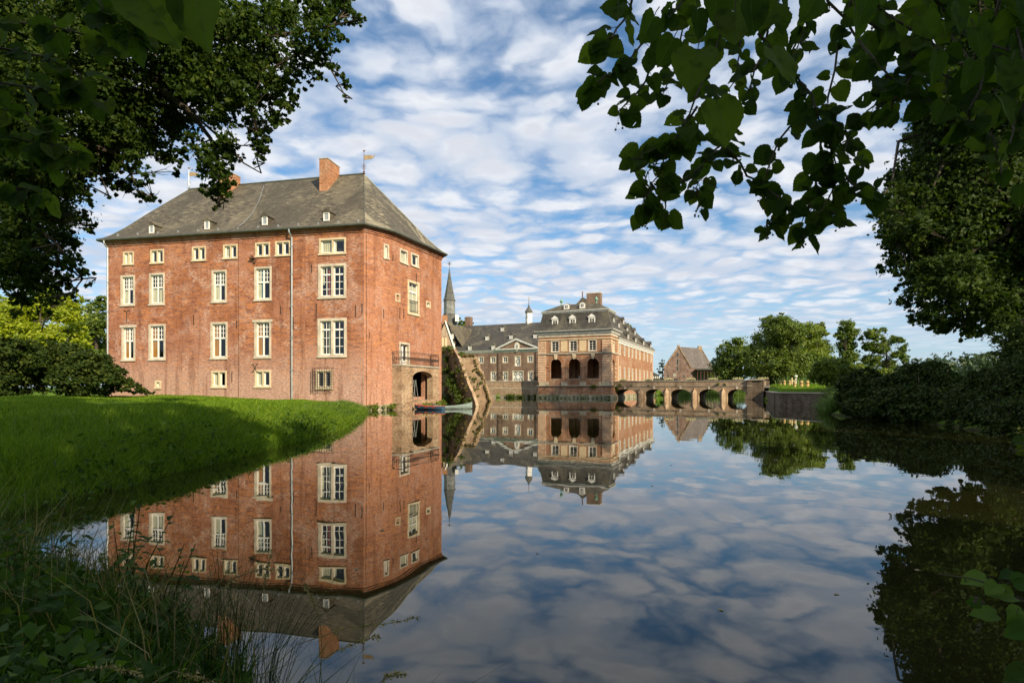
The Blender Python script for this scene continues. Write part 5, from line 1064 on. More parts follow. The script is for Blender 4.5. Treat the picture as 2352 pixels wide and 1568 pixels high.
def crown(lobes, n, size, rng, clump=.2, per=26, inner=.45, up=.45, flat=.8, gap=0.):
    """leaf cards gathered in clumps through the volume of the lobes (x, y, z, r)"""
    L = np.array(lobes, float); wgt = L[:, 3] ** 2; wgt /= wgt.sum(); nc = max(4, n // per)
    k = rng.choice(len(L), nc, p=wgt); d = unit(rng.normal(size=(nc, 3))); rad = inner + (1 - inner) * rng.random(nc) ** .6
    lump = 1 + .16 * np.sin(d[:, 0] * 5 + k) * np.cos(d[:, 1] * 6 + 2 * k) + .10 * np.sin(d[:, 2] * 9 + 3 * k)
    cc = L[k, :3] + d * (L[k, 3] * rad * lump)[:, None] * np.array([1, 1, flat]); cr = L[k, 3] * clump * rng.uniform(.6, 1.3, nc)
    if gap: 
        keep = rng.random(nc) > gap; cc, cr, d, k = cc[keep], cr[keep], d[keep], k[keep]; nc = len(cc)
    kk = np.repeat(np.arange(nc), per); off = rng.normal(size=(nc * per, 3)) * .55; off[:, 2] *= .65
    pos = cc[kk] + off * cr[kk][:, None]; nrm = unit(d[kk] * .55 + np.array([0, 0, up]) + rng.normal(size=pos.shape) * .55)
    s = size * rng.uniform(.65, 1.35, len(pos)); v, f = cards(pos, nrm, s, .5, rng)
    ct = np.clip(rng.normal(.45, .2, nc), 0, 1)
    tint = np.clip(ct[kk] * .65 + rng.random(len(pos)) * .35, 0, 1); return v, f, tint, cc
def limbs(mb, base, lobes, r0, rng, hub=None, wob=.12, every=1):
    base = Vector(base); hub = Vector(hub) if hub else base + Vector((0, 0, (max(l[2] for l in lobes) - base.z) * .35))
    top = hub + (Vector((sum(l[0] for l in lobes) / len(lobes), sum(l[1] for l in lobes) / len(lobes), max(l[2] for l in lobes))) - hub) * .75
    mb.tube([base - Vector((0, 0, .3)), base.lerp(hub, .1), base.lerp(hub, .6), hub, hub.lerp(top, .5), top], [r0 * 1.5, r0 * 1.1, r0 * .9, r0 * .8, r0 * .45, r0 * .08], 8)
    for i, l in enumerate(lobes[::every]):
        e = Vector(l[:3]); s = hub.lerp(top, rng.uniform(0, .7)); L_ = (e - s).length; m1 = s.lerp(e, .4) + Vector(rng.normal(size=3)) * wob * L_; m2 = s.lerp(e, .75) + Vector(rng.normal(size=3)) * wob * L_ * .6
        mb.tube([s, m1, m2, e], [r0 * .26, r0 * .17, r0 * .08, r0 * .02], 5)
        for q in range(3):
            d = Vector(unit(rng.normal(size=3))) * l[3] * .8; mb.tube([m2, m2.lerp(e, .5) + d * .4, e + d], [r0 * .05, r0 * .035, r0 * .012], 4)
def satellites(lobes, rng, k=3, fr=.28, dist=1.08):
    out = list(lobes)
    for x, y, z, r in lobes:
        for _ in range(k): d = unit(rng.normal(size=3)); out.append((x + d[0] * r * dist, y + d[1] * r * dist, z + d[2] * r * dist, r * fr * rng.uniform(.6, 1.4)))
    return out
def px_lobes(bl, Y, dy=0., rng=R, depth=None):
    out = []
    for b in bl:
        y_ = (b[3] if len(b) > 3 else Y) + rng.uniform(-dy, dy); p = P(b[0], b[1], y_); out.append((p.x, p.y, p.z, b[2] / F * y_))
    return out
def plant_tree(name, label, lobes, mat, n, size, base=None, r0=.3, cat_='tree', group=None, seed=1, crown_name='crown', **k):
    rng = np.random.default_rng(seed)
    if base is None:
        L = np.array(lobes); cx_, cy_ = L[:, 0].mean(), L[:, 1].mean(); base = (cx_, cy_, max(float(ground_h(cx_, cy_)[0]), 0))
    t = thing(name, base, label, cat_, group); hub = k.pop('hub', None); every = k.pop('every', 1)
    v, f, ti, _ = crown(lobes, n, size, rng, **k); mk(crown_name, v, f, mat, t, tint=ti, uv=False)
    mb = MB(); limbs(mb, base, lobes, r0, rng, hub, every=every); mb.build('trunk', M['bark'], t); return t
# far trees on the right
plant_tree('broadleaf_tree', 'rounded mid green tree just right of the mill house annex', px_lobes([(1690, 815, 42), (1662, 838, 30), (1715, 842, 36), (1688, 792, 22), (1675, 862, 30), (1728, 812, 26), (1645, 866, 15)], 150, 5), M['l_mid'], 16000, .55, seed=1, r0=.5)
plant_tree('horse_chestnut_tree', 'tallest dense tree right of the bridge with clumped lit foliage', satellites(px_lobes([(1790, 757, 36), (1762, 785, 34), (1802, 795, 40), (1768, 828, 42), (1815, 838, 42), (1748, 812, 26), (1775, 740, 22), (1822, 760, 26), (1760, 862, 26), (1790, 866, 26), (1800, 742, 20)], 122, 5), R, 2, .3, 1.0), M['l_mid'], 42000, .42, seed=2, r0=.6, clump=.28, inner=.6)
plant_tree('broadleaf_tree', 'yellowish tree leaning out right of the tallest dense tree', px_lobes([(1856, 770, 32), (1880, 800, 30), (1862, 820, 34), (1893, 838, 28), (1882, 752, 14), (1893, 765, 10), (1900, 862, 26), (1850, 850, 30)], 135, 5), M['l_light'], 22000, .5, seed=3, r0=.5, clump=.26)
plant_tree('slender_tree', 'narrow upright dark green tree left of the airy spreading tree', px_lobes([(1942, 748, 17), (1950, 768, 20), (1930, 770, 12), (1945, 795, 19), (1950, 820, 18), (1938, 838, 18)], 140, 3), M['l_mid'], 9000, .5, seed=4, r0=.35, clump=.3)
plant_tree('spreading_tree', 'airy spreading tree with open layered crown above the right bushes', satellites(px_lobes([(2005, 768, 18), (2028, 758, 9), (2042, 786, 15), (2064, 780, 11), (2076, 800, 10), (2020, 800, 20), (2062, 816, 15), (1990, 795, 16), (2000, 828, 20), (2040, 836, 18), (2080, 825, 9)], 140, 4), R, 3, .35, 1.25), M['l_mid'], 11000, .5, seed=5, r0=.35, clump=.3, flat=.6)
plant_tree('broadleaf_tree', 'low bright tree between the slender tree and the airy spreading tree', px_lobes([(1968, 850, 22), (1990, 862, 22), (1960, 872, 20), (2035, 862, 22), (2010, 868, 20)], 130, 4), M['l_light'], 8000, .5, seed=6, r0=.25)
plant_tree('sapling', 'small yellow green sapling tied to its stake on the lawn', px_lobes([(1822, 862, 8), (1818, 850, 7), (1826, 840, 6), (1812, 858, 6), (1820, 832, 5)], 72.6, .2), M['l_light'], 1500, .16, seed=7, r0=.05, cat_='sapling')
plant_tree('broadleaf_tree', 'bright tree top showing behind the long side wing roof', px_lobes([(1436, 752, 14), (1446, 768, 14), (1430, 770, 14), (1452, 790, 14)], 165, 2), M['l_light'], 3000, .5, seed=8, r0=.3)
plant_tree('broadleaf_tree', 'green tree top showing over the rear wing beside its left chimney', px_lobes([(1066, 736, 11), (1052, 742, 10), (1080, 742, 9), (1060, 752, 14), (1075, 760, 14)], 190, 2), M['l_mid'], 2600, .6, seed=9, r0=.3)
plant_tree('broadleaf_tree', 'dull green tree behind the right end of the mill house', px_lobes([(1640, 838, 12), (1648, 850, 14), (1630, 858, 12), (1655, 862, 14)], 225, 2), M['l_mid'], 2500, .7, seed=10, r0=.3)
# conifer behind the side wing
rng = np.random.default_rng(12); q = P(1522, 822, 215); base = (q.x, q.y, 2.4); con = thing('fir_tree', base, 'dark fir tree between the side wing and the mill house', 'tree')
lob = [(q.x + math.cos(a) * (1 - k / 9) * 3.2, q.y + math.sin(a) * (1 - k / 9) * 3, 3.2 + (q.z - 3) * k / 9, (1.5 - k * .12)) for k in range(9) for a in (k, k + 2.1, k + 4.2)]
v, f, ti, _ = crown(lob, 5000, .55, rng, flat=.5); mk('crown', v, f, M['l_dark'], con, tint=ti, uv=False); mb = MB(); mb.tube([(q.x, q.y, 2.2), (q.x, q.y, q.z)], [.4, .05], 6); mb.build('trunk', M['bark'], con)
# far forest
rng = np.random.default_rng(13); fl = []
tp = [(1400, 868), (1500, 866), (1650, 858), (1900, 848), (2050, 832), (2120, 822), (2200, 812), (2352, 795), (2700, 770), (3200, 800)]
for i in range(900):
    px = rng.uniform(1400, 3200); Y = rng.uniform(340, 520); tpy = np.interp(px, [a for a, b in tp], [b for a, b in tp]) + rng.uniform(-3, 14); p = P(px, tpy, Y); r = rng.uniform(3.5, 6)
    for dz in (0, 5, 10): fl.append((p.x, p.y, p.z - r - dz, r * (1 + dz * .05)))
v, f, ti, _ = crown(fl, 100000, 2.3, rng, clump=.35, per=14, inner=.6, up=.6, flat=1.3); mk('far_forest', v, f, M['l_far'], None, tint=ti, uv=False, kind='stuff', label='dull green mixed forest on the far slope at the right', cat='forest')
# left background
plant_tree('yellow_green_tree', 'bright yellow green tree in sunshine left of the castle', px_lobes([(40, 720, 50), (105, 705, 42), (160, 725, 34), (60, 775, 50), (135, 780, 46), (-40, 740, 80), (185, 792, 24), (165, 690, 22), (120, 680, 24), (-60, 820, 90), (60, 830, 50), (175, 755, 20)], 62, 4), M['l_yel'], 42000, .34, seed=14, r0=.4, clump=.25, flat=.7)
plant_tree('broadleaf_tree', 'dull dark green tree against the left castle corner', px_lobes([(222, 712, 26), (205, 745, 30), (232, 750, 32), (215, 790, 36), (235, 690, 14), (200, 830, 40), (240, 830, 36)], 84, 4), M['l_mid'], 14000, .42, seed=15, r0=.4)
def bush(name, label, lobes, n, size, mat=None, seed=1, **k):
    return plant_tree(name, label, lobes, mat or M['l_rhod'], n, size, r0=.05, cat_='bush', seed=seed, crown_name='leaves', inner=.6, every=4, **k)
bush('rhododendron_bush', 'large dark rhododendron at the left edge behind the lawn', px_lobes([(30, 840, 62), (-60, 830, 80), (90, 820, 45), (60, 865, 55), (-40, 880, 60), (20, 795, 30)], 38, 2), 26000, .2, seed=21)
bush('rhododendron_bush', 'dark rhododendron sloping down against the left foot of the castle', px_lobes([(150, 822, 42), (205, 838, 42), (250, 862, 34), (170, 870, 46), (235, 885, 30), (285, 882, 22), (312, 893, 14), (332, 898, 9)], 39, 1.5), 24000, .19, seed=22)
bush('rhododendron_bush', 'small loose rhododendron nearest the basement window of the castle', px_lobes([(338, 899, 7), (350, 902, 5), (325, 897, 8)], 40.5, .3), 900, .16, seed=23)
bush('broadleaf_bush', 'bright green sunlit bush beside the bollards on the right lawn', px_lobes([(1900, 848, 30), (1875, 862, 20), (1930, 846, 28), (1955, 862, 28), (1910, 872, 22), (1945, 880, 20)], 58, 1.5), 16000, .2, M['l_light'], 24)
RB = (('brownish dark rhododendron between the tall grass and the big round mound', [(1962, 888, 32, 35), (1990, 868, 26, 36), (1975, 915, 30, 33), (1945, 915, 22, 34), (2000, 905, 34, 33), (1985, 935, 26, 31), (1955, 938, 20, 32), (2010, 945, 20, 29)], 30000),
 ('biggest rounded dark rhododendron mound on the right bank', [(2105, 872, 44, 31), (2065, 890, 44, 31), (2145, 888, 48, 30), (2050, 922, 38, 29), (2100, 925, 48, 28), (2150, 930, 46, 27), (2030, 945, 24, 29), (2072, 950, 26, 27), (2118, 955, 30, 26.5), (2165, 962, 28, 25.5), (2195, 935, 40, 26)], 52000),
 ('nearest dark rhododendron at the right edge overhanging the water', [(2260, 900, 52, 25), (2225, 935, 46, 24.5), (2310, 905, 60, 24), (2380, 880, 80, 22.5), (2280, 950, 50, 22.5), (2340, 955, 55, 21), (2205, 970, 26, 24), (2240, 975, 28, 23), (2285, 985, 28, 21), (2400, 970, 70, 19.5), (2335, 992, 30, 19.5), (2375, 1010, 30, 18)], 60000),
 ('tall dark shrub growing at the foot of the maple', [(2330, 850, 40, 33), (2370, 810, 60, 34), (2420, 780, 90, 34), (2300, 868, 26, 33)], 20000))
for i, (lb, pts, n_) in enumerate(RB):
    lob = satellites([(*P(a, b, Y), r / F * Y) for a, b, r, Y in pts], np.random.default_rng(700 + i), 2, .35, .95)
    bush('rhododendron_bush', lb, lob, n_, .16 if i != 2 else .13, seed=25 + i, clump=.3)
# big tree on the right
big = [(2045, 480, 42), (2055, 545, 36), (2065, 610, 40), (2095, 680, 40), (2130, 725, 32), (2165, 742, 30), (2230, 748, 34), (2280, 735, 42), (2330, 735, 50), (2352, 785, 50), (2300, 690, 65), (2352, 600, 100), (2250, 620, 80), (2210, 690, 50), (2075, 410, 40), (2110, 330, 40), (2130, 270, 40), (2160, 350, 80), (2120, 500, 80), (2180, 520, 100), (2180, 640, 80), (2280, 400, 120), (2260, 250, 110), (2200, 420, 110), (2350, 350, 120), (2290, 560, 100), (2140, 590, 60), (2160, 450, 80), (2085, 520, 45), (2090, 440, 50), (2200, 230, 70), (2250, 680, 60), (2150, 285, 55), (2120, 400, 60), (2090, 470, 62), (2055, 485, 40), (2110, 560, 62), (2130, 640, 55), (2150, 690, 42), (2230, 300, 110), (2220, 450, 110), (2230, 590, 95), (2320, 500, 130), (2330, 640, 90), (2300, 150, 110), (2420, 300, 150),
 (2175, 130, 50), (2190, 200, 60), (2240, 50, 80), (2350, 60, 120), (2500, 150, 200), (2520, 450, 200), (2560, 650, 130), (2130, 725, 20), (2165, 745, 18), (2205, 740, 26), (2230, 765, 15), (2265, 715, 30), (2310, 725, 36), (2340, 760, 20), (2085, 620, 22), (2060, 560, 24), (2400, -100, 180), (2240, -80, 100), (2600, 0, 200), (2290, 775, 12)]
plant_tree('maple_tree', 'huge dark maple leaning over the water at the right edge', satellites(px_lobes(big, 42, 4, np.random.default_rng(3)), np.random.default_rng(4), 2, .3, 1.0), M['l_plane'], 190000, .33, base=(38.6, 42.5, 1.0), r0=.75, seed=30, hub=(38.2, 42.5, 7.5), inner=.4, clump=.3, every=3)
# trees along the right bank and behind the viewer (outside the picture, they keep the near banks in shade)
for i, (x, y, h) in enumerate(((33, 21, 17), (29, 9, 19), (24, -3, 21), (15, -9, 23), (7, -11, 24), (-2, -12, 23), (-10, -11, 20))):
    rg = np.random.default_rng(40 + i); lob = [(x + rg.uniform(-4, 4), y + rg.uniform(-3.5, 3.5), h * rg.uniform(.30, .80), rg.uniform(2.2, 3.4)) for _ in range(13)]
    plant_tree('bank_tree', ['broad tree on the right bank beside the maple', 'broad tree on the right bank outside the view', 'tree at the bend of the right bank', 'tall tree behind the viewer to the right', 'tall tree right behind the viewer', 'tall tree behind the viewer to the left', 'tree behind the near left bank'][i], lob, M['l_plane'], 9000, .6, base=(x, y, .6), r0=.4, seed=50 + i, clump=.3)
# oak whose boughs hang in from the upper left
oak = [(500, 440, 32), (490, 400, 34), (480, 360, 34), (515, 350, 30), (450, 230, 60), (330, 250, 70), (420, 130, 80), (520, 180, 60), (600, 180, 50), (690, 160, 36), (640, 200, 36), (740, 80, 45), (300, 330, 50), (250, 350, 50), (190, 350, 60), (150, 420, 50), (90, 440, 60), (60, 640, 50), (110, 560, 50), (30, 600, 60), (170, 610, 26), (140, 660, 30), (90, 690, 30), (290, 430, 26), (340, 455, 16), (205, 520, 16), (595, 280, 34), (600, 330, 24), (-60, 100, 200), (60, 50, 130), (200, 40, 130), (340, 50, 120), (470, 60, 100), (100, 230, 130), (240, 200, 110), (370, 170, 90), (470, 190, 70), (10, 400, 110), (120, 360, 85), (220, 310, 70), (-80, 300, 180),
 (570, 50, 70), (650, 35, 60), (730, 20, 50), (790, 22, 34), (820, 40, 18), (560, 140, 60), (630, 130, 52), (700, 95, 40), (745, 130, 24), (775, 165, 16), (795, 190, 14), (790, 222, 9), (620, 225, 36), (655, 240, 20), (560, 230, 42), (640, 280, 20), (595, 310, 20), (600, 350, 20), (585, 378, 10),
 (500, 270, 44), (520, 340, 28), (515, 395, 20), (508, 440, 22), (498, 478, 11), (535, 420, 9), (420, 280, 50), (350, 320, 44), (300, 370, 34), (262, 415, 20), (340, 410, 22), (380, 360, 24), (420, 350, 20), (322, 448, 12), (250, 455, 8), (180, 440, 32), (185, 380, 36), (440, 330, 22), (400, 395, 12), (280, 300, 50),
 (60, 500, 60), (125, 490, 40), (150, 545, 26), (60, 580, 50), (10, 640, 46), (110, 610, 30), (165, 590, 18), (190, 630, 10), (-20, 540, 80), (185, 495, 14), (90, 660, 22), (150, 640, 16), (60, 690, 20), (30, 720, 14), (205, 655, 7)]
rg = np.random.default_rng(60)
ol = px_lobes(oak, 13.5, 1.3, rg); obase = (-16.5, 13.5, 1.15)
ot = thing('oak_tree', obase, 'big oak with dark leafy boughs hanging into the upper left corner', 'tree')
ol0 = ol; ol = satellites(satellites(ol, rg, 4, .3, 1.02), rg, 1, .4, 1.3)
v, f, ti, cc = crown(ol, 185000, .105, rg, clump=.22, per=10, inner=.1, up=.35, gap=.22)
mk('crown', v, f, M['l_oak'], ot, tint=ti, uv=False)
mb = MB(); mb.tube([obase, (-16.4, 13.4, 3), (-15.8, 13.6, 6), (-14.5, 13.5, 9), (-12, 13.5, 12)], [.7, .55, .45, .35, .2], 9)
def tw(pts, r0, r1, Y=13.3):
    q = [P(a, b, Y + .25 * math.sin(i * 1.7)) for i, (a, b) in enumerate(pts)]; mb.tube(q, list(np.linspace(r0, r1, len(q))), 5); return q
hubs = []
for pts, r0 in (([(-420, 250), (-100, 160), (200, 150), (330, 180), (430, 250), (485, 320), (505, 400), (500, 470)], .13), ([(-420, 100), (0, 40), (300, 60), (520, 90), (650, 80), (760, 60), (820, 45)], .12), ([(-300, 300), (0, 300), (160, 320), (260, 350), (300, 400), (320, 440)], .1),
                ([(-300, 400), (-60, 450), (60, 500), (130, 560), (190, 640)], .1), ([(330, 180), (450, 190), (560, 220), (590, 300), (592, 370)], .05), ([(520, 90), (620, 160), (690, 120), (760, 160), (790, 215)], .045), ([(430, 250), (520, 330), (560, 375), (600, 398)], .035), ([(0, 300), (60, 560), (60, 680)], .05), ([(200, 150), (220, 300), (230, 400), (250, 450)], .04)):
    hubs += tw(pts, r0, .012)
for l in ol0:
    c_ = Vector(l[:3]); h = min(hubs, key=lambda q: (q - c_).length); m_ = h.lerp(c_, .5) + Vector(rg.normal(size=3)) * .12; mb.tube([h, m_, c_], [.022, .014, .006], 4)
    for _ in range(3): e = c_ + Vector(rg.normal(size=3)) * l[3] * .6; mb.tube([m_, m_.lerp(e, .6) + Vector(rg.normal(size=3)) * .05, e], [.01, .007, .003], 3)
mb.build('boughs', M['bark'], ot)
# ------------------------------------------------------------------ near lime leaves
half = np.array([(0, .0), (.10, -.07), (.24, -.09), (.38, -.02), (.47, .12), (.50, .29), (.47, .46), (.40, .60), (.31, .73), (.20, .85), (.09, .94), (0, 1.04)])
def leaf_template(rng, fine=3):
    o = []
    for i in range(len(half) - 1):
        for k in range(fine):
            t = k / fine; p = half[i] * (1 - t) + half[i + 1] * t; s = 1 + (.035 if k == 1 else -.015) ; o.append((p[0] * s, (p[1] - .4) * (1 + (s - 1) * .6) + .4))
    o.append(tuple(half[-1])); o = np.array(o)
    vs, fs = [], []; n = len(o)
    for sg in (1, -1):
        b0 = len(vs)
        for x, y in o:
            yv = min(max(y, 0.0), 1.0); 
            for q in (0, .5, 1): vs.append((sg * x * q, yv + (y - yv) * q + .10 * x * q * (1 - q) * 2))
        for i in range(n - 1):
            for q in (0, 1):
                a = b0 + i * 3 + q; f_ = (a, a + 1, a + 4, a + 3); fs.append(f_ if sg > 0 else f_[::-1])
    return np.array(vs), fs
LT, LF = leaf_template(R)
def lime_leaves(items, rng):
    """items: (petiole point, tip direction, face normal, length)"""
    V, Fc, ti, U = [], [], [], []; b = 0
    for p, d, nn, L in items:
        U.append(LT[:, :2])
        d = Vector(d).normalized(); nn = Vector(nn); nn = (nn - d * nn.dot(d)).normalized(); s = d.cross(nn)
        cup = rng.uniform(.15, .55); bend = rng.uniform(-.25, .6); ax = rng.uniform(.85, 1.12); wv = rng.uniform(0, 6)
        x, y = LT[:, 0] * ax, LT[:, 1]; z = cup * np.abs(x) ** 1.3 - bend * y ** 2 * .35 + .03 * np.sin(y * 9 + wv) * np.abs(x) * 2 + .02 * np.sin(x * 14 + y * 6 + wv)
        v = np.array(p)[None] + L * (x[:, None] * np.array(s) + y[:, None] * np.array(d) + z[:, None] * np.array(nn)); V.append(v)
        drop = set()
        if rng.random() < .3: k0 = rng.integers(6, 50); drop = {int(k0), int(k0 + 1)} if rng.random() < .5 else {int(k0)}
        fs = [tuple(b + i for i in f_) for j, f_ in enumerate(LF) if j not in drop or j % 2]; Fc += fs; t0 = rng.random(); ti += [t0] * len(fs); b += len(v)
    lime_leaves.uv = np.concatenate(U); return np.concatenate(V), Fc, ti
rl = np.random.default_rng(77)
twigs = [([(2080, -40), (2130, 60), (2110, 160), (2140, 210)], 1.9), ([(2180, -40), (2170, 60), (2240, 160), (2260, 260)], 1.9), ([(2270, -40), (2300, 90), (2290, 220), (2340, 330)], 1.9), ([(2352, -20), (2340, 120), (2380, 260)], 1.7), ([(1960, -40), (2010, 40), (1990, 110)], 1.9), ([(1840, -40), (1850, 60), (1820, 130)], 1.9), ([(1560, -40), (1570, 60), (1550, 150), (1520, 220)], 1.8), ([(1650, -40), (1700, 80), (1690, 180), (1640, 260)], 2.0), ([(1890, 280), (1940, 340), (1990, 380)], 1.9), ([(2200, 150), (2280, 300), (2300, 400)], 1.6), ([(1862, 470), (1850, 520), (1846, 545)], 1.72), ([(1478, 470), (1470, 500)], 1.6), ([(1600, 440), (1612, 475)], 1.7), ([(1790, 450), (1770, 500), (1760, 520)], 1.7), ([(1500, 420), (1530, 470), (1522, 495)], 1.65), ([(1400, 170), (1335, 225)], 1.5), ([(1975, 430), (2020, 450)], 1.7), ([(1905, 480), (1930, 500)], 1.7), ([(1975, -60), (1925, 100), (1890, 280), (1872, 400), (1862, 470), (1838, 520)], 1.75), ([(1700, -40), (1650, 90), (1600, 230), (1545, 330), (1500, 420), (1478, 470)], 1.6), ([(1600, -40), (1520, 60), (1450, 130), (1400, 170), (1352, 200)], 1.55),
 ([(1800, -40), (1762, 80), (1722, 200), (1670, 320), (1620, 400), (1590, 440)], 1.85), ([(1740, 80), (1830, 170), (1872, 250), (1905, 330), (1930, 400), (1975, 430)], 1.7), ([(1990, 40), (2080, 120), (2170, 175), (2260, 190), (2350, 195)], 1.5), ([(1880, -30), (1965, 80), (2040, 170), (2010, 240), (1960, 290), (1940, 350)], 1.65),
 ([(2100, -40), (2200, 60), (2320, 120), (2400, 150)], 1.3), ([(1650, 320), (1720, 400), (1790, 450), (1838, 500)], 1.7), ([(2300, -40), (2270, 120), (2240, 250), (2215, 300)], 1.35), ([(1470, -40), (1440, 40), (1405, 80), (1372, 120)], 1.5), ([(1872, 240), (1790, 320), (1760, 400), (1750, 455)], 1.75),
 ([(2380, 180), (2340, 260), (2320, 330)], 1.2), ([(1545, 330), (1490, 340), (1450, 365)], 1.6), ([(1600, 250), (1560, 300), (1515, 360), (1480, 420)], 1.7), ([(2040, 170), (2120, 220), (2180, 250)], 1.45), ([(2000, -40), (2040, 40), (2130, 90), (2200, 130)], 1.4), ([(1520, 60), (1480, 190), (1440, 240), (1415, 260)], 1.6),
 ([(1670, 320), (1640, 350), (1560, 420)], 1.75), ([(1930, 400), (1900, 450), (1880, 490)], 1.72), ([(2352, -40), (2330, 60), (2352, 160)], 1.2), ([(2100, 60), (2100, 150), (2060, 230), (2040, 260)], 1.5)]
lb_ = thing('lime_branch', P(2100, -60, 1.7), 'dark heart-leaved lime branch hanging close overhead at the upper right', 'branch')
mb = MB(); items = []; fruit = []
def leaf_at(q, L, rng, face=None, down=None, side=None):
    d = Vector((rng.uniform(-1, 1), rng.uniform(-.6, .5), rng.uniform(-1.1, .15))) if down is None else Vector(down)
    nn = Vector((rng.uniform(-.9, .9), -1 if rng.random() < .8 else .4, rng.uniform(-.5, 1.1))) if face is None else Vector(face)
    pet = d.normalized() * L * .35; mb.tube([q, q + pet * .6 + Vector((0, 0, .002)), q + pet], [.0011, .0009, .0008], 3); items.append((q + pet, d, nn, L))
for pts, Y in twigs:
    q = [P(a, b, Y + .06 * math.sin(i * 2.1)) for i, (a, b) in enumerate(pts)]
    fine = []
    for a, b in zip(q, q[1:]):
        for t in (0, .33, .66): fine.append(a.lerp(b, t) + Vector(rl.normal(size=3)) * .004)
    fine.append(q[-1]); mb.tube(fine, list(np.linspace(.0042, .0014, len(fine))), 5)
    Lt = sum((a - b).length for a, b in zip(fine, fine[1:])); nl = int(Lt / .021)
    for i in range(nl):
        t = (i + rl.random()) / nl; k = t * (len(fine) - 1); j = min(int(k), len(fine) - 2); leaf_at(fine[j].lerp(fine[j + 1], k - j), rl.uniform(.034, .068) * (1.08 - .25 * t), rl)
    if rl.random() < .8: fruit.append(fine[-2]); 
    fruit.append(fine[len(fine) // 2])
for px, py, s, Y in ((1515, 60, 110, .95), (1600, 40, 110, .9), (1690, 60, 150, .9), (1610, 150, 160, .8), (1640, 260, 165, .8), (1755, 150, 160, .9), (1800, 40, 120, .9), (1720, 20, 120, .85), (1560, 110, 110, 1.0), (2100, 60, 100, .9), (2200, 30, 110, .8), (2280, 250, 120, .9), (2350, 330, 110, .9), (2330, 170, 130, .9), (2180, 260, 90, 1.1), (2340, 440, 80, 1.1), (1960, 40, 110, .95), (2150, 140, 110, .9), (2000, 0, 120, .9), (1890, 20, 110, .9), (2240, 160, 110, .95), (2340, 20, 130, .8), (1650, -10, 120, .9), (1420, 30, 70, 1.3), (2230, 90, 120, .9)):
    leaf_at(P(px, py - s * .4, Y), s / F * Y * .62, rl, face=(rl.uniform(-.6, .6), -1, rl.uniform(-.5, .8)), down=(rl.uniform(-.9, .7), rl.uniform(-.3, .3), -1))
v, f, ti = lime_leaves(items, rl); mk('leaves', v, f, M['l_lime'], lb_, True, tint=ti, uv=False, vuv=lime_leaves.uv)
mb.build('twigs', M['bark'], lb_)
mb = MB()
for p in fruit:
    for _ in range(4):
        q = p + Vector((rl.uniform(-.018, .018), rl.uniform(-.015, .015), rl.uniform(-.05, -.028))); mb.tube([p, p.lerp(q, .5) + Vector((0, 0, -.004)), q], .0004, 3); mb.lathe((q.x, q.y), [(.0003, q.z + .0032), (.0026, q.z + .002), (.0034, q.z), (.0026, q.z - .002), (.0003, q.z - .0032)], 8)
mb.build('fruits', M['l_berry'], lb_)
def sprig(name, label, leaves, twig, Y, cat_='branch', mat='l_lime', fr=(), scale=.62):
    global mb, items
    mb = MB(); items = []; q0 = P(*twig[-1], Y); t = thing(name, q0, label, cat_); mb.tube([P(a, b, Y) for a, b in twig], list(np.linspace(.0012, .003, len(twig))), 5)
    for px, py, s, ang, fc in leaves: leaf_at(P(px, py, Y + rl.uniform(-.03, .03)), s / F * Y * scale, rl, face=fc, down=(math.cos(math.radians(ang)), rl.uniform(-.3, .3), math.sin(math.radians(ang))))
    v, f, ti = lime_leaves(items, rl); mk('leaves', v, f, M[mat], t, True, tint=ti, uv=False, vuv=lime_leaves.uv)
    for px, py in fr: q = P(px, py, Y - .01); mb.lathe((q.x, q.y), [(.0003, q.z + .004), (.0033, q.z + .0025), (.0042, q.z), (.0033, q.z - .0025), (.0003, q.z - .004)], 8)
    mb.build('twigs', M['bark'], t); return t
sprig('lime_sprig', 'small lime sprig with pale leaf backs in the lower right corner', [(2285, 1325, 90, 190, (0, -.5, 1)), (2300, 1335, 60, 205, (.2, -.6, 1)), (2345, 1318, 60, 185, (0, -.4, 1)), (2350, 1372, 85, 180, (0, -.5, 1)), (2262, 1385, 45, 180, (0, -1, .4)), (2310, 1410, 85, 185, (0, -.6, .9)), (2340, 1395, 70, 240, (.1, -1, .3)), (2360, 1395, 80, 200, (.1, -.6, .9)), (2310, 1340, 70, 10, (0, -.8, .6)), (2375, 1430, 80, 215, (0, -.8, .6))],
      [(2155, 1317), (2230, 1328), (2290, 1345), (2330, 1372), (2400, 1400)], 1.15, scale=.62, mat='l_weed', fr=[(2243, 1373), (2240, 1381), (2257, 1383), (2250, 1435), (2246, 1446)])
sprig('lime_sprig', 'single big lime leaf pointing down at the top edge left of centre', [(300, -60, 190, -55, (.2, -1, .2)), (440, -80, 170, -80, (-.2, -1, .1)), (330, -90, 120, -110, (0, -1, .3))], [(250, -20), (330, -60), (420, -100)], .62, scale=.85)
sprig('lime_sprig', 'green lime leaf entering at the right edge just below the bushes', [(2370, 1012, 60, 185, (0, -.7, .8)), (2385, 1030, 60, 195, (0, -.9, .5))], [(2330, 1035), (2400, 1010)], 1.3, fr=[(2322, 1030), (2330, 1036)])
sprig('lime_sprig', 'dark lime leaf lying in the very bottom right corner', [(2400, 1560, 110, 175, (0, -.4, 1))], [(2340, 1560), (2420, 1560)], 1.0)
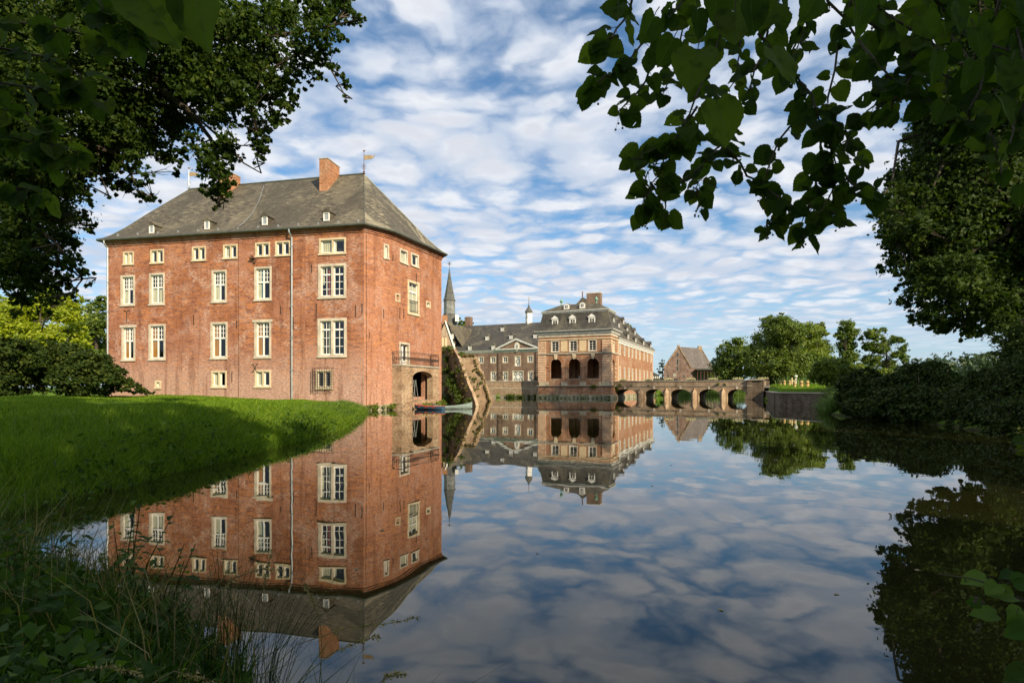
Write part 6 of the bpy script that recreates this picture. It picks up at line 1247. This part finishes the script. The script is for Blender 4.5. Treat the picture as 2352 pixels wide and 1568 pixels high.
# dark lime leaves in front of the oak at the far left
tl = thing('lime_branch', P(-60, 60, 2.2), 'shaded lime branch with broad leaves down the left edge in front of the oak', 'branch'); mb = MB(); items = []
for pts, Y in (([(-60, 40), (120, 60), (230, 90), (290, 110)], 2.2), ([(-60, 180), (60, 200), (160, 210), (230, 230)], 2.4), ([(-60, 300), (40, 320), (120, 330), (180, 350)], 2.5), ([(-60, 420), (40, 430), (110, 440)], 2.6), ([(-60, 100), (100, 130), (180, 170), (200, 190)], 2.3), ([(-60, 240), (60, 260), (110, 300), (130, 380)], 2.5), ([(200, -60), (240, 30), (290, 60), (330, 60)], 2.0)):
    q = [P(a, b, Y) for a, b in pts]; mb.tube(q, list(np.linspace(.006, .0015, len(q))), 5)
    for a, b in zip(q, q[1:]):
        for t in np.linspace(0, 1, 7): leaf_at(a.lerp(b, t), rl.uniform(.06, .10), rl)
v, f, ti = lime_leaves(items, rl); mk('leaves', v, f, M['l_lime'], tl, True, tint=ti, uv=False, vuv=lime_leaves.uv); mb.build('twigs', M['bark'], tl)

# ------------------------------------------------------------------ grass and banks
def blades(xy, h, wd, rng, lean=.35, mat=None, name='grass', parent=None, label=None, z0=None, **tg):
    n = len(xy); z = ground_h(xy[:, 0], xy[:, 1]) if z0 is None else np.full(n, z0); p = np.column_stack([xy, z - .01]); an = rng.random(n) * 6.283; s = np.column_stack([np.cos(an), np.sin(an), np.zeros(n)]); wd = wd * rng.uniform(.6, 1.3, n)
    l1 = rng.normal(size=(n, 2)) * lean * h[:, None]; mid_ = p.copy(); mid_[:, 2] += h * .6; mid_[:, :2] += l1 * .35; tip = p.copy(); tip[:, 2] += h * rng.uniform(.75, 1, n); tip[:, :2] += l1
    w3 = wd[:, None] / 2; v = np.stack([p - s * w3, p + s * w3, mid_ + s * w3 * .75, mid_ - s * w3 * .75, tip + s * w3 * .1, tip - s * w3 * .1], 1).reshape(-1, 3); o = np.arange(n)[:, None] * 6; f = np.concatenate([o + [0, 1, 2, 3], o + [3, 2, 4, 5]], 1).reshape(-1, 4)
    return mk(name, v, f, mat or M['l_grass'], parent, tint=np.repeat(np.clip(rng.normal(.45, .25, n), 0, 1), 2), uv=False, label=label, **tg)
rg = np.random.default_rng(90)
def scatter(n, x0, x1, y0, y1, fn):
    x = rg.uniform(x0, x1, n); y = rg.uniform(y0, y1, n); sd = sdist(x, y); k = fn(x, y, sd); return np.column_stack([x, y])[k], sd[k]
xy, sd = scatter(420000, -34, -5.5, 6, 44, lambda x, y, sd: (sd > .5) & (rg.random(len(x)) < np.clip(16 / y, 0, 1) ** 1.3))
blades(xy, rg.uniform(.05, .11, len(xy)) * (1 + .6 * np.sin(xy[:, 0] * .9) * np.sin(xy[:, 1] * .6)), np.clip(xy[:, 1] * .0011, .012, .05), rg, .5, kind='stuff', label='short lawn grass on the left bank', cat='grass', name='lawn_grass')
xy, sd = scatter(330000, -16, -4, 5.8, 41, lambda x, y, sd: (sd > -.15) & (sd < 3.2) & (rg.random(len(x)) < np.clip(1.25 - sd * .36, .03, 1)))
pat = .5 + .5 * np.sin(xy[:, 0] * 2.1 + xy[:, 1] * 1.3) * np.sin(xy[:, 1] * 1.7)
blades(xy, (rg.uniform(.12, .26, len(xy)) + .24 * pat * (sd < 1.3)) , np.clip(xy[:, 1] * .0012, .010, .04), rg, .55, kind='stuff', label='long uncut grass along the left water edge', cat='grass', name='bank_grass')
# leafy weeds on the bank edge
xy, sd = scatter(15000, -14, -5, 6, 37, lambda x, y, sd: (sd > -.1) & (sd < 1.1) & (np.sin(x * 1.1 + y * .8) + rg.normal(size=len(x)) * .5 > -.2)); pos = np.repeat(np.column_stack([xy, ground_h(xy[:, 0], xy[:, 1])]), 8, 0); pos += rg.normal(size=pos.shape) * [.13, .13, .10]; pos[:, 2] += .16
pos = pos[::2]; v, f = ovals(pos, unit(rg.normal(size=pos.shape) * .6 + [0, 0, .8]), rg.uniform(.06, .13, len(pos)), rg); mk('bank_weeds', v, f, M['l_weed'], None, tint=np.repeat(rg.random(len(pos)), 8), uv=False, kind='stuff', label='leafy weeds along the left water edge', cat='weeds')
# pale seeding grasses by the castle foot
xy, sd = scatter(26000, -14, -6.3, 16, 41.2, lambda x, y, sd: (sd > -.25) & (sd < 1.5) & (rg.random(len(x)) < np.clip((y - 14) / 26, .05, 1))); blades(xy, rg.uniform(.3, .62, len(xy)), .014, rg, .4, M['l_reed'], 'seeding_grass', kind='stuff', label='tall yellow green seeding grass at the castle end of the bank', cat='grass')
# near bank: undergrowth
xy, sd = scatter(85000, -7.5, -.6, 1.2, 5.6, lambda x, y, sd: (sd > -.05) & (sd < 3.2)); pos = np.column_stack([xy, ground_h(xy[:, 0], xy[:, 1])]); hum = .20 + .30 * (np.sin(xy[:, 0] * 2.3 + 1) * np.sin(xy[:, 1] * 2.9) + 1) * np.clip(sd, .3, 1.5); pos[:, 2] += rg.random(len(pos)) * hum
pos = pos[::2]; sz = rg.uniform(.03, .10, len(pos)) * (.7 + .45 * (np.sin(pos[:, 0] * 3.1) * np.sin(pos[:, 1] * 2.7) > 0)); v, f = ovals(pos, unit(rg.normal(size=pos.shape) * .6 + [0, 0, .9]), sz, rg); mk('undergrowth', v, f, M['l_weed'], None, tint=np.repeat(rg.random(len(pos)) * .8, 8), uv=False, kind='stuff', label='dense dark undergrowth on the near left bank', cat='undergrowth')
xy, sd = scatter(15000, -7.5, -.5, 1.2, 5.6, lambda x, y, sd: (sd > -.1) & (sd < 3)); blades(xy, rg.uniform(.25, .62, len(xy)), .008, rg, .5, M['l_weed'], 'long_grass', kind='stuff', label='long dark grass on the near left bank', cat='grass')
# a few larger leaves and pale seeding grass over the near bank
xy, sd = scatter(1500, -6, -.9, 2.2, 5.2, lambda x, y, sd: (sd > 0) & (sd < 2.4)); blades(xy, rg.uniform(.5, .85, len(xy)), .006, rg, .35, M['l_straw'], 'seeding_grass', kind='stuff', label='thin pale seeding grass over the near bank', cat='grass')
# individual broad-leaved weeds
def weed(x, y, h, kind_, label, seed):
    rg_ = np.random.default_rng(seed); zg = float(ground_h(x, y)[0]); t = thing('broadleaf_weed' if kind_ == 'dock' else 'nettle', (x, y, zg), label, 'weed'); st = MB(); V, Fc, ti = [], [], []; b = 0
    ns = 1 if kind_ == 'dock' else 5
    for s in range(ns):
        bx, by = x + rg_.normal() * .06 * (ns > 1), y + rg_.normal() * .06 * (ns > 1); lean = rg_.normal(size=2) * .12; hh_ = h * rg_.uniform(.75, 1.05); top = Vector((bx + lean[0], by + lean[1], zg + hh_)); st.tube([(bx, by, zg - .02), (bx + lean[0] * .3, by + lean[1] * .3, zg + hh_ * .5), top], [.006, .004, .002], 5)
        nl = 16 if kind_ == 'dock' else 12
        for i in range(nl):
            t_ = (i + .5) / nl if kind_ != 'dock' else (i + .5) / nl * .7; p = Vector((bx, by, zg)).lerp(top, t_); a = i * 2.4 + rg_.random() if kind_ == 'dock' else (i % 2) * math.pi + (i // 2) * 1.57 + rg_.random() * .3
            L = (rg_.uniform(.08, .15) if kind_ == 'dock' else rg_.uniform(.07, .12)) * (1.1 - .5 * t_); up_ = rg_.uniform(.05, .7) if kind_ == 'dock' else rg_.uniform(-.1, .4); d = Vector((math.cos(a), math.sin(a), up_)).normalized(); nn = Vector((0, 0, 1)); nn = (nn - d * nn.dot(d)).normalized(); s_ = d.cross(nn); k = 7; rows = []
            W_ = L * (.3 if kind_ == 'dock' else .28)
            for j in range(k + 1):
                q = j / k; wj = W_ * (math.sin(math.pi * min(q * .9 + .1, 1)) ** .8) * (1 + .08 * (j % 2)); c0 = p + d * L * q - Vector((0, 0, 1)) * L * q * q * (.8 if kind_ == 'dock' else .4)
                wv_ = .12 * wj * math.sin(j * 2.2 + i); rows += [c0 - s_ * wj + nn * (wj * .25 + wv_), c0, c0 + s_ * wj + nn * (wj * .25 - wv_)]
            V += [tuple(r) for r in rows]; t0 = rg_.random()
            for j in range(k):
                for m_ in (0, 1): o = b + j * 3 + m_; Fc.append((o, o + 1, o + 4, o + 3)); ti.append(t0)
            b += len(rows)
    mk('leaves', np.array(V), Fc, M['l_weed'], t, True, tint=ti, uv=False); st.build('stems', M['l_weed'], t)
wl_ = [(-1.75, 2.75, .55, 'dock', 'big dock plant with arching leaves at the bottom left'), (-2.3, 2.55, .5, 'dock', 'dock plant with a pale curved leaf at the lower left edge'), (-2.9, 3.3, .62, 'dock', 'broad-leaved dock in the middle of the near bank'), (-1.35, 2.55, .42, 'dock', 'low dock plant nearest the bottom edge'),
 (-3.3, 3.9, .72, 'nettle', 'tall nettle clump standing against the pond at the left'), (-2.55, 3.75, .8, 'nettle', 'nettle clump rising highest against the reflection'), (-2.0, 3.15, .62, 'nettle', 'nettle clump beside the thin seeding grass'), (-4.0, 4.3, .6, 'nettle', 'nettle clump at the dark inlet'), (-3.6, 3.3, .55, 'dock', 'dock plant at the left edge below the inlet'),
 (-4.6, 4.2, .55, 'nettle', 'leftmost nettle clump near the inlet'), (-3.1, 4.2, .5, 'nettle', 'small nettle clump at the tip of the near bank'), (-2.6, 2.9, .5, 'nettle', 'nettle clump between two dock plants')]
for i, (x, y, h, k, lb) in enumerate(wl_): weed(x, y, h, k, lb, 200 + i)
# airy grass tufts with fine panicles
def panicle_tuft(x, y, n, h, spread, label, seed, seeds=26, lean=(0, 0)):
    rg_ = np.random.default_rng(seed); zg = float(ground_h(x, y)[0]); t = thing('grass_tuft', (x, y, zg), label, 'grass tuft'); st = MB(); P_, Nn = [], []
    for i in range(n):
        a = rg_.random() * 6.28; r = rg_.random() ** .5; b = Vector((x + math.cos(a) * r * .12, y + math.sin(a) * r * .12, zg)); hh_ = h * rg_.uniform(.6, 1); e = b + Vector((math.cos(a) * r * spread + lean[0], math.sin(a) * r * spread * .6 + lean[1], hh_)); m_ = b.lerp(e, .5) + Vector((-math.cos(a) * r * spread * .18, 0, hh_ * .08))
        st.tube([b, m_, e], [.0016, .0012, .0007], 3)
        for j in range(seeds): q = rg_.uniform(.72, 1.0); P_.append(np.array(m_.lerp(e, (q - .5) * 2)) + rg_.normal(size=3) * .035 * (1.05 - q) * 3.0)
    st.build('stalks', M['l_straw'] if h > 2 else M['l_weed'], t); P_ = np.array(P_); v, f = cards(P_, unit(rg_.normal(size=P_.shape)), np.full(len(P_), .006), .5, rg_); mk('panicles', v, f, M['l_straw'], t, tint=rg_.random(len(P_)) * .5, uv=False); return t
for i, (x, y, n, h, sp, lb) in enumerate(((-1.55, 3.05, 60, .85, .35, 'airy seeding grass tuft in front of the castle reflection'), (-1.25, 2.7, 70, .75, .35, 'dense fine grass tuft on the tip of the near bank'), (-1.85, 3.35, 40, .8, .3, 'thin grass tuft behind the dock plant'))): panicle_tuft(x, y, n, h, sp, lb, 300 + i)
# arching seed stalks crossing the lower middle
def stalk(pts, Y, label, seed):
    rg_ = np.random.default_rng(seed); q = [P(a, b, Y) for a, b in pts]; q = [q[0].lerp(q[0], 0)] + q[1:]; t = thing('seed_stalk', q[0], label, 'grass stalk', 'arching seed stalks at the bottom'); st = MB(); st.tube(q, list(np.linspace(.0016, .0006, len(q))), 4); st.build('stem', M['l_straw'], t); P_ = []
    L_ = len(q)
    for i in range(90): u_ = rg_.uniform(.55, 1) * (L_ - 1); j = min(int(u_), L_ - 2); P_.append(np.array(q[j].lerp(q[j + 1], u_ - j)) + rg_.normal(size=3) * .0035)
    P_ = np.array(P_); v, f = cards(P_, unit(rg_.normal(size=P_.shape)), rg_.uniform(.006, .013, len(P_)), .3, rg_); mk('seed_head', v, f, M['l_straw'], t, tint=rg_.random(len(P_)), uv=False)
for i, (pts, Y, lb) in enumerate((([(560, 1700), (600, 1560), (680, 1480), (800, 1440), (900, 1430), (965, 1415)], 1.5, 'longest seed stalk arching right across the roof reflection'), ([(600, 1720), (690, 1560), (760, 1500), (830, 1470), (870, 1460)], 1.4, 'short seed stalk under the longest one'), ([(840, 1720), (850, 1600), (890, 1550), (935, 1548)], 1.3, 'seed stalk bending flat at the bottom centre'),
    ([(300, 1700), (420, 1560), (480, 1400), (530, 1330), (600, 1305), (655, 1310)], 1.6, 'pale seed stalk nodding left of the castle reflection'), ([(200, 1700), (330, 1580), (400, 1540), (470, 1560), (520, 1590)], 1.2, 'thick straw stalk drooping at the bottom left'), ([(100, 1700), (120, 1560), (180, 1535), (260, 1530), (330, 1550)], 1.2, 'leftmost straw stalk at the bottom edge'), ([(720, 1700), (740, 1500), (735, 1420), (715, 1370), (700, 1340)], 1.6, 'upright thin stalk in the castle reflection'), ([(620, 1700), (600, 1420), (610, 1320), (625, 1260)], 1.8, 'tall upright stalk beside the fine grass'))): stalk(pts, Y, lb, 400 + i)
# right bank: tall grass, lawn grass, reeds
xy, sd = scatter(50000, 18, 29, 36, 49, lambda x, y, sd: (sd > -.3) & (sd < 2.6) & (y < 50)); blades(xy, rg.uniform(.45, 1.0, len(xy)), .045, rg, .55, M['l_reed'], 'tall_bank_grass', kind='stuff', label='tall arching grass in front of the right retaining wall', cat='grass')
xy, sd = scatter(90000, 26, 60, 50, 95, lambda x, y, sd: sd > .4); blades(xy, rg.uniform(.05, .12, len(xy)), .06, rg, .5, M['l_grass'], 'right_lawn_grass', kind='stuff', label='mown grass of the right lawn', cat='grass')
xy, sd = scatter(50000, 30, 75, 88, 155, lambda x, y, sd: (sd > -.6) & (sd < 3)); blades(xy, rg.uniform(.9, 2.2, len(xy)), .09, rg, .3, M['l_reed'], 'reeds', kind='stuff', label='green reeds on the far bank seen through the arches', cat='reeds')
# ivy and weeds on walls
def wallgreen(name, label, lobes, n, size, mat, seed, cat_='wall plant'):
    rg_ = np.random.default_rng(seed); v, f, ti, _ = crown(lobes, n, size, rg_, clump=.3, inner=.2, per=12); o = mk(name, v, f, mat, None, tint=ti, uv=False); tag(o, label, cat_); return o
def wl2(px, py, d=.1): u_, z_ = fw.uz(px, py); return Vector(fw.p(u_, d, z_))
lo = [(*wl2(a, b), r) for a, b, r in ((1020, 802, .45), (1035, 800, .4), (1028, 825, .5), (1030, 850, .5), (1038, 870, .6), (1045, 880, .7), (1050, 895, .7), (1060, 905, .6), (1043, 860, .4), (1030, 915, .7), (1060, 920, .6), (1080, 922, .5), (1016, 912, .5), (1055, 850, .35), (1062, 812, .3))]
wallgreen('wall_shrub', 'green shrub growing over the dark ruined wall', lo, 9000, .14, M['l_mid'], 501, 'shrub')
rg_ = np.random.default_rng(77); lo = [(*wl2(1016 + 60 * t, 800 + 120 * v_, .05), .22) for t, v_ in rg_.random((90, 2)) if v_ * 120 > t * 60 * 1.9 - 50]
wallgreen('dry_ivy', 'brownish dry growth covering the dark ruined wall beside the castle', lo, 7000, .1, M['l_straw'], 507)
lo = [(*fw2.p(*[fw2.uz(a, b)[0], .1, fw2.uz(a, b)[1]]), r) for a, b, r in [(1092 + t * 34, 826 + t * 90 + 6 * math.sin(t * 9), .16) for t in np.linspace(0, 1, 26)] + [(1058 + t * 32, 816, .14) for t in np.linspace(0, 1, 10)]]
wallgreen('dry_ivy', 'dry yellowish growth along the edge of the sunlit buttress', lo, 2500, .2, M['l_straw'], 502)
lo = [(*FC.p(u_, .35, .35), r) for u_, r in ((-.2 + .6, .25), (.15, .2), (1.0, .12), (2.8, .25), (3.4, .3), (3.9, .2), (5.0, .3), (6.5, .35), (7.3, .4))] + [(*FM.p(u_, .3, .25), r) for u_, r in ((.3, .3), (.8, .35), (1.5, .15), (2.2, .3))]
lo = [(x + FC.n[0] * .9 * (i in (3, 4, 5, 6)), y + FC.n[1] * .9 * (i in (3, 4, 5, 6)), z, r) for i, (x, y, z, r) in enumerate(lo)]
wallgreen('waterline_weeds', 'bright weeds sprouting at the waterline of the castle end wall', lo, 3500, .09, M['l_light'], 503, 'weeds')
lo = [(*FB.p(u_, .05, z_), r) for u_, z_, r in ((.5, 2.0, .5), (1.0, 1.6, .4), (1.5, 2.2, .35), (.3, .6, .4), (8.6, .6, .35), (6.5, 2.2, .2), (11, 2.2, .15), (17.5, 2.35, .3), (18.5, 2.3, .2), (3.5, 2.2, .2))]
wallgreen('bridge_ivy', 'patchy plants growing on the bridge face', lo, 2600, .13, M['l_mid'], 504)
lo = [(*FP.p(u_, .43, .12 + r * .6), r) for u_, r in [(u * .37 + .25 * math.sin(u * 3), .07 + .09 * abs(math.sin(u * 1.9))) for u in range(34)] + [(12.5, .3)]] + [(*FP.p(10.0, .5, Z1 - .15), .45), (*FP.p(9.6, .4, Z1 - .2), .3)]
wallgreen('waterline_weeds', 'green tufts along the pavilion footing with one on its ledge', lo, 2600, .12, M['l_mid'], 505, 'weeds')
lo = [(*FQ.p(u_, .4, .35), r) for u_, r in ((5.6, .5), (6.4, .6), (7.6, .4), (8.4, .45), (9.6, .3), (4.5, .3), (10.8, .4))]
wallgreen('waterline_weeds', 'low weeds at the foot of the quay wall', lo, 2200, .14, M['l_mid'], 506, 'weeds')
rg_ = np.random.default_rng(78); lo = []
for t, v_ in rg_.random((60, 2)):
    px_, py_ = 1062 + 50 * t, 822 + 98 * v_
    if px_ < 1092 + (py_ - 830) * .34 and (v_ > .45 or t > .5): u_, z_ = fw2.uz(px_, py_); lo.append((*fw2.p(u_, .05, z_), .2))
wallgreen('wall_shrub', 'thin green growth creeping over the sunlit buttress near the water', lo, 2600, .12, M['l_mid'], 508, 'shrub')
# flower boxes on the bridge
fb0 = None
for i, (x, lb) in enumerate(((310, 'flower box nearest the pavilion on the bridge parapet'), (650, 'second flower box from the pavilion'), (930, 'third flower box, left of the mill house arch'), (1220, 'fourth flower box, below the mill house corner'), (1522, 'fifth flower box, below the glass annex'), (1853, 'sixth flower box, near the bridge pylon'), (2195, 'flower box at the right end of the bridge'))):
    u_ = uB(x)[0]; p = FB.p(u_, -.16, ZP_ + .02)
    if fb0 is None:
        fb0 = thing('flower_box', p, lb, 'flower box', 'flower boxes along the bridge parapet'); mb = MB(); mb.fbox(FB, u_ - .55, u_ + .55, -.30, -.02, ZP_ + .02, ZP_ + .2); mb.build('planter', M['brick_mill'], fb0)
        rg_ = np.random.default_rng(8); v, f, ti, _ = crown([(*FB.p(u_ + q, -.14, ZP_ + .24), .26) for q in (-.5, -.25, 0, .25, .5)], 1500, .07, rg_, clump=.3, inner=.4, flat=.8); mk('blossoms', v, f, M['l_flower'], fb0, tint=ti, uv=False)
    else: c_ = copy_tree(fb0, p); c_['label'] = lb
# cart wheels on the quay
for px, lb in ((729, 'old cart wheel leaning left of the gate on the quay'), (1098, 'cart wheel leaning in the shaded corner beside the pavilion')):
    q = zq(px, 1268); u_ = FQ.uz(*q, -3)[0]; c_ = FQ.p(u_, -3, 3.6); t = thing('cart_wheel', (c_[0], c_[1], 2.95), lb, 'wheel'); mb = MB(); rr_ = .95
    mb.tube([FQ.p(u_ + rr_ * math.cos(a * math.pi / 10), -3, 3.75 + rr_ * math.sin(a * math.pi / 10)) for a in range(21)], .06, 5); mb.build('rim', M['iron'], t); mb = MB()
    for a in range(10): mb.tube([FQ.p(u_, -3, 3.75), FQ.p(u_ + rr_ * math.cos(a * math.pi / 5), -3, 3.75 + rr_ * math.sin(a * math.pi / 5))], .035, 4)
    mb.build('spokes', M['bark'], t)

# leaves floating on the pond
x = np.concatenate([rg.uniform(-5, 14, 160), rg.uniform(8, 17, 120)]); y = np.concatenate([rg.uniform(4, 40, 160), rg.uniform(10, 34, 120)]); k = sdist(x, y) < -.2; pos = np.column_stack([x, y, np.full(len(x), .006)])[k]
v, f = cards(pos, unit(rg.normal(size=pos.shape) * .06 + [0, 0, 1]), rg.uniform(.03, .075, len(pos)), .6, rg); v[:, 2] = np.maximum(v[:, 2], .003); mk('floating_leaves', v, f, M['l_straw'], None, tint=rg.random(len(pos)) * .6, uv=False, kind='stuff', label='fallen leaves floating on the dark water', cat='leaves')

# shared group phrases for repeats
GR = {'rhododendron_bush': 'dark rhododendrons around the pond', 'broadleaf_tree': 'trees in the background', 'nettle': 'nettle clumps on the near bank', 'broadleaf_weed': 'dock plants on the near bank', 'grass_tuft': 'fine grass tufts on the near bank',
      'lime_sprig': 'lime sprigs reaching into the picture', 'lime_branch': 'lime branches overhead', 'bank_tree': 'trees along the near banks', 'rowing_boat': 'boats moored by the castle', 'ruined_wall': 'ruined walls beside the castle', 'retaining_wall': 'retaining walls of the right lawn', 'cart_wheel': 'cart wheels on the quay', 'waterline_weeds': 'weeds along the wall footings', 'dry_ivy': 'dry growth on the ruined walls'}
for o in list(C.objects):
    if o.parent is None and 'category' in o and 'group' not in o and o.name.split('.')[0] in GR and o.get('kind') != 'stuff': o['group'] = GR[o.name.split('.')[0]]
